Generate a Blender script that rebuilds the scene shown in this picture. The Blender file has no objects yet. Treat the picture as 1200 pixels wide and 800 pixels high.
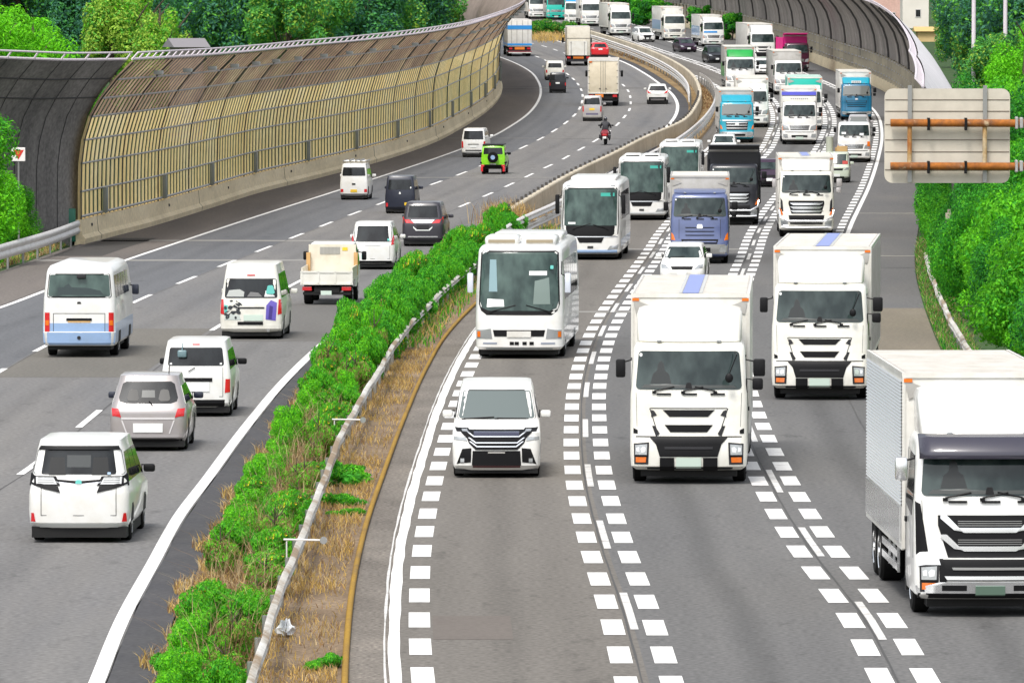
import bpy, bmesh, math, random
from mathutils import Vector, Matrix
random.seed(7)
S = bpy.context.scene
COL = S.collection
R = math.radians
# ------------------------------------------------------------------ view / ground
F, CX, CY, YH, HC = 8600.0, 600.0, 400.0, 14.0, 9.8
TH = math.atan((CY - YH) / F)
CT, ST = math.cos(TH), math.sin(TH)

def gz(Y):
    if Y < 330: return 0.0
    if Y < 520: return .0165 / 380 * (Y - 330) ** 2
    return .0165 * 95 + .0165 * (Y - 520)

def y_of(Y, z=0.0):
    dz = gz(Y) + z - HC
    return CY - F * (Y * ST + dz * CT) / (Y * CT - dz * ST)

def depth(Y, z=0.0):
    return Y * CT - (gz(Y) + z - HC) * ST

def Y_of(y):
    lo, hi = 20.0, 1500.0
    for _ in range(60):
        m = (lo + hi) / 2
        if y_of(m) > y: lo = m
        else: hi = m
    return lo

def ground(x, y):
    Y = Y_of(y)
    return Vector(((x - CX) / F * depth(Y), Y, gz(Y)))

def at_depth(x, y, Y):
    """a point at distance Y in the direction of a place in the photo"""
    up = (CY - y) / F
    k = Y / (CT + up * ST)
    return Vector(((x - CX) / F * k, Y, HC + k * (-ST + up * CT)))

class Line:
    def __init__(s, pts):
        s.p = sorted(((y, x) for x, y in pts))
        p = s.p; n = len(p)
        d = [(p[i+1][1]-p[i][1])/(p[i+1][0]-p[i][0]) for i in range(n-1)]
        s.m = [d[0]] + [(d[i-1]*(p[i+1][0]-p[i][0])+d[i]*(p[i][0]-p[i-1][0]))/(p[i+1][0]-p[i-1][0]) for i in range(1, n-1)] + [d[-1]]
    def px(s, y):
        p = s.p
        if y <= p[0][0]: return p[0][1] + s.m[0]*(y-p[0][0])
        if y >= p[-1][0]: return p[-1][1] + s.m[-1]*(y-p[-1][0])
        for i in range(len(p)-1):
            if y <= p[i+1][0]:
                h = p[i+1][0]-p[i][0]; t = (y-p[i][0])/h
                a, b = p[i][1], p[i+1][1]; m0, m1 = s.m[i]*h, s.m[i+1]*h
                return (2*t**3-3*t*t+1)*a+(t**3-2*t*t+t)*m0+(-2*t**3+3*t*t)*b+(t**3-t*t)*m1
    def X(s, Y):
        return (s.px(y_of(Y)) - CX) / F * depth(Y)
    def P(s, Y, off=0.0, z=0.0):
        return Vector((s.X(Y) + off, Y, gz(Y) + z))
    def slope(s, Y, d=6.0):
        return (s.X(Y+d) - s.X(Y-d)) / (2*d)

L1 = Line([(-60,379),(0,360.5),(55,340),(143,306.5),(217,281.5),(300,254),(397,223),(440,209),(480,196),(540,175),(577,160),(600,147),(616,136),(628,123),(633.5,110),(631,96),(620,83),(600,72.5),(580,65),(555,57)])
LA = Line([(2,434),(48,408),(98,384),(173,347),(225.5,325.5),(275.5,305),(320,287.5),(363,270.5),(401,255.5),(437,242),(504,217),(529,208),(602.5,177.5),(633,163),(647.5,154.5),(659,147),(668.5,139.5),(676,132),(682,120),(682,108),(675,96),(665,87),(650,77),(635,69),(610,60)])
LB = Line([(-40,595),(33,549.5),(104,491),(172,437),(250,386),(348,331),(467,273),(534,244.5),(589,220.5),(636,198),(656,188.5),(674,178.5),(700,163.5),(722.5,147),(730.5,138.5),(736.5,131),(739,118),(735,105),(727,97),(715,88.5),(690,74),(660,62),(634,53.5),(610,48)])
L2 = Line([(113,800),(146,720),(178,662),(213,600),(242,562),(275,517),(300,485),(325,455),(352,427),(405,381),(498,322),(575,273),(628,244),(680,218),(717,198),(748,178),(766,163),(785,145),(793,132),(793.5,121),(787,110),(775,100),(755,86),(727,71.5),(700,62.5),(660,50),(625,42),(600,37)])
LBAR = Line([(-80,343),(0,320),(99,286),(175,266),(250,243),(300,227),(380,207),(450,188),(512,166),(540,151),(564,136),(581,121),(588,108),(585,95),(570,83),(545,71),(510,58.5),(470,51)])
L3 = Line([(466,830),(462,750),(463,710),(468,650),(480,590),(497,530),(517,470),(540,420),(560,388),(600,345),(630,315),(669,275),(707,240),(750,214),(796,194),(826,177),(841,160),(851,145),(855,132),(853,120),(843,107),(830,98),(812,90),(790,82),(762,73),(730,63),(700,53),(672,44),(640,34),(605,25)])
LC = Line([(761,800),(737,715),(707,626),(690,556),(686,498),(687.5,455),(694.5,419),(706,387),(721,360),(737,337),(753,315),(769,292),(780,274),(808,243),(845,216),(875,196),(896,177),(906,158),(911,142),(909,128),(902,117),(880,101),(850,87),(820,75),(790,65),(762,55.5),(735,46),(690,33),(650,24)])
LD = Line([(1060,797),(1020,725),(951,636),(907,563),(878,500),(861,440),(857,400),(860,355),(868,325),(878,300),(887,275),(900,252),(910,238),(928,215),(943,197),(958,180),(967,163),(972,148),(971,134),(963,119),(945,105),(915,90),(880,77),(840,64),(795,51),(750,39),(700,27)])
LE = Line([(1360,797),(1300,725),(1197,636),(1124,563),(1071,500),(1029,430),(1011,400),(990,360),(983,335),(984,310),(990,284),(998,262),(1007,243),(1017,222),(1025,200),(1030.5,180),(1033.5,163),(1033,150),(1030,138),(1021,126),(1005,114.5),(983,103),(962,93.5),(930,81),(890,68),(850,56),(800,43),(755,32)])
LSH = Line([(1440,740),(1290,620),(1195,530),(1132,460),(1105,415),(1090,380),(1079,347),(1073,322),(1072,300),(1075,275),(1080,245),(1086,220),(1090,195),(1089,170),(1082,148),(1066,125),(1045,109),(1024,99),(981,83),(949,71),(905,57),(860,45),(800,32)])
LYEL = Line([(403,830),(406,760),(414,685),(431,610),(450,555),(475,488),(500,432),(522,395),(548,366),(590,330)])
LG = Line([(296,840),(318,765),(345,690),(367,632),(402,538),(441,467),(470,418),(500,383),(530,352),(562,326),(605,288),(650,265),(700,235),(755,204),(795,181),(818,162),(832,145),(838,131),(837,117),(825,103),(805,93),(775,81)])
LM = Line([(560,292),(600,266),(675,219),(720,196),(757,176),(800,156),(815,138),(820,124),(818,111),(809,97),(788,82),(751,65),(722,55),(693,46),(660,38),(635,31)])
LGL = Line([(640,40),(670,47),(692,53),(725,64),(750,74),(778,88),(796,101),(806,114),(808,126)])
LWR = Line([(1118,360),(1132,315),(1136,278),(1128,240),(1117,206),(1103,174),(1082,141),(1045,110),(1024,99.5),(981,83.5),(949,71),(905,56.5),(860,44),(800,31),(740,20),(690,12)])

# ------------------------------------------------------------------ materials
MATS = {}
def nt_of(name):
    m = bpy.data.materials.new(name); m.use_nodes = True
    return m, m.node_tree, m.node_tree.nodes['Principled BSDF']

def mat(name, c, rough=.5, metal=0.0, coat=0.0, spec=.5, ior=1.5, dirt=0.0, emit=None):
    if name in MATS: return MATS[name]
    m, nt, b = nt_of(name)
    b.inputs['Base Color'].default_value = (*c, 1)
    b.inputs['Roughness'].default_value = rough
    b.inputs['Metallic'].default_value = metal
    b.inputs['Coat Weight'].default_value = coat
    b.inputs['Coat Roughness'].default_value = .08
    b.inputs['Specular IOR Level'].default_value = spec
    b.inputs['IOR'].default_value = ior
    if dirt > 0:
        tc = nt.nodes.new('ShaderNodeTexCoord'); n = nt.nodes.new('ShaderNodeTexNoise')
        n.inputs['Scale'].default_value = 2.2; n.inputs['Detail'].default_value = 6; n.inputs['Roughness'].default_value = .65
        nt.links.new(tc.outputs['Object'], n.inputs['Vector'])
        r = nt.nodes.new('ShaderNodeValToRGB'); r.color_ramp.elements[0].position = .42; r.color_ramp.elements[1].position = .72
        r.color_ramp.elements[0].color = (*c, 1)
        k = 1 - dirt
        r.color_ramp.elements[1].color = (c[0]*k, c[1]*k*.98, c[2]*k*.93, 1)
        nt.links.new(n.outputs['Fac'], r.inputs['Fac']); nt.links.new(r.outputs['Color'], b.inputs['Base Color'])
    MATS[name] = m
    return m

def noisy(name, stops, scale=1.0, stretch=(1,1,1), rough=.9, fine=0.0, fine_scale=40, bump=0.0, detail=8, spec=.3, lane=0.0):
    """world-scale noise between colours, plus a fine speckle"""
    if name in MATS: return MATS[name]
    m, nt, b = nt_of(name); N = nt.nodes; K = nt.links
    b.inputs['Roughness'].default_value = rough; b.inputs['Specular IOR Level'].default_value = spec
    tc = N.new('ShaderNodeTexCoord'); mp = N.new('ShaderNodeMapping'); mp.inputs['Scale'].default_value = stretch
    K.new(tc.outputs['Object'], mp.inputs['Vector'])
    n = N.new('ShaderNodeTexNoise'); n.inputs['Scale'].default_value = scale; n.inputs['Detail'].default_value = detail; n.inputs['Roughness'].default_value = .6
    K.new(mp.outputs['Vector'], n.inputs['Vector'])
    r = N.new('ShaderNodeValToRGB')
    e = r.color_ramp.elements
    while len(e) < len(stops): e.new(.5)
    for el, (p, c) in zip(e, stops): el.position = p; el.color = (*c, 1)
    K.new(n.outputs['Fac'], r.inputs['Fac'])
    out = r.outputs['Color']
    if fine > 0:
        n2 = N.new('ShaderNodeTexNoise'); n2.inputs['Scale'].default_value = fine_scale; n2.inputs['Detail'].default_value = 3
        K.new(tc.outputs['Object'], n2.inputs['Vector'])
        mr = N.new('ShaderNodeMapRange'); mr.inputs['From Min'].default_value = .3; mr.inputs['From Max'].default_value = .7
        mr.inputs['To Min'].default_value = 1 - fine; mr.inputs['To Max'].default_value = 1 + fine
        K.new(n2.outputs['Fac'], mr.inputs['Value'])
        mx = N.new('ShaderNodeMix'); mx.data_type = 'RGBA'; mx.blend_type = 'MULTIPLY'; mx.inputs['Factor'].default_value = 1
        K.new(out, mx.inputs['A']); K.new(mr.outputs['Result'], mx.inputs['B']); out = mx.outputs['Result']
        if bump > 0:
            bp = N.new('ShaderNodeBump'); bp.inputs['Strength'].default_value = bump; bp.inputs['Distance'].default_value = .02
            K.new(n2.outputs['Fac'], bp.inputs['Height']); K.new(bp.outputs['Normal'], b.inputs['Normal'])
    if lane > 0:
        # oil drips darken the middle of a lane, tyres polish two tracks
        uv = N.new('ShaderNodeUVMap'); sx = N.new('ShaderNodeSeparateXYZ'); K.new(uv.outputs['UV'], sx.inputs['Vector'])
        wob = N.new('ShaderNodeTexNoise'); wob.inputs['Scale'].default_value = .06; wob.inputs['Detail'].default_value = 4; K.new(tc.outputs['Object'], wob.inputs['Vector'])
        ad = N.new('ShaderNodeMath'); ad.operation = 'MULTIPLY_ADD'; ad.inputs[1].default_value = .16; K.new(wob.outputs['Fac'], ad.inputs[0]); K.new(sx.outputs['X'], ad.inputs[2])
        cr = N.new('ShaderNodeValToRGB'); e = cr.color_ramp.elements
        vals = [(.0,1.0),(.18,1.03),(.30,.97),(.42,1.0),(.56,1-lane),(.68,1.0),(.82,.96),(.94,1.03),(1,1.0)]
        while len(e) < len(vals): e.new(.5)
        for el, (p, v) in zip(e, vals): el.position = p; el.color = (v/1.1, v/1.1, v/1.1, 1)
        cr.color_ramp.interpolation = 'EASE'
        K.new(ad.outputs[0], cr.inputs['Fac'])
        sc = N.new('ShaderNodeMix'); sc.data_type = 'RGBA'; sc.blend_type = 'MULTIPLY'; sc.inputs['Factor'].default_value = 1
        K.new(out, sc.inputs['A']); K.new(cr.outputs['Color'], sc.inputs['B']); out = sc.outputs['Result']
        # scattered oil spots and patchy wear
        sn = N.new('ShaderNodeTexNoise'); sn.inputs['Scale'].default_value = .9; sn.inputs['Detail'].default_value = 5; sn.inputs['Roughness'].default_value = .7
        mp2 = N.new('ShaderNodeMapping'); mp2.inputs['Scale'].default_value = (1.5, .45, 1); K.new(tc.outputs['Object'], mp2.inputs['Vector']); K.new(mp2.outputs['Vector'], sn.inputs['Vector'])
        sr = N.new('ShaderNodeValToRGB'); e = sr.color_ramp.elements; e[0].position = .30; e[0].color = (.70,.70,.70,1); e[1].position = .42; e[1].color = (1,1,1,1)
        q = e.new(.72); q.color = (1,1,1,1); q = e.new(.80); q.color = (.84,.83,.82,1)
        K.new(sn.outputs['Fac'], sr.inputs['Fac'])
        s2 = N.new('ShaderNodeMix'); s2.data_type = 'RGBA'; s2.blend_type = 'MULTIPLY'; s2.inputs['Factor'].default_value = 1
        K.new(out, s2.inputs['A']); K.new(sr.outputs['Color'], s2.inputs['B']); out = s2.outputs['Result']
    K.new(out, b.inputs['Base Color'])
    MATS[name] = m
    return m

def leafmat(name, c, var=.35, trans=.42):
    if name in MATS: return MATS[name]
    m, nt, b = nt_of(name); N = nt.nodes; K = nt.links
    b.inputs['Roughness'].default_value = .6; b.inputs['Specular IOR Level'].default_value = .25
    g = N.new('ShaderNodeNewGeometry')
    hs = N.new('ShaderNodeMapRange'); hs.inputs['To Min'].default_value = 1 - var; hs.inputs['To Max'].default_value = 1 + var
    K.new(g.outputs['Random Per Island'], hs.inputs['Value'])
    mx = N.new('ShaderNodeMix'); mx.data_type = 'RGBA'; mx.blend_type = 'MULTIPLY'; mx.inputs['Factor'].default_value = 1
    mx.inputs['A'].default_value = (*c, 1); K.new(hs.outputs['Result'], mx.inputs['B'])
    K.new(mx.outputs['Result'], b.inputs['Base Color'])
    tr = N.new('ShaderNodeBsdfTranslucent'); K.new(mx.outputs['Result'], tr.inputs['Color'])
    ms = N.new('ShaderNodeMixShader'); ms.inputs['Fac'].default_value = trans
    K.new(b.outputs['BSDF'], ms.inputs[1]); K.new(tr.outputs['BSDF'], ms.inputs[2])
    K.new(ms.outputs['Shader'], N['Material Output'].inputs['Surface'])
    MATS[name] = m
    return m

WHITE = mat('white_paint', (.74,.74,.72), .32, coat=.6, dirt=.10)
CREAM = mat('cream_paint', (.73,.72,.66), .35, coat=.5, dirt=.12)
TANP  = mat('tan_cream_paint', (.66,.62,.52), .4, coat=.3, dirt=.15)
SILVER = mat('silver_paint', (.46,.44,.44), .35, metal=.25, coat=.7, dirt=.08)
PSILV = mat('pinkish_silver_paint', (.36,.335,.335), .35, metal=.35, coat=.7, dirt=.06)
DGREY = mat('dark_grey_paint', (.035,.033,.042), .35, coat=.25)
BLACKP = mat('black_paint', (.012,.013,.018), .35, coat=.25)
NAVY = mat('navy_black_paint', (.012,.016,.032), .35, coat=.25)
PURPLE = mat('dark_purple_paint', (.030,.010,.030), .35, coat=.25)
REDP = mat('red_paint', (.62,.012,.02), .3, coat=.8)
MAGENTA = mat('magenta_paint', (.70,.012,.24), .35, coat=.5, dirt=.1)
LIME = mat('lime_green_paint', (.22,.62,.01), .35, coat=.6)
CYANP = mat('cyan_paint', (.004,.30,.42), .35, coat=.5, dirt=.08)
BLUEP = mat('strong_blue_paint', (.005,.13,.25), .35, coat=.5, dirt=.08)
SKYB = mat('sky_blue_paint', (.02,.25,.62), .4, coat=.4)
LBLUE = mat('pale_blue_paint', (.27,.40,.62), .35, coat=.5, dirt=.08)
STEELB = mat('steel_blue_paint', (.10,.13,.27), .33, metal=.15, coat=.7, dirt=.1)
VIOLET = mat('violet_blue_paint', (.09,.10,.55), .4, coat=.3)
TEAL = mat('teal_paint', (.0,.42,.33), .4, coat=.4)
GREENP = mat('signal_green_paint', (.0,.30,.04), .4, coat=.3, dirt=.2)
BOXW = mat('white_box_panel', (.68,.67,.63), .45, coat=.2, dirt=.16)
BOXG = mat('grey_box_panel', (.42,.41,.39), .5, dirt=.2)
BOXT = mat('beige_box_panel', (.68,.61,.47), .5, dirt=.15)
ALU = mat('ribbed_aluminium', (.66,.67,.68), .26, metal=.8)
ROOFG = mat('box_roof_panel', (.50,.47,.43), .6, dirt=.25)
STRIPE = mat('blue_roof_stripe', (.22,.27,.52), .6)
CHROME = mat('chrome', (.88,.89,.90), .22, metal=.92)
STEEL = mat('dull_steel', (.34,.34,.33), .45, metal=.7)
BLACK = mat('black_plastic', (.004,.004,.005), .55, spec=.25)
DARKG = mat('dark_grey_plastic', (.025,.025,.028), .55, spec=.3)
CHASS = mat('chassis_black', (.004,.004,.004), .8)
RUB = mat('tyre_rubber', (.006,.006,.006), .9, spec=.2)
RIM = mat('wheel_rim', (.33,.33,.33), .4, metal=.6)
def glassmat(name, c0, c1):
    m = mat(name, c0, .05, ior=1.5, spec=.45); nt = m.node_tree; N = nt.nodes; K = nt.links; b = N['Principled BSDF']
    tc = N.new('ShaderNodeTexCoord'); mp = N.new('ShaderNodeMapping'); mp.inputs['Scale'].default_value = (1.5, .2, .9); K.new(tc.outputs['Object'], mp.inputs['Vector'])
    n = N.new('ShaderNodeTexNoise'); n.inputs['Scale'].default_value = 1.3; n.inputs['Detail'].default_value = 3; K.new(mp.outputs['Vector'], n.inputs['Vector'])
    r = N.new('ShaderNodeValToRGB'); r.color_ramp.elements[0].position = .36; r.color_ramp.elements[1].position = .66
    r.color_ramp.elements[0].color = (*c0, 1); r.color_ramp.elements[1].color = (*c1, 1)  # two noise tones paint soft reflections into the glass colour
    K.new(n.outputs['Fac'], r.inputs['Fac']); K.new(r.outputs['Color'], b.inputs['Base Color'])
    return m
GLASS = glassmat('windscreen_glass', (.012,.022,.022), (.050,.070,.067))
GLASST = glassmat('teal_windscreen_glass', (.018,.036,.032), (.075,.12,.105))
GLASSD = glassmat('dark_window_glass', (.004,.005,.006), (.022,.026,.028))
GLASSL = mat('light_windscreen_glass', (.16,.17,.16), .08, ior=1.7, spec=.6)
LENS = mat('clear_lamp_lens', (.40,.42,.43), .12, metal=.4, coat=1)
SPOT = mat('lamp_reflector', (.80,.82,.84), .1, metal=.5, coat=1)
AMBER = mat('amber_lamp_lens', (.72,.16,.01), .2, coat=1)
REDL = mat('red_lamp_lens', (.55,.012,.018), .2, coat=1)
PLATEW = mat('white_plate', (.76,.78,.76), .5)
PLATEY = mat('yellow_plate', (.76,.50,.03), .5)
PLATEG = mat('green_plate', (.55,.66,.58), .5)
PAPER = mat('white_paper', (.78,.79,.78), .7)
VIOLETG = mat('violet_graphic', (.12,.09,.42), .5)
TEALG = mat('teal_graphic', (.10,.45,.40), .5)
CARD = mat('cardboard', (.42,.27,.11), .8)
SKIN = mat('skin', (.45,.27,.19), .6)
JACKET = mat('dark_jacket', (.02,.02,.026), .7)

# ------------------------------------------------------------------ mesh helpers
def link(o, parent=None):
    COL.objects.link(o)
    if parent is not None: o.parent = parent
    return o

def smooth(me, ang=38):
    for p in me.polygons: p.use_smooth = True
    me.set_sharp_from_angle(angle=R(ang))

def mesh_obj(name, verts, faces, m, parent=None, sm=None):
    me = bpy.data.meshes.new(name); me.from_pydata(verts, [], faces); me.update()
    for mm in (m if isinstance(m, (list, tuple)) else [m]): me.materials.append(mm)
    if sm: smooth(me, sm)
    return link(bpy.data.objects.new(name, me), parent)

class MB:
    """collects shapes into one mesh"""
    def __init__(s): s.v = []; s.f = []; s.mi = []; s.cur = 0
    def add(s, vs, fs):
        b = len(s.v); s.v += [tuple(v) for v in vs]
        s.f += [tuple(i + b for i in f) for f in fs]; s.mi += [s.cur] * len(fs)
        return s
    def box(s, x0, x1, y0, y1, z0, z1):
        return s.add([(x0,y0,z0),(x1,y0,z0),(x1,y1,z0),(x0,y1,z0),(x0,y0,z1),(x1,y0,z1),(x1,y1,z1),(x0,y1,z1)],
                     [(0,3,2,1),(4,5,6,7),(0,1,5,4),(1,2,6,5),(2,3,7,6),(3,0,4,7)])
    def rbox(s, x0, x1, y0, y1, z0, z1, b=.02, seg=2):
        bm = bmesh.new(); bmesh.ops.create_cube(bm, size=1)
        for v in bm.verts:
            v.co = ((x0+x1)/2+v.co.x*(x1-x0), (y0+y1)/2+v.co.y*(y1-y0), (z0+z1)/2+v.co.z*(z1-z0))
        b = min(b, .45*min(x1-x0, y1-y0, z1-z0))
        bmesh.ops.bevel(bm, geom=bm.edges[:], offset=b, segments=seg, affect='EDGES', profile=.5)
        bm.verts.index_update()
        s.add([v.co[:] for v in bm.verts], [[v.index for v in f.verts] for f in bm.faces]); bm.free()
        return s
    def tube(s, pts, r, n=8, cap=True):
        pts = [Vector(p) for p in pts]; rs = r if isinstance(r, (list, tuple)) else [r]*len(pts)
        vs = []; fs = []
        for i, p in enumerate(pts):
            d = (pts[min(i+1, len(pts)-1)] - pts[max(i-1, 0)]).normalized()
            a = d.cross(Vector((0,0,1)) if abs(d.z) < .9 else Vector((1,0,0))).normalized(); c = d.cross(a)
            for k in range(n):
                t = 2*math.pi*k/n
                vs.append(p + (a*math.cos(t) + c*math.sin(t))*rs[i])
        for i in range(len(pts)-1):
            for k in range(n):
                k2 = (k+1) % n
                fs.append((i*n+k, i*n+k2, (i+1)*n+k2, (i+1)*n+k))
        if cap:
            fs.append(tuple(range(n))[::-1]); fs.append(tuple((len(pts)-1)*n+k for k in range(n)))
        return s.add(vs, fs)
    def lathe_x(s, prof, c, n=24):
        """prof of (x, radius) round the x axis at c"""
        vs = []; fs = []
        for (x, r) in prof:
            for k in range(n):
                t = 2*math.pi*k/n
                vs.append((c[0]+x, c[1]+r*math.cos(t), c[2]+r*math.sin(t)))
        for i in range(len(prof)-1):
            for k in range(n):
                k2 = (k+1) % n
                fs.append((i*n+k, (i+1)*n+k, (i+1)*n+k2, i*n+k2))
        fs.append(tuple(range(n))); fs.append(tuple((len(prof)-1)*n+k for k in range(n))[::-1])
        return s.add(vs, fs)
    def ball(s, c, r, n=12, m=8):
        rx, ry, rz = r if isinstance(r, (tuple, list)) else (r, r, r)
        vs = []; fs = []
        for i in range(m+1):
            ph = math.pi*i/m
            for k in range(n):
                t = 2*math.pi*k/n
                vs.append((c[0]+rx*math.sin(ph)*math.cos(t), c[1]+ry*math.sin(ph)*math.sin(t), c[2]+rz*math.cos(ph)))
        for i in range(m):
            for k in range(n):
                k2 = (k+1) % n
                fs.append((i*n+k, (i+1)*n+k, (i+1)*n+k2, i*n+k2))
        return s.add(vs, fs)
    def build(s, name, m, parent=None, sm=None):
        me = bpy.data.meshes.new(name); me.from_pydata(s.v, [], s.f)
        for mm in (m if isinstance(m, (list, tuple)) else [m]): me.materials.append(mm)
        for p, i in zip(me.polygons, s.mi): p.material_index = i
        if sm: smooth(me, sm)
        me.validate(); me.update()
        return link(bpy.data.objects.new(name, me), parent)

def tag(o, label=None, cat=None, group=None, kind=None):
    if label: o['label'] = label
    if cat: o['category'] = cat
    if group: o['group'] = group
    if kind: o['kind'] = kind
    return o

def empty(name, loc, rz=0.0, label=None, cat=None, group=None):
    o = bpy.data.objects.new(name, None); o.empty_display_size = .2
    COL.objects.link(o); o.location = loc; o.rotation_euler = (0, 0, rz)
    return tag(o, label, cat, group)

def children(o): return [c for c in bpy.data.objects if c.parent == o]
def copy_tree(o, parent=None, kids=None):
    c = o.copy(); COL.objects.link(c)
    if parent is not None: c.parent = parent
    for ch in o.children: copy_tree(ch, c)
    return c

# ------------------------------------------------------------------ lofted bodies with panels that follow them
class Body:
    """stack of horizontal slices: (z, y_front, y_rear, half_width, bow_front, bow_rear, corner_radius)"""
    def __init__(s, K):
        s.K = sorted(K, key=lambda k: k[0])
    def at(s, z):
        K = s.K
        if z <= K[0][0]: return K[0]
        if z >= K[-1][0]: return K[-1]
        for a, b in zip(K, K[1:]):
            if z <= b[0]:
                t = (z-a[0])/max(1e-6, b[0]-a[0])
                return tuple(p+(q-p)*t for p, q in zip(a, b))
    @staticmethod
    def drop(x, w, r):
        e = abs(x) - (w - r)
        if e <= 0: return 0.0
        e = min(e, r)
        return r - math.sqrt(max(0, r*r - e*e))
    def yf(s, x, z):
        k = s.at(z); return k[1] - k[4]*(x/k[3])**2 - s.drop(x, k[3], k[6])
    def yr(s, x, z):
        k = s.at(z); return k[2] + k[5]*(x/k[3])**2 + s.drop(x, k[3], k[6])
    def xs(s, w, r):
        a = [-w + r*(1-math.cos(R(q))) for q in (0, 22, 45, 67, 90)]
        mid = [(-w+r)*(1-t)+(w-r)*t for t in (.14,.28,.42,.58,.72,.86)]
        return a + mid + [-x for x in a[::-1]]
    def mesh(s, name, m, parent, sm=38):
        vs = []; fs = []
        for k in s.K:
            X = s.xs(k[3], k[6])
            vs += [(x, s_yf, k[0]) for x in X for s_yf in (k[1]-k[4]*(x/k[3])**2-s.drop(x, k[3], k[6]),)]
            vs += [(x, k[2]+k[5]*(x/k[3])**2+s.drop(x, k[3], k[6]), k[0]) for x in X[::-1]]
        n = len(vs)//len(s.K)
        for i in range(len(s.K)-1):
            for j in range(n):
                j2 = (j+1) % n
                fs.append((i*n+j, (i+1)*n+j, (i+1)*n+j2, i*n+j2))
        fs.append(tuple(range(n))); fs.append(tuple((len(s.K)-1)*n+j for j in range(n))[::-1])
        return mesh_obj(name, vs, fs, m, parent, sm)
    def panel(s, name, m, parent, face, poly, d=.006, nc=9, label=None, dz=.12):
        """a thin panel standing d proud of the body over a polygon; face f/r: (x,z), L/R: (y,z)"""
        zs = sorted(set(round(p[1], 4) for p in poly))
        Z = []
        for a, b in zip(zs, zs[1:]):
            n = max(1, int((b-a)/dz)); Z += [a+(b-a)*i/n for i in range(n)]
        Z.append(zs[-1])
        kz = [k[0] for k in s.K if zs[0] < k[0] < zs[-1]]
        Z = sorted(set([round(z, 4) for z in Z+kz]))
        rows = []
        for z in Z:
            xs = []
            for i in range(len(poly)):
                (xa, za), (xb, zb) = poly[i], poly[(i+1) % len(poly)]
                if abs(za-zb) < 1e-6:
                    if abs(z-za) < 1e-4: xs += [xa, xb]
                elif min(za, zb)-1e-4 <= z <= max(za, zb)+1e-4:
                    xs.append(xa+(xb-xa)*(z-za)/(zb-za))
            if xs: rows.append((z, min(xs), max(xs)))
        def pt(u, z, o):
            if face == 'f': return (u, s.yf(u, z)+o, z)
            if face == 'r': return (u, s.yr(u, z)-o, z)
            w = s.at(z)[3]
            return ((w+o) if face == 'R' else -(w+o), u, z)
        vs = []; fs = []; nr = len(rows)
        for o in (d, -.012):
            for (z, a, b) in rows:
                for j in range(nc): vs.append(pt(a+(b-a)*j/(nc-1), z, o))
        fl = face in ('f', 'L')
        def q(a, b, c, e): fs.append((a, b, c, e) if not fl else (e, c, b, a))
        for i in range(nr-1):
            for j in range(nc-1): q(i*nc+j, i*nc+j+1, (i+1)*nc+j+1, (i+1)*nc+j)
        B = nr*nc
        loop = [j for j in range(nc)] + [i*nc+nc-1 for i in range(1, nr)] + [(nr-1)*nc+j for j in range(nc-2, -1, -1)] + [i*nc for i in range(nr-2, 0, -1)]
        for a, b in zip(loop, loop[1:]+loop[:1]): q(b, a, a+B, b+B)
        o = mesh_obj(name, vs, fs, m, parent, 30)
        if label: o['label'] = label
        return o
    def pair(s, name, m, parent, face, poly, **kw):
        if face == 's':
            return [s.panel(name, m, parent, 'L', poly, **kw), s.panel(name, m, parent, 'R', poly, **kw)]
        return [s.panel(name, m, parent, face, poly, **kw), s.panel(name, m, parent, face, [(-x, z) for x, z in poly], **kw)]

def rr(xb, xt, zb, zt, r=.05):
    """rounded symmetric trapezoid"""
    P = []
    def hw(z): return xb+(xt-xb)*(z-zb)/(zt-zb)
    for a in (0, 30, 60, 90):
        z = zb + r*(1-math.sin(R(a))); P.append((hw(zb)-r*(1-math.cos(R(90-a))), zb+r*(1-math.cos(R(a)))))
    for a in (0, 30, 60, 90):
        P.append((hw(zt)-r*(1-math.cos(R(a))), zt-r*(1-math.sin(R(a)))))
    return P + [(-x, z) for x, z in P[::-1]]

def quad(x0, x1, z0, z1): return [(x0,z0),(x1,z0),(x1,z1),(x0,z1)]

def wheel(parent, x, y, r, w, side, dual=False, rim=RIM):
    b = MB(); h = w/2
    b.lathe_x([(-h, r*.55), (-h, r*.9), (-h*.75, r), (h*.75, r), (h, r*.9), (h, r*.55)], (x, y, r), 26)
    t = b.build('wheel', RUB, parent, 35)
    c = MB(); o = x + side*h
    c.lathe_x([(-.05*side, r*.58), (.012*side, r*.58), (-.03*side, r*.46), (-.05*side, r*.2), (.02*side, r*.16), (.02*side, .01)], (o, y, r), 22)
    c.build('rim', rim, t, 35)
    return t

def place(o, x, y, line, front, extra=0.0, scale=1.0):
    g = ground(x, y); o.location = g
    sl = line.slope(g.y, 8)
    rz = -math.atan(sl) + R(extra)
    pitch = math.atan((gz(g.y+4)-gz(g.y-4))/8)
    if front:
        o.rotation_euler = (-pitch, 0, rz + math.pi)
    else:
        o.rotation_euler = (pitch, 0, rz)
    o.scale = (scale,)*3
# ------------------------------------------------------------------ trucks
def mirror(parent, x, y, z, w=.17, d=.1, h=.34, m=None, arm_to=None, name='wing_mirror'):
    b = MB(); b.rbox(x-w/2, x+w/2, y-d/2, y+d/2, z-h/2, z+h/2, .04)
    o = b.build(name, m or BLACK, parent, 40)
    if arm_to:
        a = MB(); a.tube([(x, y, z+h*.3), (arm_to[0], y-.05, z+h*.45), arm_to], .018, 6)
        a.build('mirror_arm', BLACK, o)
    return o

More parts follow.
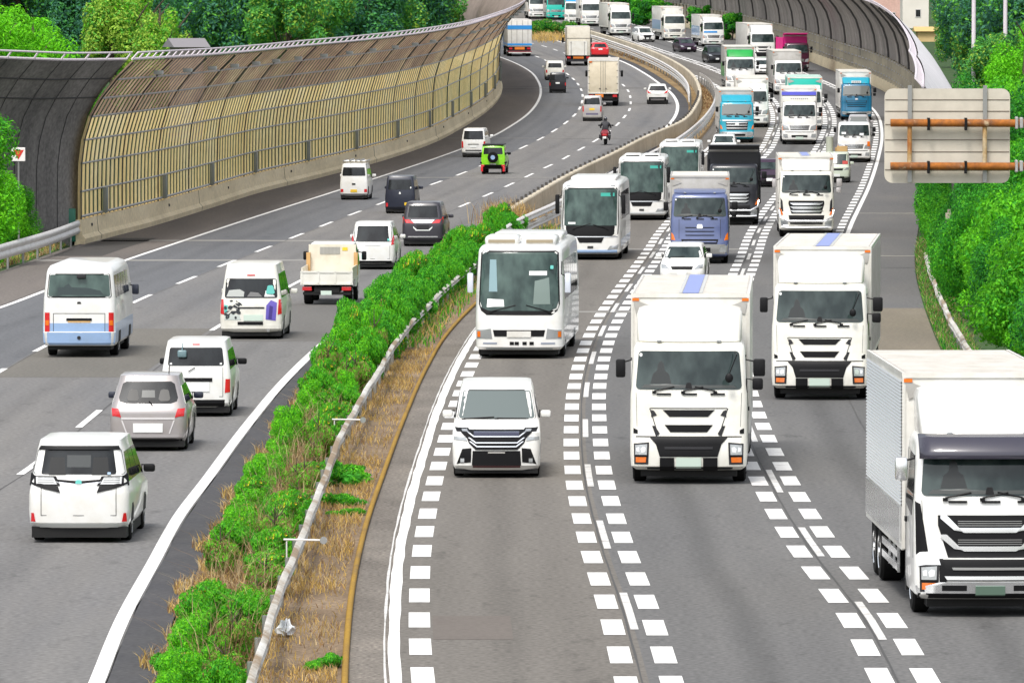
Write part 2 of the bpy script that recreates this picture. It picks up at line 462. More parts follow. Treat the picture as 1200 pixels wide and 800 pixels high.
def wiper(parent, body, x0, z0, x1, z1, name='wiper'):
    b = MB(); n = 5; P = []
    for i in range(n):
        t = i/(n-1); x = x0+(x1-x0)*t; z = z0+(z1-z0)*t
        P.append((x, body.yf(x, z)+.03, z))
    b.tube(P, .014, 5); b.box(P[0][0]-.04, P[0][0]+.04, P[0][1]-.04, P[0][1]+.02, z0-.05, z0)
    return b.build(name, BLACK, parent)

def truck(label, xc, yc, line, cab=WHITE, box=BOXW, front=BOXW, Lb=9.6, Hb=3.75, fair=WHITE, fz=3.6, grille='slots', side='smooth',
          scale=1.0, extra=0.0, visor=False, chrome=False, stripe=False, roof=ROOFG, W=1.245, detail=2, kind='box_truck', cat='truck',
          group=None, base='box', bumper=None, fair_w=1.06, mirrors=None, boxside=None, cabw=None, glass=GLASS, lamp_amber=True):
    t = empty(kind, (0,0,0), 0, label, cat, group)
    B = Body([(.30,1.18,-.85,1.10,.10,.02,.14),(.38,1.30,-.9,1.20,.12,.02,.16),(.62,1.33,-.9,1.22,.13,.02,.16),(.92,1.31,-.9,1.22,.13,.02,.16),(1.0,1.27,-.9,1.22,.12,.02,.14),
              (1.45,1.25,-.9,1.22,.12,.02,.14),(1.88,1.20,-.9,1.215,.12,.02,.14),(2.0,1.17,-.9,1.20,.12,.02,.14),(2.76,.98,-.9,1.165,.12,.02,.14),(2.86,.93,-.9,1.14,.12,.02,.14),
              (2.93,.82,-.86,1.08,.10,.02,.14),(2.96,.6,-.8,.98,.08,.02,.14)])
    B.mesh('cab', cab, t)
    bp = bumper or cab
    # windscreen, side windows
    B.panel('windscreen', glass, t, 'f', rr(1.10, 1.05, 1.97, 2.76, .08), .012, 11)
    B.pair('side_window', GLASSD, t, 's', [(-.55,1.75),(.55,1.62),(.85,1.95),(.72,2.6),(-.55,2.65)], d=.008)
    if detail > 1:
        B.pair('door_handle', BLACK, t, 's', quad(-.6,-.4,1.45,1.53), d=.03)
        for x0 in (.72, .12, -.55): wiper(t, B, x0, 1.94, x0-.42 if x0 > -.5 else x0+.42, 2.03)
        for x0 in (.52, -.02, -.6):
            B.panel('grab_handle', BLACK, t, 'f', quad(x0-.15, x0+.15, 1.86, 1.895), .03, 3)
        # sun and toll devices seen through the glass near its foot
        B.panel('dashboard_device', BLACK, t, 'f', rr(.07,.05,1.99,2.11,.02), .016, 3)
        B.panel('inspection_sticker', PAPER, t, 'f', [(.97,2.66),(1.0,2.64),(1.03,2.66),(1.03,2.70),(1.0,2.72),(.97,2.70)], .016, 3)
        B.panel('dashboard', mat('dashboard_behind_glass', (.045,.05,.048), .4), t, 'f', [(-1.0,2.0),(1.0,2.0),(.92,2.07),(.35,2.09),(.22,2.05),(-.92,2.06)], .0145, 11)
        if glass is GLASS: B.panel('driver_seat', mat('seat_and_driver_behind_glass', (.011,.015,.015), .35), t, 'f', [(.36,2.09),(.80,2.09),(.74,2.30),(.66,2.36),(.64,2.50),(.58,2.56),(.52,2.50),(.50,2.36),(.42,2.30)], .0142, 7)
    B.pair('door_seam', DARKG, t, 's', quad(-.72,-.705,.62,2.66), d=.004, nc=2); B.pair('door_seam', DARKG, t, 's', quad(.86,.875,.95,1.95), d=.004, nc=2)
    # lamps
    if grille in ('slots', 'chrome', 'plain'):
        hm = CHROME if chrome else LENS
        for o in B.pair('headlight', DARKG, t, 'f', [(.84,.42),(1.13,.42),(1.14,.85),(.82,.88)], d=.012, nc=5): pass
        B.pair('headlight_lens', LENS, t, 'f', [(.87,.62),(1.11,.62),(1.11,.82),(.86,.84)], d=.022, nc=5)
        B.pair('turn_signal', AMBER, t, 'f', [(.89,.46),(1.10,.46),(1.10,.57),(.88,.57)], d=.022, nc=5)
        if detail > 1:
            B.pair('lamp_reflector', SPOT, t, 'f', [(.90,.68),(.98,.66),(1.0,.74),(.95,.79),(.89,.77)], d=.03, nc=4)
            B.pair('lamp_reflector', SPOT, t, 'f', [(1.02,.68),(1.08,.68),(1.09,.76),(1.03,.78)], d=.03, nc=3)
            B.pair('lamp_divider', BLACK, t, 'f', quad(.85,1.12,.585,.615), d=.03, nc=4)
            B.pair('cab_seam', DARKG, t, 'f', [(1.07,1.2),(1.078,1.2),(1.10,1.90),(1.092,1.90)], d=.004, nc=2)
    else:
        B.pair('headlight', LENS, t, 'f', [(.80,.50),(1.12,.50),(1.14,.76),(.84,.74)], d=.02, nc=5)
        if lamp_amber: B.pair('turn_signal', AMBER, t, 'f', [(1.02,.98),(1.19,1.0),(1.19,1.32),(1.10,1.22)], d=.012, nc=3)
    # grille
    if grille == 'slots':
        B.panel('grille', BLACK, t, 'f', [(-.60,.58),(.60,.58),(.68,.84),(.80,.97),(.80,1.0),(-.80,1.0),(-.80,.97),(-.68,.84)], .014, 13)
        B.panel('grille_slot', BLACK, t, 'f', [(-.40,1.41),(.40,1.41),(.54,1.55),(-.54,1.55)], .012)
        B.panel('grille_slot', BLACK, t, 'f', [(-.38,1.09),(.38,1.09),(.50,1.24),(-.50,1.24)], .012)
        B.pair('grille_corner', DARKG, t, 'f', [(.66,1.44),(.78,1.40),(.78,1.55),(.72,1.53)], d=.012, nc=3)
        B.pair('grille_corner', DARKG, t, 'f', [(.60,1.06),(.68,1.0),(.76,1.22),(.70,1.22)], d=.012, nc=3)
        B.pair('grille_seam', DARKG, t, 'f', [(.62,1.02),(.635,1.02),(.82,1.58),(.80,1.58)], d=.008, nc=2)
        B.panel('grille_seam', DARKG, t, 'f', quad(-.8,.8,1.575,1.592), .008, 7)
        B.panel('grille_seam', BLACK, t, 'f', quad(-1.1,1.1,.985,1.005), .01, 9)
        B.pair('corner_vent', BLACK, t, 'f', [(1.06,1.06),(1.15,1.06),(1.15,1.17),(1.06,1.13)], d=.012, nc=3)
        if detail > 1:
            B.panel('grille_bar', DARKG, t, 'f', [(-.5,.74),(.5,.74),(.5,.79),(-.5,.79)], .03, 5)
            B.panel('bumper_lip', DARKG, t, 'f', quad(-1.12,1.12,.31,.36), .01, 9)
    elif grille == 'chrome':
        B.panel('grille', BLACK, t, 'f', [(-.68,.98),(.68,.98),(.84,1.5),(.84,1.66),(-.84,1.66),(-.84,1.5)], .012, 13)
        for za, zb in ((1.40,1.58),(1.10,1.27)):
            B.panel('grille_bar', CHROME, t, 'f', [(-.40,za),(.40,za),(.78,zb+.06),(.66,zb+.06),(.40,za+.08),(-.40,za+.08),(-.66,zb+.06),(-.78,zb+.06)][:0] or [(-.42,za-.02),(.42,za-.02),(.56,za+.06),(-.56,za+.06)], .03, 9)
            B.pair('grille_wing', CHROME, t, 'f', [(.44,za),(.58,za+.02),(.80,zb+.03),(.80,zb+.08),(.70,zb+.08)], d=.03, nc=4)
            for k in range(3):
                B.panel('grille_slat', STEEL, t, 'f', quad(-.52,.52,za+.09+.035*k,za+.10+.035*k), .022, 5)
        B.panel('lower_grille', BLACK, t, 'f', [(-.72,.60),(.72,.60),(.86,.95),(-.86,.95)], .014, 13)
        B.panel('grille_bar', CHROME, t, 'f', [(-.70,.62),(.70,.62),(.74,.68),(-.74,.68)], .035, 9)
        B.panel('grille_bar', STEEL, t, 'f', [(-.60,.78),(.60,.78),(.62,.82),(-.62,.82)], .035, 9)
        B.panel('bumper', CHROME, t, 'f', [(-1.18,.40),(1.18,.40),(1.2,.52),(.82,.58),(-.82,.58),(-1.2,.52)], .03, 15)
        B.pair('bumper_slot', BLACK, t, 'f', quad(.38,.78,.44,.53), d=.04, nc=3)
        B.pair('headlight_bezel', CHROME, t, 'f', [(.80,.86),(1.16,.84),(1.18,.95),(.84,.98)], d=.025, nc=4)
        B.pair('corner_panel', BLACK, t, 'f', [(1.0,1.08),(1.19,1.02),(1.20,1.88),(1.12,1.84)], d=.010, nc=4)
        B.panel('bumper_foot', BLACK, t, 'f', quad(-1.16,1.16,.31,.40), .02, 13)
        B.pair('lamp_surround', BLACK, t, 'f', [(.70,.56),(.82,.54),(.82,.96),(.76,.96)], d=.018, nc=3)
        B.panel('licence_plate', mat('dark_green_plate', (.10,.16,.12), .4), t, 'f', quad(-.24,.24,.36,.52), .06, 3)
    elif grille == 'tube':
        B.panel('grille', BLACK, t, 'f', [(-.66,1.05),(.66,1.05),(.80,1.5),(.78,1.62),(-.78,1.62),(-.80,1.5)], .012, 13)
        for z in (1.46, 1.30, 1.14):
            B.panel('grille_bar', CHROME, t, 'f', [(-.58,z-.04),(.58,z-.04),(.74,z+.06),(.60,z+.03),(-.60,z+.03),(-.74,z+.06)], .035, 11)
        B.panel('lower_grille', BLACK, t, 'f', [(-.72,.58),(.72,.58),(.80,.98),(-.80,.98)], .014, 13)
        b = MB()
        b.tube([(-1.2,1.2,1.2),(-1.16,1.36,.9),(-.8,1.48,.72),(.8,1.48,.72),(1.16,1.36,.9),(1.2,1.2,1.2)], .055, 8)
        b.tube([(-1.1,1.38,.46),(-.8,1.46,.44),(.8,1.46,.44),(1.1,1.38,.46)], .05, 8)
        b.build('bull_bar', CHROME, t, 40)
        B.pair('corner_vent', DARKG, t, 'f', [(1.02,1.15),(1.15,1.15),(1.15,1.75),(1.06,1.6)], d=.012, nc=3)
    elif grille == 'hino':
        for z in (1.50, 1.34, 1.18):
            B.panel('grille_slot', BLACK, t, 'f', [(-.58,z),(.58,z),(.62,z+.035),(-.62,z+.035)], .012, 9)
        B.panel('grille_badge', CHROME, t, 'f', rr(.13,.11,1.48,1.66,.05), .03, 5)
        B.panel('grille', BLACK, t, 'f', [(-.72,.84),(.72,.84),(.78,1.03),(-.78,1.03)], .014, 11)
        B.panel('bumper', STEEL, t, 'f', [(-1.17,.42),(1.17,.42),(1.19,.82),(-1.19,.82)], .02, 15)
        B.panel('lower_grille', BLACK, t, 'f', quad(-.45,.45,.5,.68), .03, 5)
        B.panel('grille_bar', cab, t, 'f', quad(-.7,.7,.9,.95), .03, 9)
        B.pair('side_seam', DARKG, t, 'f', quad(.86,.875,1.05,1.85), d=.006, nc=2)
    elif grille == 'fuso':
        B.panel('grille', BLACK, t, 'f', [(-.74,.92),(.74,.92),(.80,1.52),(-.80,1.52)], .012, 11)
        for z in (1.40, 1.22, 1.02):
            B.panel('grille_bar', CHROME, t, 'f', [(-.74,z),(.74,z),(.76,z+.085),(-.76,z+.085)], .03, 11)
        B.panel('chrome_strip', CHROME, t, 'f', quad(-1.18,1.18,1.56,1.66), .02, 11)
        B.panel('grille_badge', PLATEW, t, 'f', rr(.13,.13,1.26,1.5,.03), .05, 3)
        B.panel('bumper', CHROME, t, 'f', [(-1.18,.42),(1.18,.42),(1.18,.80),(-1.18,.80)], .02, 15)
        B.panel('lower_grille', BLACK, t, 'f', quad(-.6,.6,.5,.66), .03, 5)
        B.pair('headlight', LENS, t, 'f', quad(.72,1.12,.52,.76), d=.035, nc=4)
    elif grille == 'wide':
        B.panel('grille', DARKG, t, 'f', [(-.72,1.10),(.72,1.10),(.84,1.62),(-.84,1.62)], .010, 11)
        for z in (1.15, 1.32, 1.48):
            B.panel('grille_bar', cab, t, 'f', [(-.74,z),(.74,z),(.78,z+.11),(-.78,z+.11)], .03, 11)
        B.panel('grille_badge', CHROME, t, 'f', rr(.12,.10,1.66,1.78,.04), .02, 3)
        B.panel('bumper', CHROME, t, 'f', quad(-1.17,1.17,.62,.72), .025, 11)
        B.panel('lower_grille', BLACK, t, 'f', quad(-.9,.9,.42,.60), .014, 11)
        B.pair('side_seam', BLACK, t, 'f', quad(.90,.92,.8,1.85), d=.006, nc=2)
    elif grille == 'medium':
        B.panel('grille', DARKG, t, 'f', [(-.62,1.02),(.62,1.02),(.70,1.34),(-.70,1.34)], .012, 11)
        for z in (1.08, 1.18, 1.27):
            B.panel('grille_bar', CHROME, t, 'f', quad(-.66,.66,z,z+.05), .025, 9)
        B.panel('lower_grille', BLACK, t, 'f', quad(-.55,.55,.52,.66), .016, 9)
        B.panel('grille_seam', BLACK, t, 'f', quad(-1.15,1.15,.86,.90), .01, 11)
        B.pair('fog_lamp', DARKG, t, 'f', quad(.82,.98,.52,.64), d=.016, nc=3)
        B.pair('headlight', LENS, t, 'f', [(.72,1.02),(1.15,1.02),(1.17,1.42),(.80,1.26)], d=.02, nc=5)
    if grille in ('slots','plain','medium') :
        B.panel('licence_plate', PLATEG, t, 'f', quad(-.26,.26,.34,.56), .03, 3)
        if detail > 1 and grille == 'slots':
            B.pair('rubber_flap', BLACK, t, 'f', quad(.30,.60,.30,.56), d=.035, nc=3)
    # roof fairing / visor
    if fair is not None:
        h = fz
        Fb = Body([(2.90,.80,-.86,fair_w,.14,.02,.16),(2.96,.86,-.86,fair_w+.02,.14,.02,.18),(2.96+(h-2.96)*.8,.50,-.86,fair_w+.04,.14,.02,.2),(h-.03,.34,-.86,fair_w,.12,.02,.2),(h,.18,-.8,fair_w-.1,.1,.02,.2)])
        Fb.mesh('roof_fairing', fair, t)
        if detail > 1:
            for x in (-.62, .62):
                c = MB(); c.rbox(x-.05,x+.05,.72,.86,2.94,2.99,.015); c.build('marker_lamp', LENS, t)
    if visor:
        b = MB(); n = 13
        vs = []; fs = []
        for (z, yo) in ((2.96,.04),(2.90,.16),(2.72,.26),(2.58,.30)):
            for i in range(n):
                x = -1.14+2.28*i/(n-1); vs.append((x, B.yf(x, min(z,2.85))+yo, z))
        for r_ in range(3):
            for i in range(n-1): fs.append((r_*n+i, r_*n+i+1, (r_+1)*n+i+1, (r_+1)*n+i))
        o = mesh_obj('sun_visor', vs, fs, mat('smoked_visor', (.035,.033,.05), .15, coat=.6), t, 40)
        md = o.modifiers.new('thickness', 'SOLIDIFY'); md.thickness = .02
        B.panel('visor_band', BLACK, t, 'f', rr(1.1,1.06,2.56,2.78,.03), .018, 9)
    # mirrors: one on the driver's side, two stacked on the passenger's side
    mm = mirrors or BLACK
    mirror(t, 1.42, .95, 2.40, .20, .14, .38, mm, (1.2,.9,2.62))
    mirror(t, -1.46, .95, 2.42, .25, .14, .36, mm, (-1.18,.9,2.68))
    mirror(t, -1.43, .98, 2.08, .22, .14, .24, mm, (-1.2,.95,1.9))
    if detail > 1:
        b = MB(); b.tube([(-.95,1.05,2.74),(-1.0,1.3,2.7),(-.84,1.34,2.3)], .014, 6); b.ball((-.84,1.36,2.22), (.085,.035,.10), 10, 6)
        b.build('under_mirror', BLACK, t, 40)
    # cab steps
    b = MB()
    for sx in (-1, 1):
        b.box(sx*1.16-.05, sx*1.16+.05, -.9, -.75, .3, 1.0)
    b.box(-1.0,1.0,-.8,1.0,.16,.5); b.box(-.48,.48,-1.3-Lb+.2,-.6,.55,.86); b.box(-.9,.9,-1.3-Lb+.3,-1.2,.84,.93)
    b.build('chassis', CHASS, t)
    # wheels
    axles = [0.0] + ([-1.75] if Lb > 8.5 else []) + ([-Lb+1.5, -Lb+.3] if Lb > 7 else [-Lb+1.2])
    for a in axles:
        for sx in (-1, 1):
            wheel(t, sx*(1.04 if a > -2 else 1.0), a, .49 if Lb > 7 else .42, .28 if a > -2 else .42, sx, rim=CHROME if chrome else RIM)
    for sx in (-1, 1):
        b = MB()
        b.box(sx*1.2-.02, sx*1.2+.02, -Lb+2.2, -2.5, .48, .60); b.box(sx*1.2-.02, sx*1.2+.02, -Lb+2.2, -2.5, .70, .82)
        for y in (-2.6, -3.6, -4.6): b.box(sx*1.19-.02, sx*1.19+.02, y, y+.06, .45, .95) if y > -Lb+2.2 else None
        b.build('side_guard', STEEL if not chrome else CHROME, t)
    y0 = -1.1; y1 = -1.1-Lb
    if base == 'box':
        b = MB(); b.rbox(-W, W, y1, y0, .95, Hb, .035, 2); bo = b.build('cargo_box', box, t, 40)
        b = MB(); b.box(-W+.06, W-.06, y1+.05, y0-.05, Hb+.002, Hb+.012); b.build('box_roof', roof, bo)
        # corner posts, top rails
        b = MB()
        for sx in (-1, 1):
            b.box(sx*W-.05, sx*W+.006*sx+.05*(sx<0)*0, y0-.03, y0+.02, .95, Hb-.02) if sx > 0 else b.box(-W-.006, -W+.05, y0-.03, y0+.02, .95, Hb-.02)
            b.box(sx*W-.04, sx*W+.008, y1, y0, Hb-.06, Hb+.02) if sx > 0 else b.box(-W-.008, -W+.04, y1, y0, Hb-.06, Hb+.02)
            b.box(sx*W-.04, sx*W+.010, y1, y0, .93, 1.04) if sx > 0 else b.box(-W-.010, -W+.04, y1, y0, .93, 1.04)
        b.box(-W, W, y0-.02, y0+.022, Hb-.07, Hb+.015)
        b.build('box_frame', front, bo)
        b = MB()
        for k in range(int(Lb/.45)):
            b.box(-W+.08, W-.08, y1+.2+k*.45, y1+.23+k*.45, Hb+.012, Hb+.02)
        b.build('roof_rib', BOXW, bo)
        if stripe:
            b = MB(); b.box(-.17, .17, y1+.1, y0-.1, Hb+.021, Hb+.026); b.build('roof_stripe', STRIPE, bo)
            b = MB(); b.box(-.25, -.18, y1+.1, y0-.1, Hb+.021, Hb+.027); b.box(.18, .25, y1+.1, y0-.1, Hb+.021, Hb+.027); b.build('stripe_border', WHITE, bo)
        for x in (-W+.02, W-.16): MB().box(x, x+.14, y0+.022, y0+.035, Hb-.14, Hb-.08).build('marker_lamp', AMBER, bo)
        # triangular corner gussets on the box front
        for sx in (-1, 1):
            b = MB()
            b.add([(sx*(W-.03), y0+.024, Hb-.1),(sx*(W-.5), y0+.024, Hb-.28),(sx*(W-.10), y0+.024, Hb-.42)], [(0,1,2),(2,1,0)])
            b.build('corner_gusset', BOXG, bo)
        if side == 'ribbed':
            b = MB(); n = int((Hb-1.75)/.056)
            for sx in (-1, 1):
                for k in range(n):
                    z = 1.65+k*.056; x = sx*(W+.003)
                    b.add([(x, y1+.06, z),(x, y0-.08, z),(x+sx*.022, y0-.08, z+.02),(x+sx*.022, y1+.06, z+.02),(x, y0-.08, z+.05),(x, y1+.06, z+.05)], [(0,1,2,3),(3,2,4,5),(3,2,1,0),(5,4,2,3)])
            b.build('side_rib', ALU, bo, 20)
            for sx in (-1, 1):
                b = MB()
                for k in range(3):
                    w_ = (Lb-.3)/3
                    b.box(min(sx*(W+.004), sx*(W+.03)), max(sx*(W+.004), sx*(W+.03)), y1+.1+k*w_, y1+.02+(k+1)*w_, 1.02, 1.62)
                b.build('side_skirt', CHROME, bo)
        elif side == 'wing':
            b = MB()
            for sx in (-1, 1):
                xa, xb = sorted((sx*(W+.002), sx*(W+.018)))
                for k in range(int(Lb/.6)):
                    b.box(xa, xb, y1+.2+k*.6, y1+.24+k*.6, 1.06, Hb-.08)
                b.box(xa, xb, y1+.05, y0-.05, 1.7, 1.74)
            b.build('side_rib', boxside or BOXG, bo)
        elif side == 'colour':
            b = MB()
            for sx in (-1, 1):
                xa, xb = sorted((sx*(W+.002), sx*(W+.012)))
                b.box(xa, xb, y1+.3, y0-.3, 1.25, 2.3)
            b.build('side_graphic', boxside, bo)
    elif base == 'dump':
        bo = empty_mesh_dump(t, box, y0, y1, W, Hb, front)
    elif base == 'flat':
        b = MB(); b.box(-W*.92, W*.92, y1, y0, .95, 1.02)
        for sx in (-1, 1):
            xa, xb = sorted((sx*W*.92, sx*(W*.92-.05))); b.box(xa, xb, y1, y0, 1.02, 1.4)
        b.box(-W*.92, W*.92, y1, y1+.05, 1.02, 1.4); b.box(-W*.92+.1, W*.92-.1, y0-.08, y0, 1.02, 2.3)
        b.build('cargo_bed', box, t)
    # mudguards
    for sx in (-1, 1): MB().box(sx*1.0-.22, sx*1.0+.22, -Lb-.15, -Lb-.12, .25, .9).build('mud_flap', BLACK, t)
    place(t, xc, yc, line, True, extra, scale)
    return t, B

def empty_mesh_dump(t, m, y0, y1, W, Hb, front):
    b = MB()
    b.box(-W, W, y1, y0, .95, 1.08)
    b.box(-W, -W+.08, y1, y0, 1.08, Hb-.5); b.box(W-.08, W, y1, y0, 1.08, Hb-.5); b.box(-W, W, y1, y1+.08, 1.08, Hb-.55)
    b.box(-W, W, y0-.1, y0, 1.08, Hb)                      # headboard
    b.box(-W, W, y0, y0+1.0, Hb-.06, Hb)                   # cab guard
    for sx in (-1, 1):
        for k in range(5):
            y = y1+.3+k*(y0-y1-.6)/4
            xa, xb = sorted((sx*W, sx*(W+.06))); b.box(xa, xb, y-.06, y+.06, .98, Hb-.5)
    o = b.build('dump_body', m, t)
    b = MB(); b.box(-W+.05, W-.05, y0+.002, y0+.02, Hb-.35, Hb-.25); b.build('headboard_rail', front, o)
    return o

# ------------------------------------------------------------------ coaches
def coach(label, xc, yc, line, style='A', L=11.5, scale=1.0, extra=0.0, group='coaches on the right carriageway'):
    t = empty('coach', (0,0,0), 0, label, 'coach', group)
    f = 1.9
    B = Body([(.26,f-.1,f-L+.1,1.16,.12,.06,.22),(.34,f,f-L,1.23,.14,.06,.24),(.9,f,f-L,1.245,.15,.06,.25),(1.2,f-.03,f-L,1.245,.16,.06,.26),(1.9,f-.14,f-L+.02,1.24,.18,.08,.27),
              (2.95,f-.38,f-L+.08,1.19,.2,.08,.28),(3.08,f-.45,f-L+.1,1.17,.2,.08,.28),(3.17,f-.6,f-L+.2,1.10,.18,.08,.28),(3.22,f-.8,f-L+.4,.96,.14,.08,.28)])
    B.mesh('body', WHITE, t)
    ty = [0.0, f-L+3.2, f-L+2.0] if False else [0.0, f-L+2.9]
    if style == 'A':
        B.panel('windscreen_surround', BLACK, t, 'f', [(-.92,1.24),(.92,1.24),(1.08,1.36),(1.15,1.55),(1.10,2.99),(1.02,3.05),(-1.02,3.05),(-1.10,2.99),(-1.15,1.55),(-1.08,1.36)], .010, 13)
        B.panel('windscreen', GLASST, t, 'f', [(-.86,1.36),(.86,1.36),(1.05,1.44),(1.11,1.62),(1.06,2.94),(.98,3.0),(-.98,3.0),(-1.06,2.94),(-1.11,1.62),(-1.05,1.44)], .02, 13)
        B.panel('grille', BLACK, t, 'f', [(-.70,.64),(.70,.64),(.74,.82),(-.74,.82)], .012, 11)
        B.panel('grille_centre', BOXW, t, 'f', quad(-.34,.34,.62,.79), .03, 5)
        for o in B.pair('headlight', LENS, t, 'f', [(.76,.58),(1.20,.56),(1.20,.82),(.80,.86)], d=.016, nc=5): pass
        B.pair('turn_signal', AMBER, t, 'f', [(1.10,.62),(1.19,.62),(1.19,.78),(1.10,.78)], d=.024, nc=3)
        for x in (-.42, -.22, .0, .14): B.panel('bumper_vent', BLACK, t, 'f', quad(x, x+.12, .40, .49), .012, 3)
        B.pair('bumper_mark', mat('pale_lettering', (.25,.28,.34), .6), t, 'f', quad(.62,1.02,.42,.47), d=.010, nc=4)
        B.panel('bumper', mat('bumper_shadow_line', (.35,.40,.42), .5), t, 'f', quad(-1.15,1.15,.27,.31), .012, 11)
        B.panel('dashboard_paper', PAPER, t, 'f', [(.42,1.48),(.92,1.46),(.90,1.70),(.44,1.68)], .024, 3)
        B.panel('destination_sign', PAPER, t, 'f', quad(-.78,-.28,2.36,2.48), .024, 3)
        B.panel('windscreen_sticker', TEALG, t, 'f', rr(.045,.045,2.54,2.64,.02), .024, 3).location.x = -.92
        B.panel('inner_curtain', mat('curtain_behind_glass', (.20,.31,.34), .3), t, 'f', [(.62,1.9),(.86,1.9),(.84,2.8),(.66,2.8)], .024, 3)
        B.panel('inner_seat', mat('seat_behind_glass', (.16,.21,.19), .3), t, 'f', [(-.88,1.55),(-.40,1.55),(-.44,2.2),(-.84,2.3)], .0235, 4)
        # roof air units
        for sx in (-1, 1):
            b = MB(); xa, xb = sorted((sx*.06, sx*1.02)); b.rbox(xa, xb, f-3.0, f-.95, 3.16, 3.46, .12, 3)
            o = b.build('roof_air_unit', WHITE, t, 45)
            b = MB(); xa, xb = sorted((sx*.16, sx*.92)); b.rbox(xa, xb, f-.96, f-.935, 3.25, 3.35, .03); b.build('air_vent', mat('tan_vent', (.30,.25,.17), .7), o)
        b = MB(); b.rbox(-1.0,1.0,f-8.5,f-5.2,3.18,3.42,.1,3); b.build('roof_air_unit', WHITE, t, 45)
        for sx in (-1, 1):
            mirror(t, sx*1.38, f-.1, 2.15, .17, .14, .56, mat('pale_mirror', (.62,.66,.74), .3, coat=.6), (sx*1.2, f-.35, 2.75))
        wiper(t, B, .80, 1.34, .10, 1.52); wiper(t, B, -.86, 1.34, -.20, 1.52)
    else:
        B.panel('windscreen_surround', BLACK, t, 'f', [(-1.0,.98),(1.0,.98),(1.14,1.08),(1.17,1.5),(1.13,2.86),(1.06,2.97),(-1.06,2.97),(-1.13,2.86),(-1.17,1.5),(-1.14,1.08)], .010, 13)
        B.panel('windscreen', GLASST, t, 'f', [(-1.08,1.42),(1.08,1.42),(1.09,2.86),(1.02,2.92),(-1.02,2.92),(-1.09,2.86)], .02, 13)
        B.panel('grille', BLACK, t, 'f', [(-.46,.72),(.46,.72),(.56,.94),(-.56,.94)], .016, 7)
        B.panel('chrome_strip', CHROME, t, 'f', quad(-1.12,1.12,.945,.975), .02, 11)
        B.pair('headlight', LENS, t, 'f', [(.70,.42),(1.12,.46),(1.16,.66),(.80,.58)], d=.016, nc=5)
        B.panel('licence_plate', mat('plate_dark', (.04,.04,.04), .5), t, 'f', quad(-.12,.12,.48,.58), .016, 3)
        B.panel('bumper', LBLUE if style == 'B' else mat('bumper_shade', (.5,.52,.52), .4), t, 'f', quad(-1.1,1.1,.28,.42), .016, 11)
        B.panel('led_sign', mat('green_led_sign', (.03,.34,.27), .3), t, 'f', quad(-.98,-.42,2.62,2.76), .024, 3)
        B.pair('roof_marker', LENS, t, 'f', quad(.82,1.0,3.03,3.07), d=.02, nc=3)
        for sx in (-1, 1):
            mirror(t, sx*1.36, f-.05, 2.3, .17, .14, .8, BLACK, (sx*1.18, f-.35, 2.85))
        wiper(t, B, .70, 1.30, .0, 1.5); wiper(t, B, -.70, 1.30, -.1, 1.46)
        B.panel('dashboard_paper', PAPER, t, 'f', quad(.62,.92,1.48,1.56), .024, 3)
        if style == 'C':
            for sx in (-1, 1):
                b = MB(); xa, xb = sorted((sx*.06, sx*.9)); b.rbox(xa, xb, f-3.0, f-1.1, 3.16, 3.36, .1, 3); o = b.build('roof_air_unit', WHITE, t, 45)
                b = MB(); xa, xb = sorted((sx*.14, sx*.82)); b.rbox(xa, xb, f-1.11, f-1.08, 3.22, 3.29, .02); b.build('air_vent', BLACK, o)
        else:
            b = MB(); b.rbox(-.95,.95,f-8.5,f-3.2,3.18,3.38,.1,3); b.build('roof_air_unit', WHITE, t, 45)
    n = 6; seg = (L-2.6)/n
    for k in range(n):
        y = f-1.2-(k+1)*seg
        B.pair('side_window', GLASSD, t, 's', quad(y+.05, y+seg-.05, 1.65, 2.75), d=.008, nc=4)
    B.pair('side_stripe', LBLUE if style == 'B' else SILVER, t, 's', quad(f-L+.5, f-.8, .55, .85), d=.006, nc=8)
    B.panel('rear_window', GLASSD, t, 'r', rr(1.0,.95,1.9,2.8,.1), .008, 7)
    for y in (0.0, f-L+2.9):
        for sx in (-1, 1): wheel(t, sx*1.08, y, .49, .30, sx)
    b = MB(); b.box(-1.1,1.1,f-L+.3,f-.3,.12,.3); b.build('underbody', CHASS, t)  # low black slab, shaped to darken the shade under the coach
    place(t, xc, yc, line, True, extra, scale)
    return t

# ------------------------------------------------------------------ cars and vans
def shell(W, L, H, front, hood=(.95,.4,1.05,1.0), top=(1.75,2.0), rear=(.04,.25), sill=.2, tumble=.84, beltz=1.0, axle=.95, roofr=.62, crown=.06, bowf=.10, bowr=.06, cr=.16):
    """front: axle anchor at the front (True) or rear"""
    w = W/2; f = axle if front else L-axle; r = f-L
    hz, hd, cz, cd = hood
    tz, td = top
    K = [(sill, f-.12, r+.10, w*.93, bowf, bowr, cr), (sill+.10, f-.02, r+.01, w*.985, bowf, bowr, cr), ((sill+hz)/2, f, r, w, bowf, bowr, cr),
         (hz-.06, f-.06, r+.005, w*.995, bowf, bowr, cr), (hz, f-hd, r+.01, w*.985, bowf*.9, bowr, cr), (cz, f-cd, r+rear[0], w*.965, bowf, bowr, cr),
         (tz, f-td, r+rear[1], w*tumble, bowf, bowr, cr), (H-crown*.5, f-td-.18, r+rear[1]+.08, w*tumble*.95, bowf*.8, bowr, cr),
         (H-crown*.12, f-td-.42, r+rear[1]+.22, w*tumble*.84, bowf*.6, bowr, cr), (H, f-td-.75, r+rear[1]+.5, w*tumble*.62, bowf*.4, bowr, cr)]
    return Body(K), w, f, r

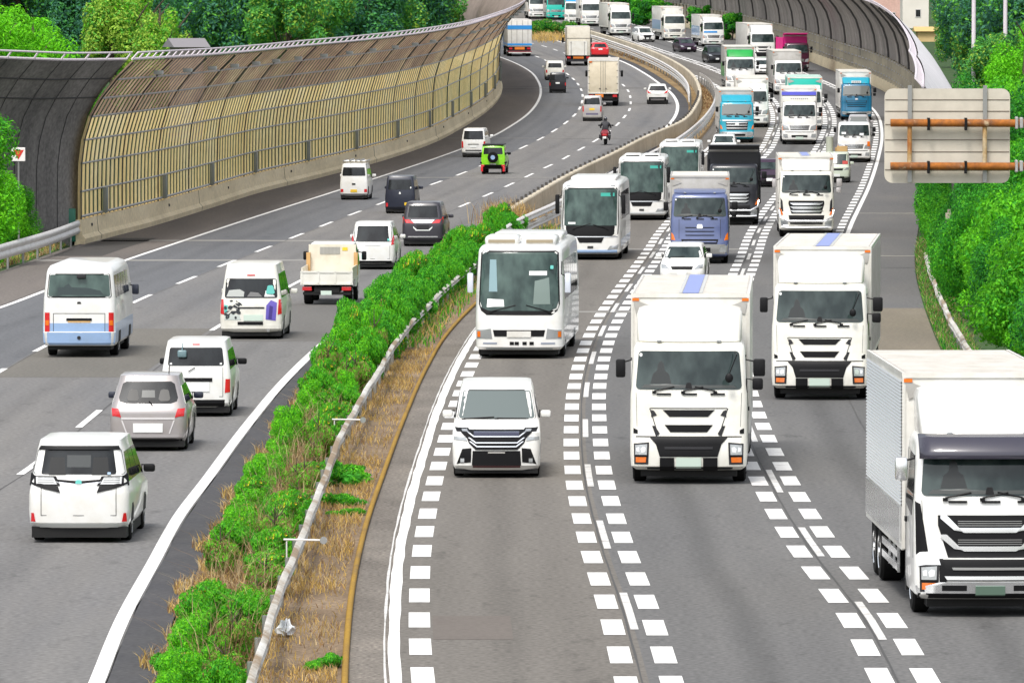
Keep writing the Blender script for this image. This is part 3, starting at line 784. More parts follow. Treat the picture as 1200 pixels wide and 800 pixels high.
def car(kind, label, cat, xc, yc, line, paint, W, L, H, front, sh, group=None, extra=0.0, scale=1.0, wr=.32, glass=GLASSD, side_glass=None, mirr=None, under=.18, axles=None):
    t = empty(kind, (0,0,0), 0, label, cat, group)
    B, w, f, r = shell(W, L, H, front, **sh)
    B.mesh('body', paint, t)
    ax = sh.get('axle', .95)
    fa, ra = (0, -(L-2*ax) + .0) if front else (L-2*ax, 0)
    for y in (fa, ra):
        for sx in (-1, 1): wheel(t, sx*(w-.13), y, wr, .21, sx)
    # wheel arches as dark lips
    for y in (fa, ra):
        B.pair('wheel_arch', CHASS, t, 's', [(y-wr-.05,under+.03),(y+wr+.05,under+.03),(y+wr*.75,wr*2-.02),(y+.12,wr*2+.06),(y-.12,wr*2+.06),(y-wr*.75,wr*2-.02)], d=.004, nc=5)
    b = MB(); b.box(-w+.06, w-.06, r+.12, f-.16, max(.10, under-.10), sh.get('sill', .2)+.02); b.build('underbody', CHASS, t)  # set low and black so its shape deepens the shade beneath
    hz, hd, cz, cd = sh.get('hood', (.95,.4,1.05,1.0)); tz, td = sh.get('top', (1.75,2.0)); rr_ = sh.get('rear', (.04,.25))
    bz = cz
    # side windows: front door, rear door, quarter
    y0 = f-cd-.12; y1 = r+rr_[0]+.25; t0 = f-td-.12; t1 = r+rr_[1]+.25
    n = 3 if L > 3.6 else 2
    zt = tz-.07; zb = bz+.04
    for k in range(n):
        a, c = k/n, (k+1)/n; g = .035
        B.pair('side_window', GLASSD, t, 's', [(y0+(y1-y0)*c+g, zb), (y0+(y1-y0)*a-g, zb), (t0+(t1-t0)*a-g, zt), (t0+(t1-t0)*c+g, zt)], d=.006, nc=3)
    ym = y0-.25
    for sx in (-1, 1):
        mirror(t, sx*(w+.11), ym, bz+.10, .22, .12, .15, mirr or paint, (sx*(w*.97), ym, bz+.02))
    place(t, xc, yc, line, front, extra, scale)
    return t, B, w, f, r

def front_face(t, B, w, ws, wst, zb, zt, lamps, grille, intake, plate=.45, wipers=True, glass=GLASS, badge=True):
    B.panel('windscreen', glass, t, 'f', rr(ws, wst, zb, zt, .06), .008, 11)
    for p in lamps: B.pair('headlight', LENS, t, 'f', p, d=.012, nc=4)
    if grille: B.panel('grille', BLACK, t, 'f', grille, .010, 9)
    if intake: B.panel('air_intake', BLACK, t, 'f', intake, .010, 9)
    if plate: B.panel('licence_plate', PLATEW, t, 'f', quad(-.17,.17,plate-.08,plate+.08), .025, 3)
    if wipers: wiper(t, B, .5, zb+.01, -.05, zb+.05)

def rear_face(t, B, w, win, tails, plate=None, pm=PLATEW, bumper=None, strip=None, glass=GLASSD, tailm=REDL, wip=None, brake=None, seam=None):
    B.panel('rear_window', glass, t, 'r', win, .008, 11)
    for p in tails: B.pair('tail_light', tailm, t, 'r', p, d=.012, nc=4)
    if plate: B.panel('licence_plate', pm, t, 'r', plate, .02, 3)
    if bumper: B.panel('rear_bumper', bumper[0], t, 'r', bumper[1], .014, 11)
    if strip: B.panel('tailgate_strip', strip[0], t, 'r', strip[1], .018, 7)
    if brake: B.panel('brake_light', REDL, t, 'r', brake, .012, 3)
    if seam:
        x, z0, z1 = seam
        for q in (quad(-x, -x+.012, z0, z1), quad(x-.012, x, z0, z1), quad(-x, x, z0-.012, z0)):
            B.panel('tailgate_seam', DARKG, t, 'r', q, .004, 3)
    if wip:
        b = MB(); P = []
        for i in range(4):
            s_ = i/3; x = wip[0]+(wip[2]-wip[0])*s_; z = wip[1]+(wip[3]-wip[1])*s_
            P.append((x, B.yr(x, z)-.03, z))
        b.tube(P, .012, 5); b.build('rear_wiper', BLACK, t)
# ------------------------------------------------------------------ vehicles driving away (left carriageway)
class Mid:
    def __init__(s, *l): s.l = l
    def slope(s, Y, d=6.0): return sum(q.slope(Y, d) for q in s.l)/len(s.l)
LL = Mid(LA, LB); RL = Mid(LC, LD)
GL_ = 'vehicles driving away on the left carriageway'

MV = dict(hood=(.95,.35,1.08,.95), top=(1.74,1.9), rear=(.06,.24), sill=.28, tumble=.84)
# 1 white minivan, nearest
t, B, w, f, r = car('minivan', 'white minivan with clear tail lamps above black slashes, nearest on the left', 'minivan', 97, 632, LL, WHITE, 1.87, 4.9, 1.92, False, MV, mirr=BLACK)
rear_face(t, B, w, rr(.85,.78,1.27,1.73,.05), [], None, seam=(.70,.52,1.02))
B.panel('roof_spoiler', BLACK, t, 'r', [(-.76,1.72),(.76,1.72),(.72,1.79),(-.72,1.79)], .05, 9)
B.pair('tail_surround', BLACK, t, 'r', [(.34,1.06),(.925,1.06),(.90,1.285),(.42,1.235)], d=.014, nc=6)
B.pair('tail_light', mat('silvered_tail_lens', (.62,.63,.63), .2, coat=.8), t, 'r', [(.40,1.09),(.91,1.08),(.885,1.265),(.47,1.22)], d=.02, nc=5)
for z in (1.125, 1.165, 1.205): B.pair('lens_line', mat('lens_line_grey', (.22,.23,.23), .4), t, 'r', quad(.46,.895,z,z+.012), d=.024, nc=4)
B.pair('tail_slash', BLACK, t, 'r', [(.34,.94),(.62,1.0),(.92,1.10),(.91,1.14),(.62,1.085),(.38,1.05)], d=.022, nc=7)
B.pair('tail_bar', BLACK, t, 'r', [(.04,1.10),(.40,1.14),(.42,1.18),(.04,1.15)], d=.022, nc=5)
B.panel('tailgate_trim', CHROME, t, 'r', [(-.34,1.09),(.34,1.09),(.42,1.14),(-.42,1.14)], .014, 7)
B.panel('tailgate_badge', TEALG, t, 'r', rr(.06,.05,1.10,1.17,.02), .026, 3)
B.pair('rear_reflector', REDL, t, 'r', [(.80,.40),(.89,.40),(.88,.56),(.83,.56)], d=.012, nc=3)
B.panel('rear_bumper', mat('pale_bumper', (.66,.68,.66), .35, coat=.5), t, 'r', quad(-.90,.90,.29,.36), .012, 11)
B.panel('window_sticker', mat('pale_blue_sticker', (.35,.48,.66), .5), t, 'r', rr(.03,.03,1.27,1.31,.01), .014, 3).location.x = .56
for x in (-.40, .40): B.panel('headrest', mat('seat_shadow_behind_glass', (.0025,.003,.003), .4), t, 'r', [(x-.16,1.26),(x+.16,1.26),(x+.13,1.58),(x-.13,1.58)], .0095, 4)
for x in (.0,): B.panel('daylight_patch', mat('daylight_through_cabin', (.055,.06,.06), .25), t, 'r', [(-.22,1.40),(.22,1.40),(.22,1.62),(-.22,1.62)], .0095, 4)  # daylight through the cabin, painted as a paler patch on the glass

# 2 silver compact
CH = dict(hood=(.9,.35,1.02,.95), top=(1.52,1.8), rear=(.10,.34), sill=.22, tumble=.80)
t, B, w, f, r = car('compact_minivan', 'pinkish silver compact minivan with wide white plate, between the white minivan and the white van', 'minivan', 176.5, 526, LL, PSILV, 1.72, 4.2, 1.71, False, CH, mirr=NAVY)
rear_face(t, B, w, [(-.64,1.12),(-.50,1.07),(.50,1.07),(.64,1.12),(.66,1.20),(.58,1.50),(.50,1.55),(-.50,1.55),(-.58,1.50),(-.66,1.20)], [[(.60,.76),(.80,.79),(.82,.97),(.66,.96)]], quad(-.33,.33,.43,.63), wip=(.10,1.03,.02,1.12),
          bumper=(mat('silver_shade', (.36,.34,.34), .4, metal=.2, coat=.5), [(-.80,.30),(.80,.30),(.82,.38),(-.82,.38)]))
B.panel('bumper_lip', BLACK, t, 'r', quad(-.76,.76,.22,.28), .016, 9)
B.pair('bumper_crease', mat('bright_silver', (.62,.60,.60), .3, coat=.6), t, 'r', [(.46,.40),(.49,.40),(.60,.70),(.57,.70)], d=.012, nc=3)
B.panel('tailgate_strip', mat('bright_silver', (.62,.60,.60), .3, coat=.6), t, 'r', [(-.60,.72),(.60,.72),(.60,.76),(-.60,.76)], .010, 9)
for x in (-.34, .36): B.panel('headrest', mat('seat_shadow_behind_glass', (.0025,.003,.003), .4), t, 'r', rr(.13,.10,1.12,1.38,.06), .0095, 4).location.x = x
B.panel('daylight_patch', mat('daylight_through_cabin', (.055,.06,.06), .25), t, 'r', [(-.15,1.20),(.15,1.20),(.14,1.36),(-.14,1.36)], .0095, 3)  # paler paint on the glass stands for daylight through the cabin
b = MB(); b.tube([(.42,r+.9,1.69),(.44,r+.75,1.88)], .012, 5); b.build('antenna', BLACK, t)

# 3 white delivery van
VN = dict(hood=(1.0,.3,1.1,.7), top=(1.66,1.35), rear=(.03,.16), sill=.24, tumble=.86, cr=.12)
t, B, w, f, r = car('delivery_van', 'white delivery van with black lower bumper and round mirror inside its rear window', 'van', 232, 486, LL, WHITE, 1.71, 4.4, 1.86, False, VN, mirr=BLACK)
rear_face(t, B, w, rr(.68,.64,1.24,1.68,.05), [[(.70,.58),(.83,.60),(.83,.92),(.72,.92)]], quad(-.33,.33,.62,.84), strip=(BLACK, quad(-.40,.40,.86,.95)),
          bumper=(BLACK, [(-.81,.25),(.81,.25),(.83,.42),(-.83,.42)]), wip=(-.02,1.20,-.18,1.10), brake=quad(-.09,.09,1.735,1.775), seam=(.66,.5,1.2))
b = MB(); b.rbox(-.44,-.22,r-.02,r+.06,1.44,1.62,.06,3); b.tube([(-.33,r+.05,1.6),(-.33,r+.12,1.78)], .015, 6); b.build('under_view_mirror', mat('teal_grey_mirror', (.14,.22,.24), .25), t, 40)
B.panel('window_sticker', PAPER, t, 'r', quad(-.63,-.58,1.27,1.31), .014, 3); B.panel('window_sticker', PAPER, t, 'r', quad(.58,.63,1.27,1.31), .014, 3)

# 4 cream high-roof van with graphics
HV = dict(hood=(1.05,.2,1.2,.5), top=(2.02,1.2), rear=(.03,.16), sill=.22, tumble=.83, cr=.14)
t, B, w, f, r = car('high_roof_van', 'cream high-roof van with black and violet graphics on its tailgate', 'van', 296.5, 396, LL, CREAM, 1.88, 5.0, 2.26, False, HV)
rear_face(t, B, w, rr(.79,.76,1.24,1.82,.06), [[(.80,.74),(.92,.76),(.91,1.20),(.83,1.20)]], quad(-.22,.36,.56,.74), pm=PLATEG, brake=quad(-.12,.12,1.90,1.94), strip=(DARKG, quad(-.40,.40,.93,.97)),
          bumper=(CREAM, quad(-.90,.90,.24,.44)))
B.panel('rear_step', BLACK, t, 'r', quad(-.40,.36,.44,.53), .03, 5)
rng = random.Random(4); gi = mat('ink_graphic', (.03,.035,.04), .5); gp = mat('pale_graphic', (.50,.55,.52), .5)
b = MB()
for k in range(26):
    x = rng.uniform(-.78,-.30); z = rng.uniform(.62,1.16); a = rng.uniform(.02,.07); c = rng.uniform(.012,.04); y = B.yr(x, z)-.010-.0004*k; rot = rng.uniform(-1, 1)
    P = [(x+a*1.4*math.cos(q+rot)*(.7+.3*rng.random()), y, z+c*1.5*math.sin(q)) for q in [i*math.pi/4 for i in range(8)]]
    b.add(P, [tuple(range(8))[::-1]])
b.build('ink_blot_graphic', gi, t)
B.panel('pale_graphic', gp, t, 'r', [(-.80,.58),(-.30,.58),(-.34,.72),(-.78,.80)], .007, 5)
B.panel('violet_graphic', VIOLETG, t, 'r', [(.44,.60),(.74,.56),(.78,1.10),(.60,1.18),(.46,1.02)], .009, 5)
B.panel('violet_graphic', mat('dark_violet_graphic', (.05,.03,.20), .5), t, 'r', [(.52,.62),(.62,.60),(.66,.98),(.56,1.02)], .012, 3)
B.panel('teal_graphic', TEALG, t, 'r', [(-.84,.80),(-.72,.80),(-.70,1.02),(-.80,1.04)], .012, 3)
B.panel('cargo_bundle', mat('white_bundle_behind_glass', (.42,.44,.42), .6), t, 'r', [(-.74,1.28),(-.22,1.28),(-.20,1.42),(-.34,1.50),(-.66,1.47)], .014, 6)
B.panel('cargo_bundle', mat('grey_bundle_behind_glass', (.16,.16,.16), .6), t, 'r', [(-.12,1.28),(.34,1.28),(.22,1.40),(-.02,1.42)], .014, 6)
B.panel('window_picture', TEALG, t, 'r', rr(.13,.09,1.36,1.62,.05), .014, 4).location.x = .58
B.panel('window_picture', PAPER, t, 'r', [(.40,1.28),(.72,1.28),(.60,1.42),(.44,1.46)], .0155, 3)
b = MB(); b.tube([(.52,r-.05,.28),(.52,r+.3,.28)], .05, 10); b.build('exhaust', STEEL, t)

# 5 microbus, white over pale blue
t = empty('microbus', (0,0,0), 0, 'white microbus with pale blue lower band and tall red rear lamps', 'minibus')
L = 7.0; rr0 = -1.6; f0 = L-1.6
B = Body([(.34,f0-.1,rr0+.06,.98,.1,.04,.14),(.42,f0,rr0,1.02,.1,.05,.16),(.72,f0,rr0-.02,1.035,.1,.05,.16),(.74,f0,rr0+.02,1.035,.1,.05,.16),(1.3,f0,rr0+.02,1.035,.1,.05,.18),(1.7,f0-.2,rr0+.04,1.02,.1,.06,.2),(2.40,f0-.7,rr0+.14,.95,.1,.06,.22),
          (2.50,f0-.8,rr0+.17,.92,.1,.06,.22),(2.60,f0-1.0,rr0+.26,.85,.1,.06,.22),(2.66,f0-1.3,rr0+.5,.70,.08,.06,.22)])
B.mesh('body', WHITE, t)
B.panel('window_rubber', BLACK, t, 'r', rr(.92,.87,1.70,2.38,.06), .008, 9)
B.panel('rear_window', GLASST, t, 'r', rr(.88,.84,1.74,2.35,.05), .016, 9)
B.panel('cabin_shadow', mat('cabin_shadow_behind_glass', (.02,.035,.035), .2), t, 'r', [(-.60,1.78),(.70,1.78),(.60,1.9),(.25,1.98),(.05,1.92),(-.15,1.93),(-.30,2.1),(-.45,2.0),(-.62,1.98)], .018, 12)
b = MB(); b.rbox(-.06,.20,rr0-.03,rr0+.03,2.24,2.38,.05,2); b.build('under_view_mirror', DARKG, t, 40)
B.panel('lower_band', LBLUE, t, 'r', quad(-1.02,1.02,.74,.98), .006, 13)
B.panel('lower_band', LBLUE, t, 'R', quad(rr0+.2,f0-.3,.42,.98), .006, 9); B.panel('lower_band', LBLUE, t, 'L', quad(rr0+.2,f0-.3,.42,.98), .006, 9)
B.panel('rear_bumper', LBLUE, t, 'r', [(-1.0,.36),(1.0,.36),(1.03,.72),(-1.03,.72)], .03, 13)
B.panel('bumper_knob', DARKG, t, 'r', rr(.05,.05,.52,.62,.04), .05, 4)
o = B.pair('tail_light', REDL, t, 'r', quad(.84,.98,.74,1.28), d=.02, nc=4)
B.pair('turn_signal', AMBER, t, 'r', quad(.86,.96,.92,1.06), d=.028, nc=3)
B.panel('tailgate_handle', BLACK, t, 'r', quad(-.36,.36,1.05,1.12), .02, 5); B.panel('handle_glow', mat('painted_amber_glow', (.62,.38,.16), .5), t, 'r', quad(-.32,.32,1.0,1.05), .012, 5)  # amber glow under the handle is put into the strip's colour
B.panel('tailgate_badge', DARKG, t, 'r', rr(.06,.05,1.53,1.59,.02), .012, 3)
for q in (quad(-.74,-.725,.74,1.25), quad(.725,.74,.74,1.25), quad(-.74,.74,1.25,1.262)): B.panel('tailgate_seam', DARKG, t, 'r', q, .009, 4)
for k in range(5):
    y = rr0+.35+k*1.02
    B.pair('side_window', GLASSD, t, 's', [(y,1.70),(y+.90,1.70),(y+.88,2.33),(y+.04,2.33)], d=.008, nc=3)
for y in (0, 3.9):
    for sx in (-1, 1): wheel(t, sx*.88, y, .37, .24, sx); 
    B.pair('wheel_arch', CHASS, t, 's', [(y-.45,.36),(y+.45,.36),(y+.38,.72),(y-.38,.72)], d=.010, nc=4)
b = MB(); b.box(-.9,.9,rr0+.2,f0-.3,.22,.4); b.build('underbody', CHASS, t)
mirror(t, 1.16, f0-.9, 1.72, .2, .12, .3, NAVY, (1.0,f0-.9,1.9)); mirror(t, -1.16, f0-.9, 1.72, .2, .12, .3, NAVY, (-1.0,f0-.9,1.9))
place(t, 98, 416, LL, False)

# 6 light tipper seen from behind
t = empty('tipper_truck', (0,0,0), 0, 'small beige tipper truck with open empty load bed and grilled headboard', 'truck')
b = MB(); b.box(-.86,.86,-1.0,2.2,.82,.90)
for sx in (-1, 1):
    xa, xb = sorted((sx*.86, sx*.81)); b.box(xa, xb, -1.0, 2.2, .90, 1.25)
b.build('load_bed', TANP, t)
b = MB(); b.box(-.88,.88,-1.06,-1.0,.70,1.12)
for x in (-.86, -.30, .26, .80): b.box(x, x+.06, -1.085, -1.06, .70, 1.12)
b.box(-.88,.88,-1.085,-1.06,1.08,1.14); b.box(-.88,.88,-1.085,-1.06,.68,.74)
b.build('tailgate', CREAM, t)
for sx in (-1, 1): 
    b = MB(); xa, xb = sorted((sx*.87, sx*.74)); b.box(xa, xb, 2.0, 2.2, .9, 1.66)
    b.build('bed_post', mat('orange_tan_paint', (.55,.33,.13), .6, dirt=.2), t)
b = MB(); b.box(-.80,.80,2.2,2.26,.9,1.93); b.build('headboard', TANP, t)
b = MB(); b.box(-.42,.26,2.185,2.199,1.60,1.84); hb = b.build('headboard_grille', mat('grey_mesh_panel', (.28,.28,.26), .7), t)
b = MB()
for k in range(14): b.box(-.40+k*.047, -.385+k*.047, 2.178, 2.186, 1.60, 1.84)
b.build('grille_bar', BOXG, hb)
b = MB(); b.box(.34,.52,2.185,2.199,1.72,1.83); b.build('yellow_sticker', PLATEY, t)
K = Body([(.5,4.2,2.4,.80,.06,.02,.1),(1.0,4.2,2.4,.84,.06,.02,.1),(1.45,4.1,2.4,.82,.06,.02,.1),(1.95,3.7,2.45,.74,.06,.02,.1),(2.0,3.5,2.5,.66,.06,.02,.1)])
K.mesh('cab', WHITE, t); K.panel('cab_rear_window', GLASSD, t, 'r', rr(.6,.55,1.4,1.8,.05), .008, 5); K.pair('side_window', GLASSD, t, 's', [(2.9,1.2),(3.9,1.2),(3.6,1.75),(2.9,1.8)], d=.006)
K.panel('windscreen', GLASS, t, 'f', rr(.74,.68,1.2,1.85,.05), .008, 7)
b = MB(); b.box(-.42,.42,-1.0,3.8,.42,.60); b.box(-.80,.80,-.98,-.9,.34,.44); b.box(-.8,.8,-.4,-.3,.60,.82); b.build('chassis', CHASS, t)
for sx in (-1, 1):
    xa, xb = sorted((sx*.50, sx*.82)); b = MB(); b.rbox(xa, xb, -1.03,-.95,.48,.62,.02); b.build('tail_light', REDL, t)
b = MB(); b.box(-.2,.16,-1.02,-.99,.34,.48); b.build('licence_plate', PLATEG, t)
for y in (0, 3.2):
    for sx in (-1, 1): wheel(t, sx*.66, y, .33, .30, sx)
mirror(t, 1.0, 3.7, 1.5, .16, .1, .3, BLACK, (.8,3.7,1.7)); mirror(t, -1.0, 3.7, 1.5, .16, .1, .3, BLACK, (-.8,3.7,1.7))
place(t, 385, 356, LL, False)

# 7 white tall wagon
t, B, w, f, r = car('minivan', 'white minivan with broad black rear window, ahead of the small tipper truck', 'minivan', 438.5, 315, LL, WHITE, 1.70, 4.5, 1.82, False, dict(MV, sill=.24, top=(1.66,1.8)), mirr=WHITE)
rear_face(t, B, w, rr(.74,.70,1.06,1.66,.05), [[(.70,.94),(.82,.96),(.82,1.20),(.77,1.34)]], None, bumper=(BLACK, quad(-.72,.72,.25,.34)), strip=(CHROME, quad(-.3,.3,.93,.98)), seam=(.66,.42,.92))
B.panel('tailgate_sticker', TEALG, t, 'r', rr(.06,.06,.40,.62,.05), .012, 3).location.x = -.36
B.panel('window_sticker', TEALG, t, 'r', quad(.56,.64,1.10,1.18), .014, 3)

# 8 dark grey minivan with broad red lamps
t, B, w, f, r = car('minivan', 'dark grey minivan with broad red tail lamps and silver tailgate bar', 'minivan', 497, 288, LL, DGREY, 1.74, 4.9, 1.86, False, dict(MV, sill=.24))
rear_face(t, B, w, rr(.76,.70,1.20,1.70,.05), [[(.36,.96),(.84,.98),(.86,1.24),(.56,1.12)]], quad(-.26,.26,.74,.90), pm=DARKG)
B.panel('tailgate_strip', CHROME, t, 'r', [(-.36,.98),(.36,.98),(.50,1.12),(-.50,1.12)], .016, 7)
B.panel('rear_bumper', CHROME, t, 'r', quad(-.62,.62,.38,.43), .02, 9)
B.pair('plate_garnish', PLATEW, t, 'r', [(.28,.66),(.40,.78),(.40,.84),(.26,.72)], d=.014, nc=3); B.panel('plate_garnish', PLATEW, t, 'r', quad(-.30,.30,.66,.70), .014, 5)

# 9 black kei van
KV = dict(hood=(.95,.15,1.1,.35), top=(1.66,.8), rear=(.02,.10), sill=.22, tumble=.88, cr=.08)
t, B, w, f, r = car('kei_van', 'small black box van with small yellow plate, behind the dark grey minivan', 'van', 469.5, 250, LL, NAVY, 1.46, 3.4, 1.84, False, dict(KV, axle=.5))
rear_face(t, B, w, rr(.58,.55,1.16,1.64,.04), [[(.58,.34),(.69,.34),(.69,.52),(.58,.52)]], quad(.22,.42,.40,.54), pm=PLATEY, seam=(.60,.34,1.14))
B.panel('tailgate_badge', PLATEW, t, 'r', rr(.05,.02,.95,1.06,.02), .012, 3); B.panel('window_sticker', PAPER, t, 'r', quad(.50,.55,1.22,1.30), .014, 3)

# 10 white kei van with ladder rack
t, B, w, f, r = car('kei_van', 'small white van with roof rack on top, in the far left lane', 'van', 415.5, 234, LL, WHITE, 1.44, 3.4, 1.88, False, dict(KV, axle=.5))
rear_face(t, B, w, rr(.60,.56,1.24,1.68,.05), [[(.54,.40),(.68,.40),(.68,.56),(.54,.56)]], quad(-.17,.17,.40,.54), pm=PLATEY, bumper=(mat('grey_bumper', (.3,.3,.3), .5), quad(-.68,.68,.25,.33)), strip=(BLACK, rr(.09,.09,.78,.86,.02)))
b = MB()
for y in (.3, 1.2, 2.1): b.tube([(-.62,y,1.78),(-.60,y,1.98),(.60,y,1.98),(.62,y,1.78)], .02, 6)
b.tube([(-.58,0,2.0),(-.58,2.6,2.0)], .03, 6); b.tube([(.58,0,2.0),(.58,2.6,2.0)], .03, 6); b.tube([(-.25,-.1,2.03),(-.25,2.6,2.03)], .04, 6); b.tube([(.3,-.1,2.03),(.3,2.4,2.03)], .04, 6); b.tube([(.05,0,2.02),(.05,2.4,2.02)], .03, 6)
b.build('roof_rack', STEEL, t, 40)

# 11 white van further on
t, B, w, f, r = car('delivery_van', 'white van beside the concrete barrier, left of the lime green jeep', 'van', 556, 184, LL, WHITE, 1.52, 4.7, 1.80, False, dict(VN, hood=(1.0,.15,1.15,.4)))
rear_face(t, B, w, rr(.62,.58,1.12,1.66,.05), [[(.62,.60),(.74,.60),(.74,1.0),(.64,1.0)]], quad(-.2,.2,.62,.76), strip=(DARKG, quad(-.34,.34,.80,.84)), bumper=(DARKG, quad(-.5,.5,.40,.47)))

# 12 lime jeep
JP = dict(hood=(1.0,.2,1.06,1.25), top=(1.60,1.5), rear=(.0,.06), sill=.42, tumble=.90, cr=.05, axle=.5, crown=.03)
t, B, w, f, r = car('offroad_car', 'lime green boxy jeep with black roof and spare wheel on its tail', 'car', 578.5, 204, LL, LIME, 1.40, 3.3, 1.70, False, JP, wr=.34, under=.4, mirr=BLACK)
rear_face(t, B, w, rr(.56,.53,1.16,1.54,.04), [], quad(-.17,.17,.50,.62))
B.panel('rear_bumper', BLACK, t, 'r', quad(-.70,.70,.42,.56), .10, 9)
for sx in (-1, 1):
    b = MB(); xa, xb = sorted((sx*.50, sx*.70)); b.rbox(xa, xb, r-.14, r-.10, .44, .56, .02); b.build('tail_light', REDL, t)
    b = MB(); xa, xb = sorted((sx*.6, sx*.76)); b.rbox(xa, xb, -.45, .45, .60, .74, .06); b.build('wheel_flare', BLACK, t)
    b = MB(); xa, xb = sorted((sx*.57, sx*.70)); b.rbox(xa, xb, r-.17, r-.02, .16, .44, .02); b.build('mud_flap', REDP, t)
b = MB(); b.rbox(-.62,.62,r+.05,r+2.2,1.67,1.735,.03); b.build('roof_panel', BLACK, t)
b = MB(); prof = [(.0,.12),(.0,.26),(.03,.31),(.15,.31),(.18,.26),(.18,.05)]
vs = []; fs = []; n = 24
for (yy, q) in prof:
    for k in range(n): vs.append((q*math.cos(2*math.pi*k/n), r-.02-yy, .98+q*math.sin(2*math.pi*k/n)))
for i in range(len(prof)-1):
    for k in range(n): fs.append((i*n+k, i*n+(k+1) % n, (i+1)*n+(k+1) % n, (i+1)*n+k))
fs.append(tuple((len(prof)-1)*n+k for k in range(n)))
sp = mesh_obj('spare_wheel', vs, fs, RUB, t, 35)
b = MB(); b.tube([(0,r-.19,.98),(0,r-.215,.98)], .13, 16); b.build('wheel_cover', LBLUE, sp)

# 14 silver kei van, yellow plate
t, B, w, f, r = car('kei_van', 'small silver van with bright yellow plate, close behind the big cream box truck', 'van', 694, 142, LL, SILVER, 1.42, 3.4, 1.84, False, dict(KV, axle=.5))
rear_face(t, B, w, rr(.58,.54,1.22,1.72,.04), [[(.60,.70),(.69,.70),(.69,1.1),(.61,1.1)]], quad(-.19,.19,.80,.96), pm=PLATEY, bumper=(BOXG, quad(-.68,.68,.28,.46)))
B.panel('bumper_inset', mat('violet_grey', (.14,.13,.20), .5), t, 'r', quad(-.45,.45,.42,.60), .012, 5)

# 16 white crossover right lane
CR = dict(hood=(.95,.3,1.05,1.1), top=(1.48,1.9), rear=(.08,.42), sill=.30, tumble=.76, axle=.85)
t, B, w, f, r = car('crossover_car', 'white crossover with dark lower bumper, alone in the right lane of the left carriageway', 'car', 770.5, 122, LL, WHITE, 1.72, 4.3, 1.58, False, CR)
rear_face(t, B, w, rr(.66,.56,1.06,1.44,.06), [[(.50,.84),(.85,.88),(.85,1.10),(.64,1.02)]], quad(-.22,.22,.78,.90), bumper=(BLACK, quad(-.82,.82,.32,.56)))
B.panel('skid_plate', SILVER, t, 'r', [(-.50,.33),(.50,.33),(.56,.42),(-.56,.42)], .02, 7)

# 17 black boxy kei
t, B, w, f, r = car('kei_car', 'small black boxy car in front of the cream off-roader', 'car', 653.5, 109, LL, BLACKP, 1.42, 3.3, 1.68, False, dict(KV, axle=.5, top=(1.52,.9)))
rear_face(t, B, w, rr(.58,.54,1.08,1.52,.04), [[(.60,.62),(.69,.62),(.69,.86),(.60,.86)]], quad(-.17,.17,.76,.90))
B.panel('rear_bumper', DARKG, t, 'r', quad(-.66,.66,.28,.46), .014, 7)

# 18 cream off-roader
t, B, w, f, r = car('offroad_car', 'cream upright car with small rear window, left of the gated box truck', 'car', 650, 94, LL, CREAM, 1.72, 4.2, 1.72, False, dict(CR, top=(1.6,1.6), rear=(.02,.12), tumble=.86))
rear_face(t, B, w, rr(.60,.56,1.12,1.52,.05), [[(.66,.66),(.80,.66),(.80,.92),(.68,.92)]], None, bumper=(DARKG, quad(-.80,.80,.32,.48)))

# 20 red car
t, B, w, f, r = car('crossover_car', 'bright red crossover right of the gated box truck', 'car', 702, 68, LL, REDP, 1.80, 4.3, 1.56, False, CR, extra=6)
rear_face(t, B, w, rr(.64,.54,1.08,1.42,.06), [[(.56,.90),(.86,.94),(.86,1.06),(.66,1.04)]], quad(-.2,.2,.82,.96), tailm=mat('pale_pink_lamp', (.62,.25,.26), .3))

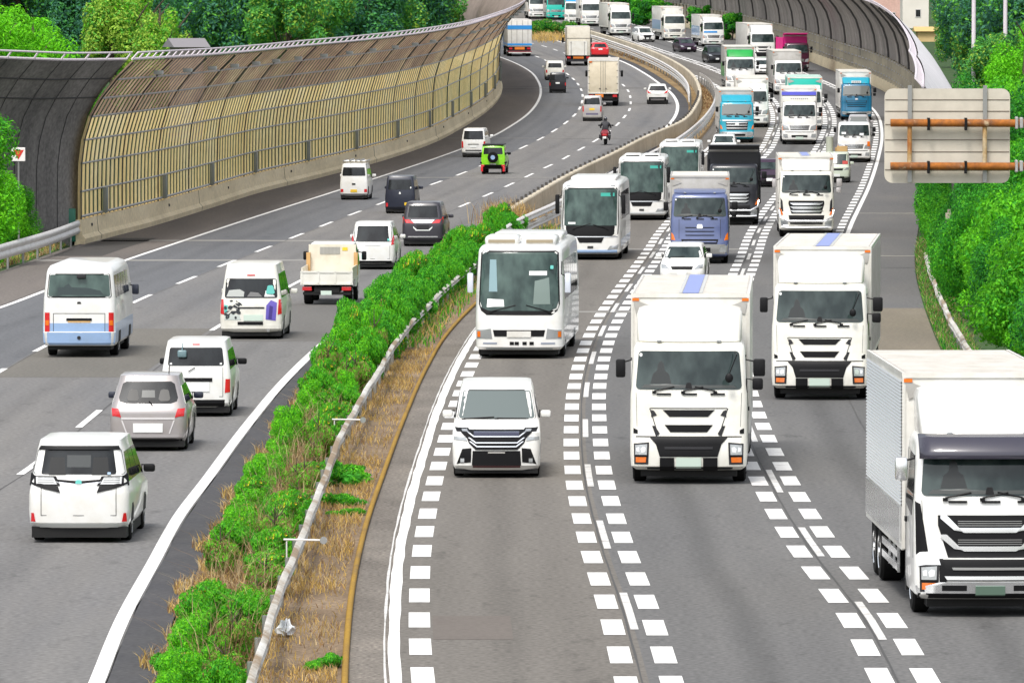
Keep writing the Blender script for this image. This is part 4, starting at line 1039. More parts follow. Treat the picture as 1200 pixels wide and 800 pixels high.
# box trucks from behind
def rear_truck(label, xc, yb, W, H, L, m, style, extra=0.0, scale=1.0):
    t = empty('box_truck', (0,0,0), 0, label, 'truck')
    w = W/2; y0 = -1.6
    b = MB(); b.rbox(-w, w, y0, y0+L, 1.0, H, .03); bo = b.build('cargo_box', m, t, 40)
    b = MB(); b.box(-w+.06, w-.06, y0+.05, y0+L-.05, H+.002, H+.012); b.build('box_roof', ROOFG, bo)
    g = mat('door_seam', (.16,.15,.13), .6); b = MB()
    def rect(x0, x1, z0, z1, d=.02): b.box(x0, x1, y0-d, y0+.004, z0, z1)
    if style == 'doors':
        for x in (-.02, -.20, .14): rect(x, x+.03, 1.05, H-.08, .03)
        for sx in (-1, 1):
            for k in range(5):
                z = 1.25+k*(H-1.5)/4.2; xa, xb = sorted((sx*(w-.02), sx*(w-.16))); rect(xa, xb, z, z+.04, .035)
        rect(-.32, -.2, 1.35, 1.42, .05); rect(.17, .3, 1.35, 1.42, .05)
        b.build('door_hardware', g, bo)
        b = MB(); b.box(-w, w, y0-.03, y0, H-.10, H+.015); b.box(-w, -w+.07, y0-.03, y0, 1.0, H-.1); b.box(w-.07, w, y0-.03, y0, 1.0, H-.1); b.box(-w, w, y0-.03, y0, .98, 1.08); b.build('door_frame', BOXW, bo)
        b = MB(); b.box(-w+.1, -w+.34, y0-.04, y0, H-.22, H-.12); b.build('marker_lamp', AMBER, bo)
    elif style == 'gate':
        rect(-w+.05, w-.05, 2.62, 2.67); rect(-w, -w+.05, 1.0, H, .02); rect(w-.05, w, 1.0, H, .02)
        b.build('door_seam', g, bo)
        b = MB(); b.box(-.95, .85, y0-.14, y0-.03, 1.02, 2.40); gate = b.build('tail_lift', CREAM, t)
        [MB().box(x, x+.08, y0-.16, y0-.14, 1.05, 2.2).box(x-.03, x+.11, y0-.17, y0-.14, 2.2, 2.32).build('lift_rail', BOXG, gate) for x in (-.74, .54)]
    else:
        for x in (-.85, -.3, .27, .82): rect(x, x+.03, 1.05, H-.05, .025)
        b.build('door_seam', g, bo)
        b = MB(); b.box(-w-.006, w+.006, y0-.028, y0+L-.5, H-.95, H-.55); b.build('blue_band', SKYB, bo)
        b = MB(); b.box(-w-.006, w+.006, y0-.028, y0+L-.5, 1.12, 1.32); b.build('blue_band', SKYB, bo)
    b = MB(); b.box(-w+.15, w-.15, y0+.1, y0+L, .55, 1.0); b.build('chassis', CHASS, t)
    b = MB(); b.box(-w+.1, w-.1, y0-.02, y0+.1, .42, .62) if style != 'doors' else b.box(-w+.1, w-.1, y0+.25, y0+.3, .40, .56)
    b.build('rear_underrun_bar', DARKG, t)
    b = MB(); b.box(-.62 if style == 'doors' else -.5, .5 if style != 'doors' else .02, y0-.02, y0+.02, .70, .95); b.build('warning_board', mat('orange_warning_board', (.72,.20,.02), .5), t)
    for sx in (-1, 1):
        b = MB(); xa, xb = sorted((sx*.75, sx*1.08)); b.box(xa, xb, y0-.01, y0+.04, .72, .9); b.build('tail_light', REDL, t)
    if style == 'band':
        b = MB(); b.box(-w, w, y0-.04, y0, .46, .56); b.build('red_bumper_strip', mat('dark_red', (.25,.03,.04), .5), t); b = MB(); b.box(-w+.1, w-.1, y0-.05, y0-.04, .34, .44); b.build('rear_bumper', BOXW, t)
    for y in (0, 1.3, L-1.2):
        for sx in (-1, 1): wheel(t, sx*(w-.26), y, .48, .44, sx)
    K = Body([(.5,y0+L+2.0,y0+L+.15,w-.05,.1,.02,.1),(1.9,y0+L+1.95,y0+L+.15,w-.02,.1,.02,.1),(2.8,y0+L+1.7,y0+L+.15,w-.06,.1,.02,.1),(2.9,y0+L+1.4,y0+L+.2,w-.2,.1,.02,.1)])
    K.mesh('cab', WHITE if style != 'band' else SKYB, t); K.panel('windscreen', GLASS, t, 'f', rr(w-.14,w-.18,1.9,2.7,.06), .008, 7)
    for sx in (-1, 1): mirror(t, sx*(w+.2), y0+L+1.6, 2.3, .2, .12, .5, BLACK, (sx*(w-.05), y0+L+1.6, 2.6))
    place(t, xc, yb, LL, False, extra, scale)
    return t
rear_truck('big cream box truck with twin rear doors, right of the small silver van', 707, 124, 2.40, 3.62, 8.5, BOXT, 'doors')
rear_truck('cream box truck with folded tail lift, left of the red crossover', 677.5, 77, 2.32, 3.72, 7.5, TANP, 'gate', extra=-1.5)
rear_truck('white box truck with blue bands, about to pass behind the left noise wall', 608, 66, 2.45, 3.70, 8.0, BOXW, 'band', extra=0)

# 13 motorbike and rider
t = empty('motorbike', (0,0,0), 0, 'red touring motorbike carrying a rider in dark clothes', 'motorbike')
for y, name in ((0, 'wheel'), (1.45, 'wheel')):
    b = MB(); b.lathe_x([(-.07,.2),(-.07,.26),(-.04,.31),(.04,.31),(.07,.26),(.07,.2)], (0, y, .31), 24); o = b.build(name, RUB, t, 40)
    b = MB(); b.lathe_x([(-.03,.2),(.03,.2)], (0, y, .31), 20); b.build('rim', RIM, o)
Bk = Body([(.42,1.35,-.12,.10,.03,.03,.04),(.60,1.6,-.42,.24,.04,.04,.06),(.80,1.55,-.46,.27,.04,.04,.06),(.95,1.40,-.30,.20,.04,.04,.06),(1.06,1.30,.75,.12,.02,.02,.04)])
Bk.mesh('fairing', mat('dark_red_paint', (.20,.010,.018), .3, coat=.7), t, 40)
for sx in (-1, 1):
    b = MB(); xa, xb = sorted((sx*.20, sx*.38)); b.rbox(xa, xb, -.42, .15, .42, .72, .06, 3); b.build('pannier', BLACKP, t, 40)
    mirror(t, sx*.44, 1.1, 1.26, .14, .05, .09, BLACK, (sx*.2, 1.2, 1.1))
b = MB(); b.rbox(-.14,.14,-.50,-.44,.62,.74,.02); b.build('tail_light', REDL, t)
b = MB(); b.box(-.11,.11,-.52,-.50,.44,.58); b.build('licence_plate', PLATEW, t)
b = MB(); b.tube([(-.38,1.05,1.1),(-.1,1.2,1.12),(.1,1.2,1.12),(.38,1.05,1.1)], .018, 6); b.build('handlebar', STEEL, t)
b = MB(); b.rbox(-.17,.17,-.3,.62,.86,.94,.03); b.build('seat', BLACK, t)
b = MB(); b.add([(-.22,1.25,1.05),(.22,1.25,1.05),(.15,1.05,1.38),(-.15,1.05,1.38)], [(0,1,2,3),(3,2,1,0)]); b.build('windshield', GLASS, t)
place(t, 709, 170, LL, False)

def skin_figure(name, joints, bones, radii, m):
    me = bpy.data.meshes.new(name); me.from_pydata(joints, bones, [])
    o = bpy.data.objects.new(name, me); COL.objects.link(o)
    sk = o.modifiers.new('skin', 'SKIN'); sk.use_smooth_shade = True
    for v, rr_ in zip(me.skin_vertices[0].data, radii): v.radius = (rr_, rr_)
    me.skin_vertices[0].data[0].use_root = True
    ss = o.modifiers.new('sub', 'SUBSURF'); ss.levels = 2; ss.render_levels = 2
    bpy.context.view_layer.update()
    ev = o.evaluated_get(bpy.context.evaluated_depsgraph_get())
    m2 = bpy.data.meshes.new_from_object(ev); m2.materials.clear(); m2.materials.append(m)
    for p in m2.polygons: p.use_smooth = True
    o.modifiers.clear(); o.data = m2
    return o
J = [(0,.30,.98),(0,.36,1.20),(0,.44,1.42),(0,.50,1.54),(0,.54,1.68),
     (-.20,.44,1.42),(-.33,.66,1.22),(-.34,.98,1.12),(.20,.44,1.42),(.33,.66,1.22),(.34,.98,1.12),
     (-.13,.32,.95),(-.27,.72,.80),(-.27,.45,.38),(-.27,.58,.32),(.13,.32,.95),(.27,.72,.80),(.27,.45,.38),(.27,.58,.32)]
E = [(0,1),(1,2),(2,3),(3,4),(2,5),(5,6),(6,7),(2,8),(8,9),(9,10),(0,11),(11,12),(12,13),(13,14),(0,15),(15,16),(16,17),(17,18)]
RD = [.17,.18,.19,.07,.10,.10,.065,.05,.10,.065,.05,.12,.085,.06,.05,.12,.085,.06,.05]
rider = skin_figure('person', J, E, RD, JACKET)
tag(rider, 'rider in dark jacket and dark helmet seated on the red motorbike', 'person')
rider.location = t.location; rider.rotation_euler = t.rotation_euler
b = MB(); b.ball((0,.55,1.70), (.135,.16,.15), 16, 12); b.build('helmet', mat('navy_helmet', (.02,.022,.03), .15, coat=1), rider, 60)
for sx in (-1, 1): MB().rbox(sx*.34-.05, sx*.34+.05, .94, 1.08, 1.07, 1.16, .04).build('glove', BLACK, rider, 40)

# ------------------------------------------------------------------ oncoming vehicles (right carriageway)
GR_ = 'oncoming box trucks on the right carriageway'
truck('white truck with ribbed aluminium box, chrome grille and smoked sun visor, at the right edge', 1152, 716, RL, WHITE, BOXW, BOXW, 8.2, 3.84, WHITE, 3.66, 'chrome', 'ribbed', chrome=True, visor=True, stripe=False, boxside=ALU, mirrors=CHROME, extra=.8, group=GR_)
truck('white truck with blue roof stripe beside the white front-facing minivan, nearest of its kind', 808, 563, RL, CREAM, BOXW, BOXW, 11.0, 3.86, CREAM, 3.64, 'slots', 'smooth', stripe=True, extra=-2.2, group=GR_)
truck('white truck with blue roof stripe just behind the ribbed aluminium truck', 962, 466, RL, CREAM, BOXW, BOXW, 11.0, 3.80, CREAM, 3.62, 'slots', 'wing', stripe=True, extra=-3.2, group=GR_)
truck('white truck with chrome bull bar and faint blue roof stripe', 944.5, 277, RL, CREAM, BOXW, BOXW, 8.6, 3.55, CREAM, 3.42, 'tube', 'wing', stripe=True, extra=1.0, scale=.98, mirrors=SILVER, group=GR_)
truck('steel blue truck with plain silver box and orange corner lamps', 820, 308, RL, STEELB, BOXG, BOXG, 8.6, 3.62, STEELB, 3.12, 'hino', 'wing', extra=1.0, scale=.93, group=GR_)
truck('bright cyan cab truck with chrome grille bars, behind the black tipper', 863, 167, RL, CYANP, BOXG, BOXG, 9.0, 3.72, CYANP, 3.42, 'fuso', 'wing', extra=3.0, scale=.93, group=GR_, glass=GLASSL)
truck('black tipper truck with raised headboard behind the white coaches', 860, 263, RL, BLACKP, BLACKP, BOXG, 6.5, 3.86, None, 0, 'tube', 'none', kind='tipper_truck', base='dump', extra=1.0, scale=.95, chrome=True)
truck('white truck with broad plain box, directly behind the bright cyan cab truck', 881.5, 149, RL, WHITE, BOXW, BOXW, 8.0, 3.75, WHITE, 3.3, 'medium', 'smooth', extra=2.0, scale=.93, group=GR_)
truck('truck with grey box and green wind deflector behind the broad plain white box', 867, 108, RL, WHITE, BOXG, BOXG, 7.5, 3.75, GREENP, 3.55, 'medium', 'colour', extra=.5, scale=1.0, boxside=GREENP, group=GR_)
truck('far white truck with tall white fairing, beside the magenta tipper', 892, 73, RL, WHITE, BOXW, BOXW, 8.5, 3.72, WHITE, 3.62, 'slots', 'smooth', extra=3.5, group=GR_, detail=1)
truck('grey box truck with white cab and crimson lower cab, beside the magenta tipper', 923, 111, RL, WHITE, BOXG, BOXG, 8.0, 3.75, None, 0, 'medium', 'smooth', extra=2.0, scale=.95, bumper=MAGENTA, group=GR_)
truck('magenta tipper truck far back in the right lane', 933, 84, RL, mat('crimson_black_paint', (.05,.006,.02), .3, coat=.6), MAGENTA, BOXG, 6.0, 3.95, None, 0, 'medium', 'none', kind='tipper_truck', base='dump', extra=3.0, scale=.9)
truck('truck with teal-edged box directly behind the white truck with a violet band', 943.5, 152, RL, WHITE, TEAL, BOXW, 8.0, 3.72, WHITE, 3.2, 'medium', 'smooth', extra=2.0, scale=.98, roof=TEAL, group=GR_)
t, B = truck('white truck with violet band and lettered board above its cab', 936.5, 169, RL, WHITE, BOXW, BOXW, 7.0, 3.88, None, 0, 'medium', 'smooth', extra=2.0, scale=.95, group=GR_)
b = MB(); b.box(-1.2,1.2,-1.08,-1.0,3.38,3.62); b.build('violet_band', VIOLET, t)
b = MB(); b.rbox(-1.18,1.18,-.95,-.4,2.95,3.30,.04); sb = b.build('name_board', BOXW, t)
b = MB()
for k in range(9):
    x = -.62+k*.14
    b.box(x, x+.09, -.398, -.39, 3.10, 3.19); 
b.build('lettering', mat('grey_lettering', (.28,.28,.28), .6), sb)
b = MB(); b.box(-1.0,1.0,-.45,-.39,2.92,2.97); b.build('olive_strip', mat('olive_strip', (.42,.42,.22), .6), t)
t, B = truck('blue-fronted truck with white box in the right lane beside the wall', 1003, 141, RL, BLUEP, BOXW, BOXW, 8.5, 3.82, CYANP, 3.42, 'wide', 'smooth', extra=2.0, scale=.92, group=GR_, glass=GLASSL, lamp_amber=False)
b = MB(); b.box(-.36,.40,.84,.90,2.98,3.16); nb = b.build('name_plate', PLATEW, t)
b = MB()
for k in range(4): b.box(-.28+k*.16, -.16+k*.16, .90, .906, 3.02, 3.12)
b.build('lettering', mat('pale_grey_lettering', (.4,.42,.44), .6), nb)
t, B = truck('small white flatbed truck with orange side lamp and papers behind its windscreen', 1001, 190, RL, WHITE, BOXG, BOXG, 6.0, 3.0, None, 0, 'medium', 'none', kind='flatbed_truck', base='flat', extra=1.0, scale=.83)
B.panel('windscreen_paper', PAPER, t, 'f', quad(-.70,-.40,2.0,2.16), .02, 3); B.panel('windscreen_paper', PAPER, t, 'f', quad(.60,.92,2.1,2.24), .02, 3)
B.panel('side_lamp', AMBER, t, 'f', quad(-1.16,-.96,1.2,1.55), .03, 3)
# far end of the queue
truck('distant white box truck left of the distant white crossover', 726, 42, RL, WHITE, BOXW, BOXW, 7.5, 3.72, WHITE, 3.5, 'medium', 'smooth', extra=4.0, detail=1, group=GR_)
truck('distant white box truck with pale blue side graphics, beside the green roadside hedge', 789, 48, RL, CREAM, BOXW, BOXW, 7.5, 3.75, None, 0, 'medium', 'colour', extra=4.0, detail=1, boxside=LBLUE, group=GR_)
t, B = truck('distant white box truck with blue cab stripe, left of the truck with the tall fairing', 834.5, 55, RL, WHITE, BOXW, BOXW, 7.0, 3.55, WHITE, 3.3, 'medium', 'colour', extra=4.0, detail=1, scale=.95, boxside=LBLUE, group=GR_)
B.panel('blue_stripe', SKYB, t, 'f', [(-.40,1.60),(1.1,1.60),(1.1,1.80),(-.40,1.80)], .02, 7)
truck('far white truck behind the median shrubs, first at the left end of the queue', 630, 22.5, RL, WHITE, BOXW, BOXW, 7.0, 3.75, WHITE, 3.4, 'medium', 'smooth', extra=0.0, detail=1, group=GR_)
truck('far teal-topped truck behind the median shrubs', 651, 23.5, RL, TEAL, BOXG, BOXG, 7.0, 3.6, TEAL, 3.4, 'medium', 'smooth', extra=0.0, detail=1, group=GR_)
truck('far truck with blue wind deflector and dark box side', 673.5, 29.5, RL, WHITE, BOXG, BOXG, 8.0, 3.5, SKYB, 3.3, 'medium', 'colour', extra=-7.0, detail=1, boxside=mat('dark_violet_side', (.06,.05,.08), .5), group=GR_)
truck('far pale truck half hidden behind the truck with the blue deflector', 692, 31, RL, WHITE, BOXW, BOXW, 7.0, 3.7, WHITE, 3.4, 'medium', 'smooth', extra=0.0, detail=1, group=GR_)

# coaches
coach('white coach with twin roof air units, nearest coach', 612, 417, RL, 'A', 11.0, extra=-1.5)
coach('white coach with deep black windscreen frame and pale blue bumper, second of the coaches', 694, 303, RL, 'B', 11.5, scale=.96, extra=-.5)
coach('white coach third in the line of coaches, nose beside the steel blue truck', 753, 257, RL, 'C', 9.0, scale=.93, extra=0.5)
coach('white coach last in the line of coaches, just ahead of the black tipper', 797, 231, RL, 'C', 9.0, scale=.90, extra=1.0)

# oncoming cars
t, B, w, f, r = car('minivan', 'white minivan facing the camera with broad black zigzag grille', 'minivan', 582, 557, RL, WHITE, 1.86, 4.9, 1.92, True, dict(hood=(1.02,.26,1.20,.85), top=(1.78,1.75), rear=(.06,.24), sill=.17, tumble=.83), glass=GLASS)
B.panel('windscreen', mat('pale_windscreen_glass', (.12,.145,.14), .06, ior=1.7, spec=.6), t, 'f', rr(.80,.72,1.22,1.76,.05), .010, 11)
B.panel('windscreen_edge', BLACK, t, 'f', rr(.83,.75,1.20,1.78,.05), .004, 11)
B.panel('grille', BLACK, t, 'f', [(-.44,.60),(.44,.60),(.58,.74),(.62,.84),(.76,.98),(.74,1.02),(-.74,1.02),(-.76,.98),(-.62,.84),(-.58,.74)], .012, 13)
for z in (.87, .74, .66):
    B.panel('grille_bar', CHROME, t, 'f', quad(-.46+(.87-z)*.3, .46-(.87-z)*.3, z, z+.022), .026, 9)
    B.pair('grille_bar', CHROME, t, 'f', [(.44-(.87-z)*.3,z),(.48-(.87-z)*.3,z),(.64-(.87-z)*.3,z+.12),(.60-(.87-z)*.3,z+.12)], d=.026, nc=3)
B.panel('grille_gloss', mat('blue_black_gloss', (.01,.012,.05), .2, coat=1), t, 'f', quad(-.48,.48,.90,.99), .02, 7)
B.pair('headlight', BLACK, t, 'f', [(.52,.96),(.84,.98),(.88,1.06),(.60,1.05)], d=.016, nc=5)
B.pair('headlight_lens', LENS, t, 'f', [(.60,.98),(.72,.99),(.74,1.03),(.62,1.03)], d=.024, nc=3)
B.pair('turn_signal', LENS, t, 'f', [(.62,.79),(.90,.81),(.90,.88),(.66,.87)], d=.016, nc=5)
B.panel('air_intake', BLACK, t, 'f', [(-.52,.27),(.52,.27),(.50,.58),(-.50,.58)], .014, 9)
B.pair('fog_intake', BLACK, t, 'f', [(.54,.34),(.84,.30),(.72,.62),(.53,.64)], d=.014, nc=5)
for x in (-.72, .72): B.panel('fog_lamp', LENS, t, 'f', [(x-.04,.34),(x+.04,.34),(x+.04,.42),(x-.04,.42)], .022, 3)
B.panel('intake_strip', mat('maroon_strip', (.10,.04,.045), .4), t, 'f', quad(-.50,.50,.22,.27), .018, 7)
B.panel('plate_mark', BOXG, t, 'f', quad(-.18,.18,.53,.56), .02, 3)
wiper(t, B, .70, 1.21, .05, 1.245); wiper(t, B, .0, 1.225, -.62, 1.215)

HB = dict(hood=(.72,.15,.92,1.0), top=(1.36,1.7), rear=(.1,.5), sill=.2, tumble=.78, axle=.85)
def oncoming(kind, label, xc, yb, paint, W, L, H, sh=HB, extra=0.0, scale=1.0, glass=GLASS, grillem=True, cat='car', plate=.42):
    t, B, w, f, r = car(kind, label, cat, xc, yb, RL, paint, W, L, H, True, sh, extra=extra, scale=scale)
    hz = sh['hood'][0]; cz = sh['hood'][2]; tz = sh['top'][0]
    front_face(t, B, w, w*.86, w*sh.get('tumble', .8)*.92, cz+.03, tz-.03, [[(w*.56,hz-.14),(w*.92,hz-.12),(w*.94,hz+.02),(w*.74,hz)]],
               [(-w*.44,hz-.16),(w*.44,hz-.16),(w*.5,hz-.05),(-w*.5,hz-.05)] if grillem else None, [(-w*.6,.26),(w*.6,.26),(w*.56,.36),(-w*.56,.36)], plate, glass=glass)
    return t, B, w
t, B, w = oncoming('hatchback', 'small white wagon between the nearest coach and the steel blue truck', 800.5, 333, WHITE, 1.60, 4.2, 1.46, extra=-2)
oncoming('saloon_car', 'white saloon half hidden behind the black tipper', 848, 185, WHITE, 1.62, 4.4, 1.42, extra=1)
oncoming('compact_car', 'dark compact car left of the white truck with chrome bull bar', 902, 219, PURPLE, 1.62, 4.0, 1.50, extra=1)
oncoming('saloon_car', 'silver saloon between the blue-fronted truck and the small flatbed', 1006, 160, SILVER, 1.62, 4.4, 1.45, glass=GLASSL)
oncoming('compact_car', 'small white car squeezed between the green deflector truck and the grey box truck', 894, 88, WHITE, 1.55, 3.8, 1.50, extra=3)
t, B, w = oncoming('crossover_car', 'distant white crossover with dark V-shaped grille', 757, 49.5, WHITE, 1.80, 4.5, 1.66, dict(HB, hood=(.85,.15,1.02,1.0), top=(1.55,1.6)), extra=9)
B.panel('grille', BLACK, t, 'f', [(-.25,.32),(.25,.32),(.5,.78),(-.5,.78)], .014, 7)
oncoming('saloon_car', 'distant dark purple saloon', 805.5, 61.5, PURPLE, 1.78, 4.5, 1.48, extra=8)
oncoming('compact_minivan', 'distant black compact minivan', 839, 74, BLACKP, 1.72, 4.3, 1.68, dict(HB, hood=(.85,.2,1.0,.9), top=(1.56,1.6)), extra=6)
oncoming('saloon_car', 'distant red-brown car behind the grey box truck', 911, 60, mat('brown_paint', (.10,.03,.03), .3, coat=.6), 1.7, 4.4, 1.45, extra=6)

# kei pickup with its load
t, B, w = oncoming('kei_pickup', 'tiny pale green pickup carrying a load, half hidden behind the truck with the bull bar', 981, 214, mat('pale_green_paint', (.52,.58,.48), .35, coat=.5, dirt=.1), 1.42, 3.3, 1.72, dict(hood=(.85,.06,1.0,.2), top=(1.62,.55), rear=(.9,1.4), sill=.25, tumble=.88, axle=.55), cat='pickup')
b = MB(); b.box(-.68,.68,-2.7,-.9,.62,.70); b.box(-.70,-.64,-2.7,-.9,.70,.98); b.box(.64,.70,-2.7,-.9,.70,.98); b.build('load_bed', BOXG, t)
B.panel('dashboard_mat', mat('red_dashboard_mat', (.42,.05,.04), .7), t, 'f', quad(-.60,-.30,1.04,1.22), .012, 4)
kp = t
def load(name, label, cat, build):
    o = build(); tag(o, label, cat); o.location = kp.location; o.rotation_euler = kp.rotation_euler
    return o
def drum():
    b = MB(); b.tube([(.46,-1.3,.72),(.46,-1.3,2.45)], .20, 16); b.tube([(.46,-1.3,2.45),(.46,-1.3,2.52)], .21, 16)
    return b.build('drum', mat('grey_yellow_drum', (.40,.42,.34), .6), None, 40)
load('drum', 'tall grey drum standing on the tiny pale green pickup', 'drum', drum)
def carton():
    b = MB(); b.rbox(-.55,.05,-1.7,-1.1,.71,2.0,.02); b.rbox(-.20,.16,-2.2,-1.75,.71,1.9,.02)
    return b.build('carton', CARD, None, 30)
load('carton', 'tan cardboard carton on the tiny pale green pickup', 'carton', carton)
# ------------------------------------------------------------------ ground sheets
def frange(a, b, st):
    n = max(1, int(round((b-a)/st)))
    return [a+(b-a)*i/n for i in range(n+1)]

def strip(name, la, oa, lb, ob, Y0, Y1, dz, m, step=3.0, nx=1, kind='structure', jag=0.0):
    vs = []; fs = []
    for Y in frange(Y0, Y1, step):
        xa = la.X(Y)+oa; xb = lb.X(Y)+ob
        if jag: xa += random.uniform(-jag, jag); xb += random.uniform(-jag, jag)
        for j in range(nx+1): vs.append((xa+(xb-xa)*j/nx, Y, gz(Y)+dz))
    n = nx+1; rows = len(vs)//n
    for i in range(rows-1):
        for j in range(nx): fs.append((i*n+j, i*n+j+1, (i+1)*n+j+1, (i+1)*n+j))
    o = mesh_obj(name, vs, fs, m)
    uvl = o.data.uv_layers.new(name='UVMap'); idx = [0]*len(o.data.loops); o.data.loops.foreach_get('vertex_index', idx)
    uvl.data.foreach_set('uv', [c for i in idx for c in ((i % n)/nx, vs[i][1]*.1)])
    if kind: o['kind'] = kind
    return o

ASPH_L = noisy('asphalt_left', [(.30,(0.147,0.147,0.150)),(.5,(0.175,0.170,0.165)),(.72,(0.209,0.200,0.187))], .22, (1.6,.10,1), fine=.28, fine_scale=9, bump=.3, lane=0.14)
ASPH_L1 = noisy('asphalt_left_outer_lane', [(.3,(0.111,0.115,0.124)),(.6,(0.137,0.140,0.146)),(.8,(0.170,0.167,0.163))], .22, (1.6,.08,1), fine=.26, fine_scale=9, bump=.3, lane=0.14)
ASPH_SH = noisy('asphalt_shoulder', [(.3,(0.109,0.097,0.089)),(.6,(0.148,0.130,0.116)),(.8,(0.190,0.166,0.144))], .25, (1.5,.12,1), fine=.3, fine_scale=9, bump=.3)
ASPH_R = noisy('asphalt_right', [(.28,(0.135,0.124,0.108)),(.5,(0.162,0.149,0.132)),(.75,(0.201,0.187,0.164))], .2, (1.4,.09,1), fine=.30, fine_scale=10, bump=.35, lane=0.14)
ASPH_R3 = noisy('asphalt_right_lane', [(.28,(0.112,0.111,0.111)),(.5,(0.135,0.133,0.130)),(.75,(0.173,0.168,0.160))], .2, (1.4,.09,1), fine=.28, fine_scale=10, bump=.3, lane=0.22)
ASPH_RS = noisy('asphalt_right_shoulder', [(.3,(0.102,0.102,0.104)),(.55,(0.128,0.125,0.122)),(.78,(0.181,0.168,0.145))], .12, (1.2,.22,1), fine=.28, fine_scale=9, bump=.3)
ASPH_TAN = noisy('asphalt_weathered_tan', [(.3,(0.143,0.125,0.094)),(.55,(0.175,0.150,0.112)),(.78,(0.205,0.180,0.135))], .3, (1.4,.2,1), fine=.25, fine_scale=9, bump=.3)
GRAVEL = noisy('gravelly_shoulder', [(.3,(0.119,0.105,0.090)),(.55,(0.168,0.150,0.129)),(.78,(0.238,0.210,0.179))], .6, (1,.4,1), fine=.55, fine_scale=14, bump=.8)
DIRT = noisy('dry_verge_soil', [(.28,(.11,.075,.045)),(.5,(.19,.135,.085)),(.72,(.28,.21,.14))], .7, (1,.5,1), fine=.5, fine_scale=12, bump=.8)
DEADG = noisy('dead_grass_ground', [(.3,(0.156,0.098,0.046)),(.55,(0.247,0.169,0.078)),(.8,(0.351,0.260,0.130))], .4, (1,.25,1), fine=.4, fine_scale=6)
SOIL = noisy('green_ground', [(.3,(.02,.05,.012)),(.55,(.035,.075,.018)),(.8,(.075,.08,.03))], .25, fine=.4, fine_scale=6)
PAINT = noisy('white_road_paint', [(.28,(.80,.80,.78)),(.58,(.74,.73,.71)),(.74,(.48,.46,.44))], 1.7, fine=.10, fine_scale=16, rough=.7)
PAINTW = noisy('worn_road_paint', [(.30,(.66,.65,.63)),(.56,(.55,.54,.52)),(.72,(.22,.21,.20))], 2.2, fine=.2, fine_scale=16, rough=.7)
SEAL = mat('crack_sealer', (.06,.058,.056), .8)
SEAML = mat('pale_expansion_joint', (.24,.23,.21), .8)

# one sheet of terrain out to the horizon
vs = []; fs = []
Ys = frange(-60, 1150, 22)[:-1] + [1150, 1400, 1900, 2600, 4000]
Xs = [-3000, -1200, -500, -250, -120, -60, -35, -20, -8, 0, 8, 20, 35, 60, 120, 250, 500, 1200, 3000]
for Y in Ys:
    for X in Xs: vs.append((X, Y, gz(min(Y, 1150))-.06 + (max(0, Y-1150)*.004)))
n = len(Xs)
for i in range(len(Ys)-1):
    for j in range(n-1): fs.append((i*n+j, i*n+j+1, (i+1)*n+j+1, (i+1)*n+j))
tag(mesh_obj('ground', vs, fs, SOIL), kind='structure')

Y0, YE = 70.0, 1120.0
strip('left_shoulder', LBAR, -.2, L1, 0, Y0, YE, .0, ASPH_SH)
strip('left_road_outer_lane', L1, 0, LA, 0, Y0, YE, .0, ASPH_L1)
strip('left_road', LA, 0, LB, 0, Y0, YE, .0, ASPH_L)
strip('left_road', LB, 0, L2, .15, Y0, YE, .0, ASPH_L)
strip('left_road_edge', L2, .15, L2, .85, Y0, YE, .0, noisy('asphalt_dark_edge', [(.3,(.05,.05,.055)),(.7,(.072,.07,.072))], .5, fine=.25, fine_scale=10), jag=.03)
strip('median_soil', L2, .85, LYEL, .05, Y0, 250, -.004, DIRT)
strip('median_soil', L2, .85, L3, -1.0, 250, 330, -.004, DIRT)
strip('median_dead_grass', L2, .85, L3, -.8, 330, YE, -.004, DEADG)
strip('right_inner_shoulder', LYEL, 0, L3, 0, Y0, 250, .0, GRAVEL)
strip('right_inner_shoulder', L3, -1.0, L3, 0, 250, YE, .0, ASPH_R)
strip('right_road', L3, 0, LC, 0, Y0, YE, .0, ASPH_R)
strip('right_road', LC, 0, LD, 0, Y0, YE, .0, ASPH_R3)
strip('right_road_outer_lane', LD, 0, LE, 0, Y0, YE, .0, ASPH_R3)
strip('right_shoulder', LE, 0, LSH, 0, 305, YE, .0, ASPH_RS)
strip('right_shoulder', LE, 0, LSH, 0, Y0, 243, .0, ASPH_TAN)
strip('right_shoulder', LE, 0, LSH, 0, 243, 305, .0, ASPH_RS)

# ------------------------------------------------------------------ painted markings (sheets 4 mm above the road)
def solid(line, off, w, Y0, Y1, m=PAINT, dz=.008, name='edge_line', jag=0.0):
    return strip(name, line, off-w/2, line, off+w/2, Y0, Y1, dz, m, 2.0, jag=jag)
solid(L1, 0, .20, Y0, YE); solid(L2, 0, .24, Y0, YE); solid(L3, 0, .19, Y0, YE, jag=.014); solid(L3, -.15, .035, Y0, 240, jag=.010, m=PAINTW)
solid(LE, 0, .20, Y0, YE)

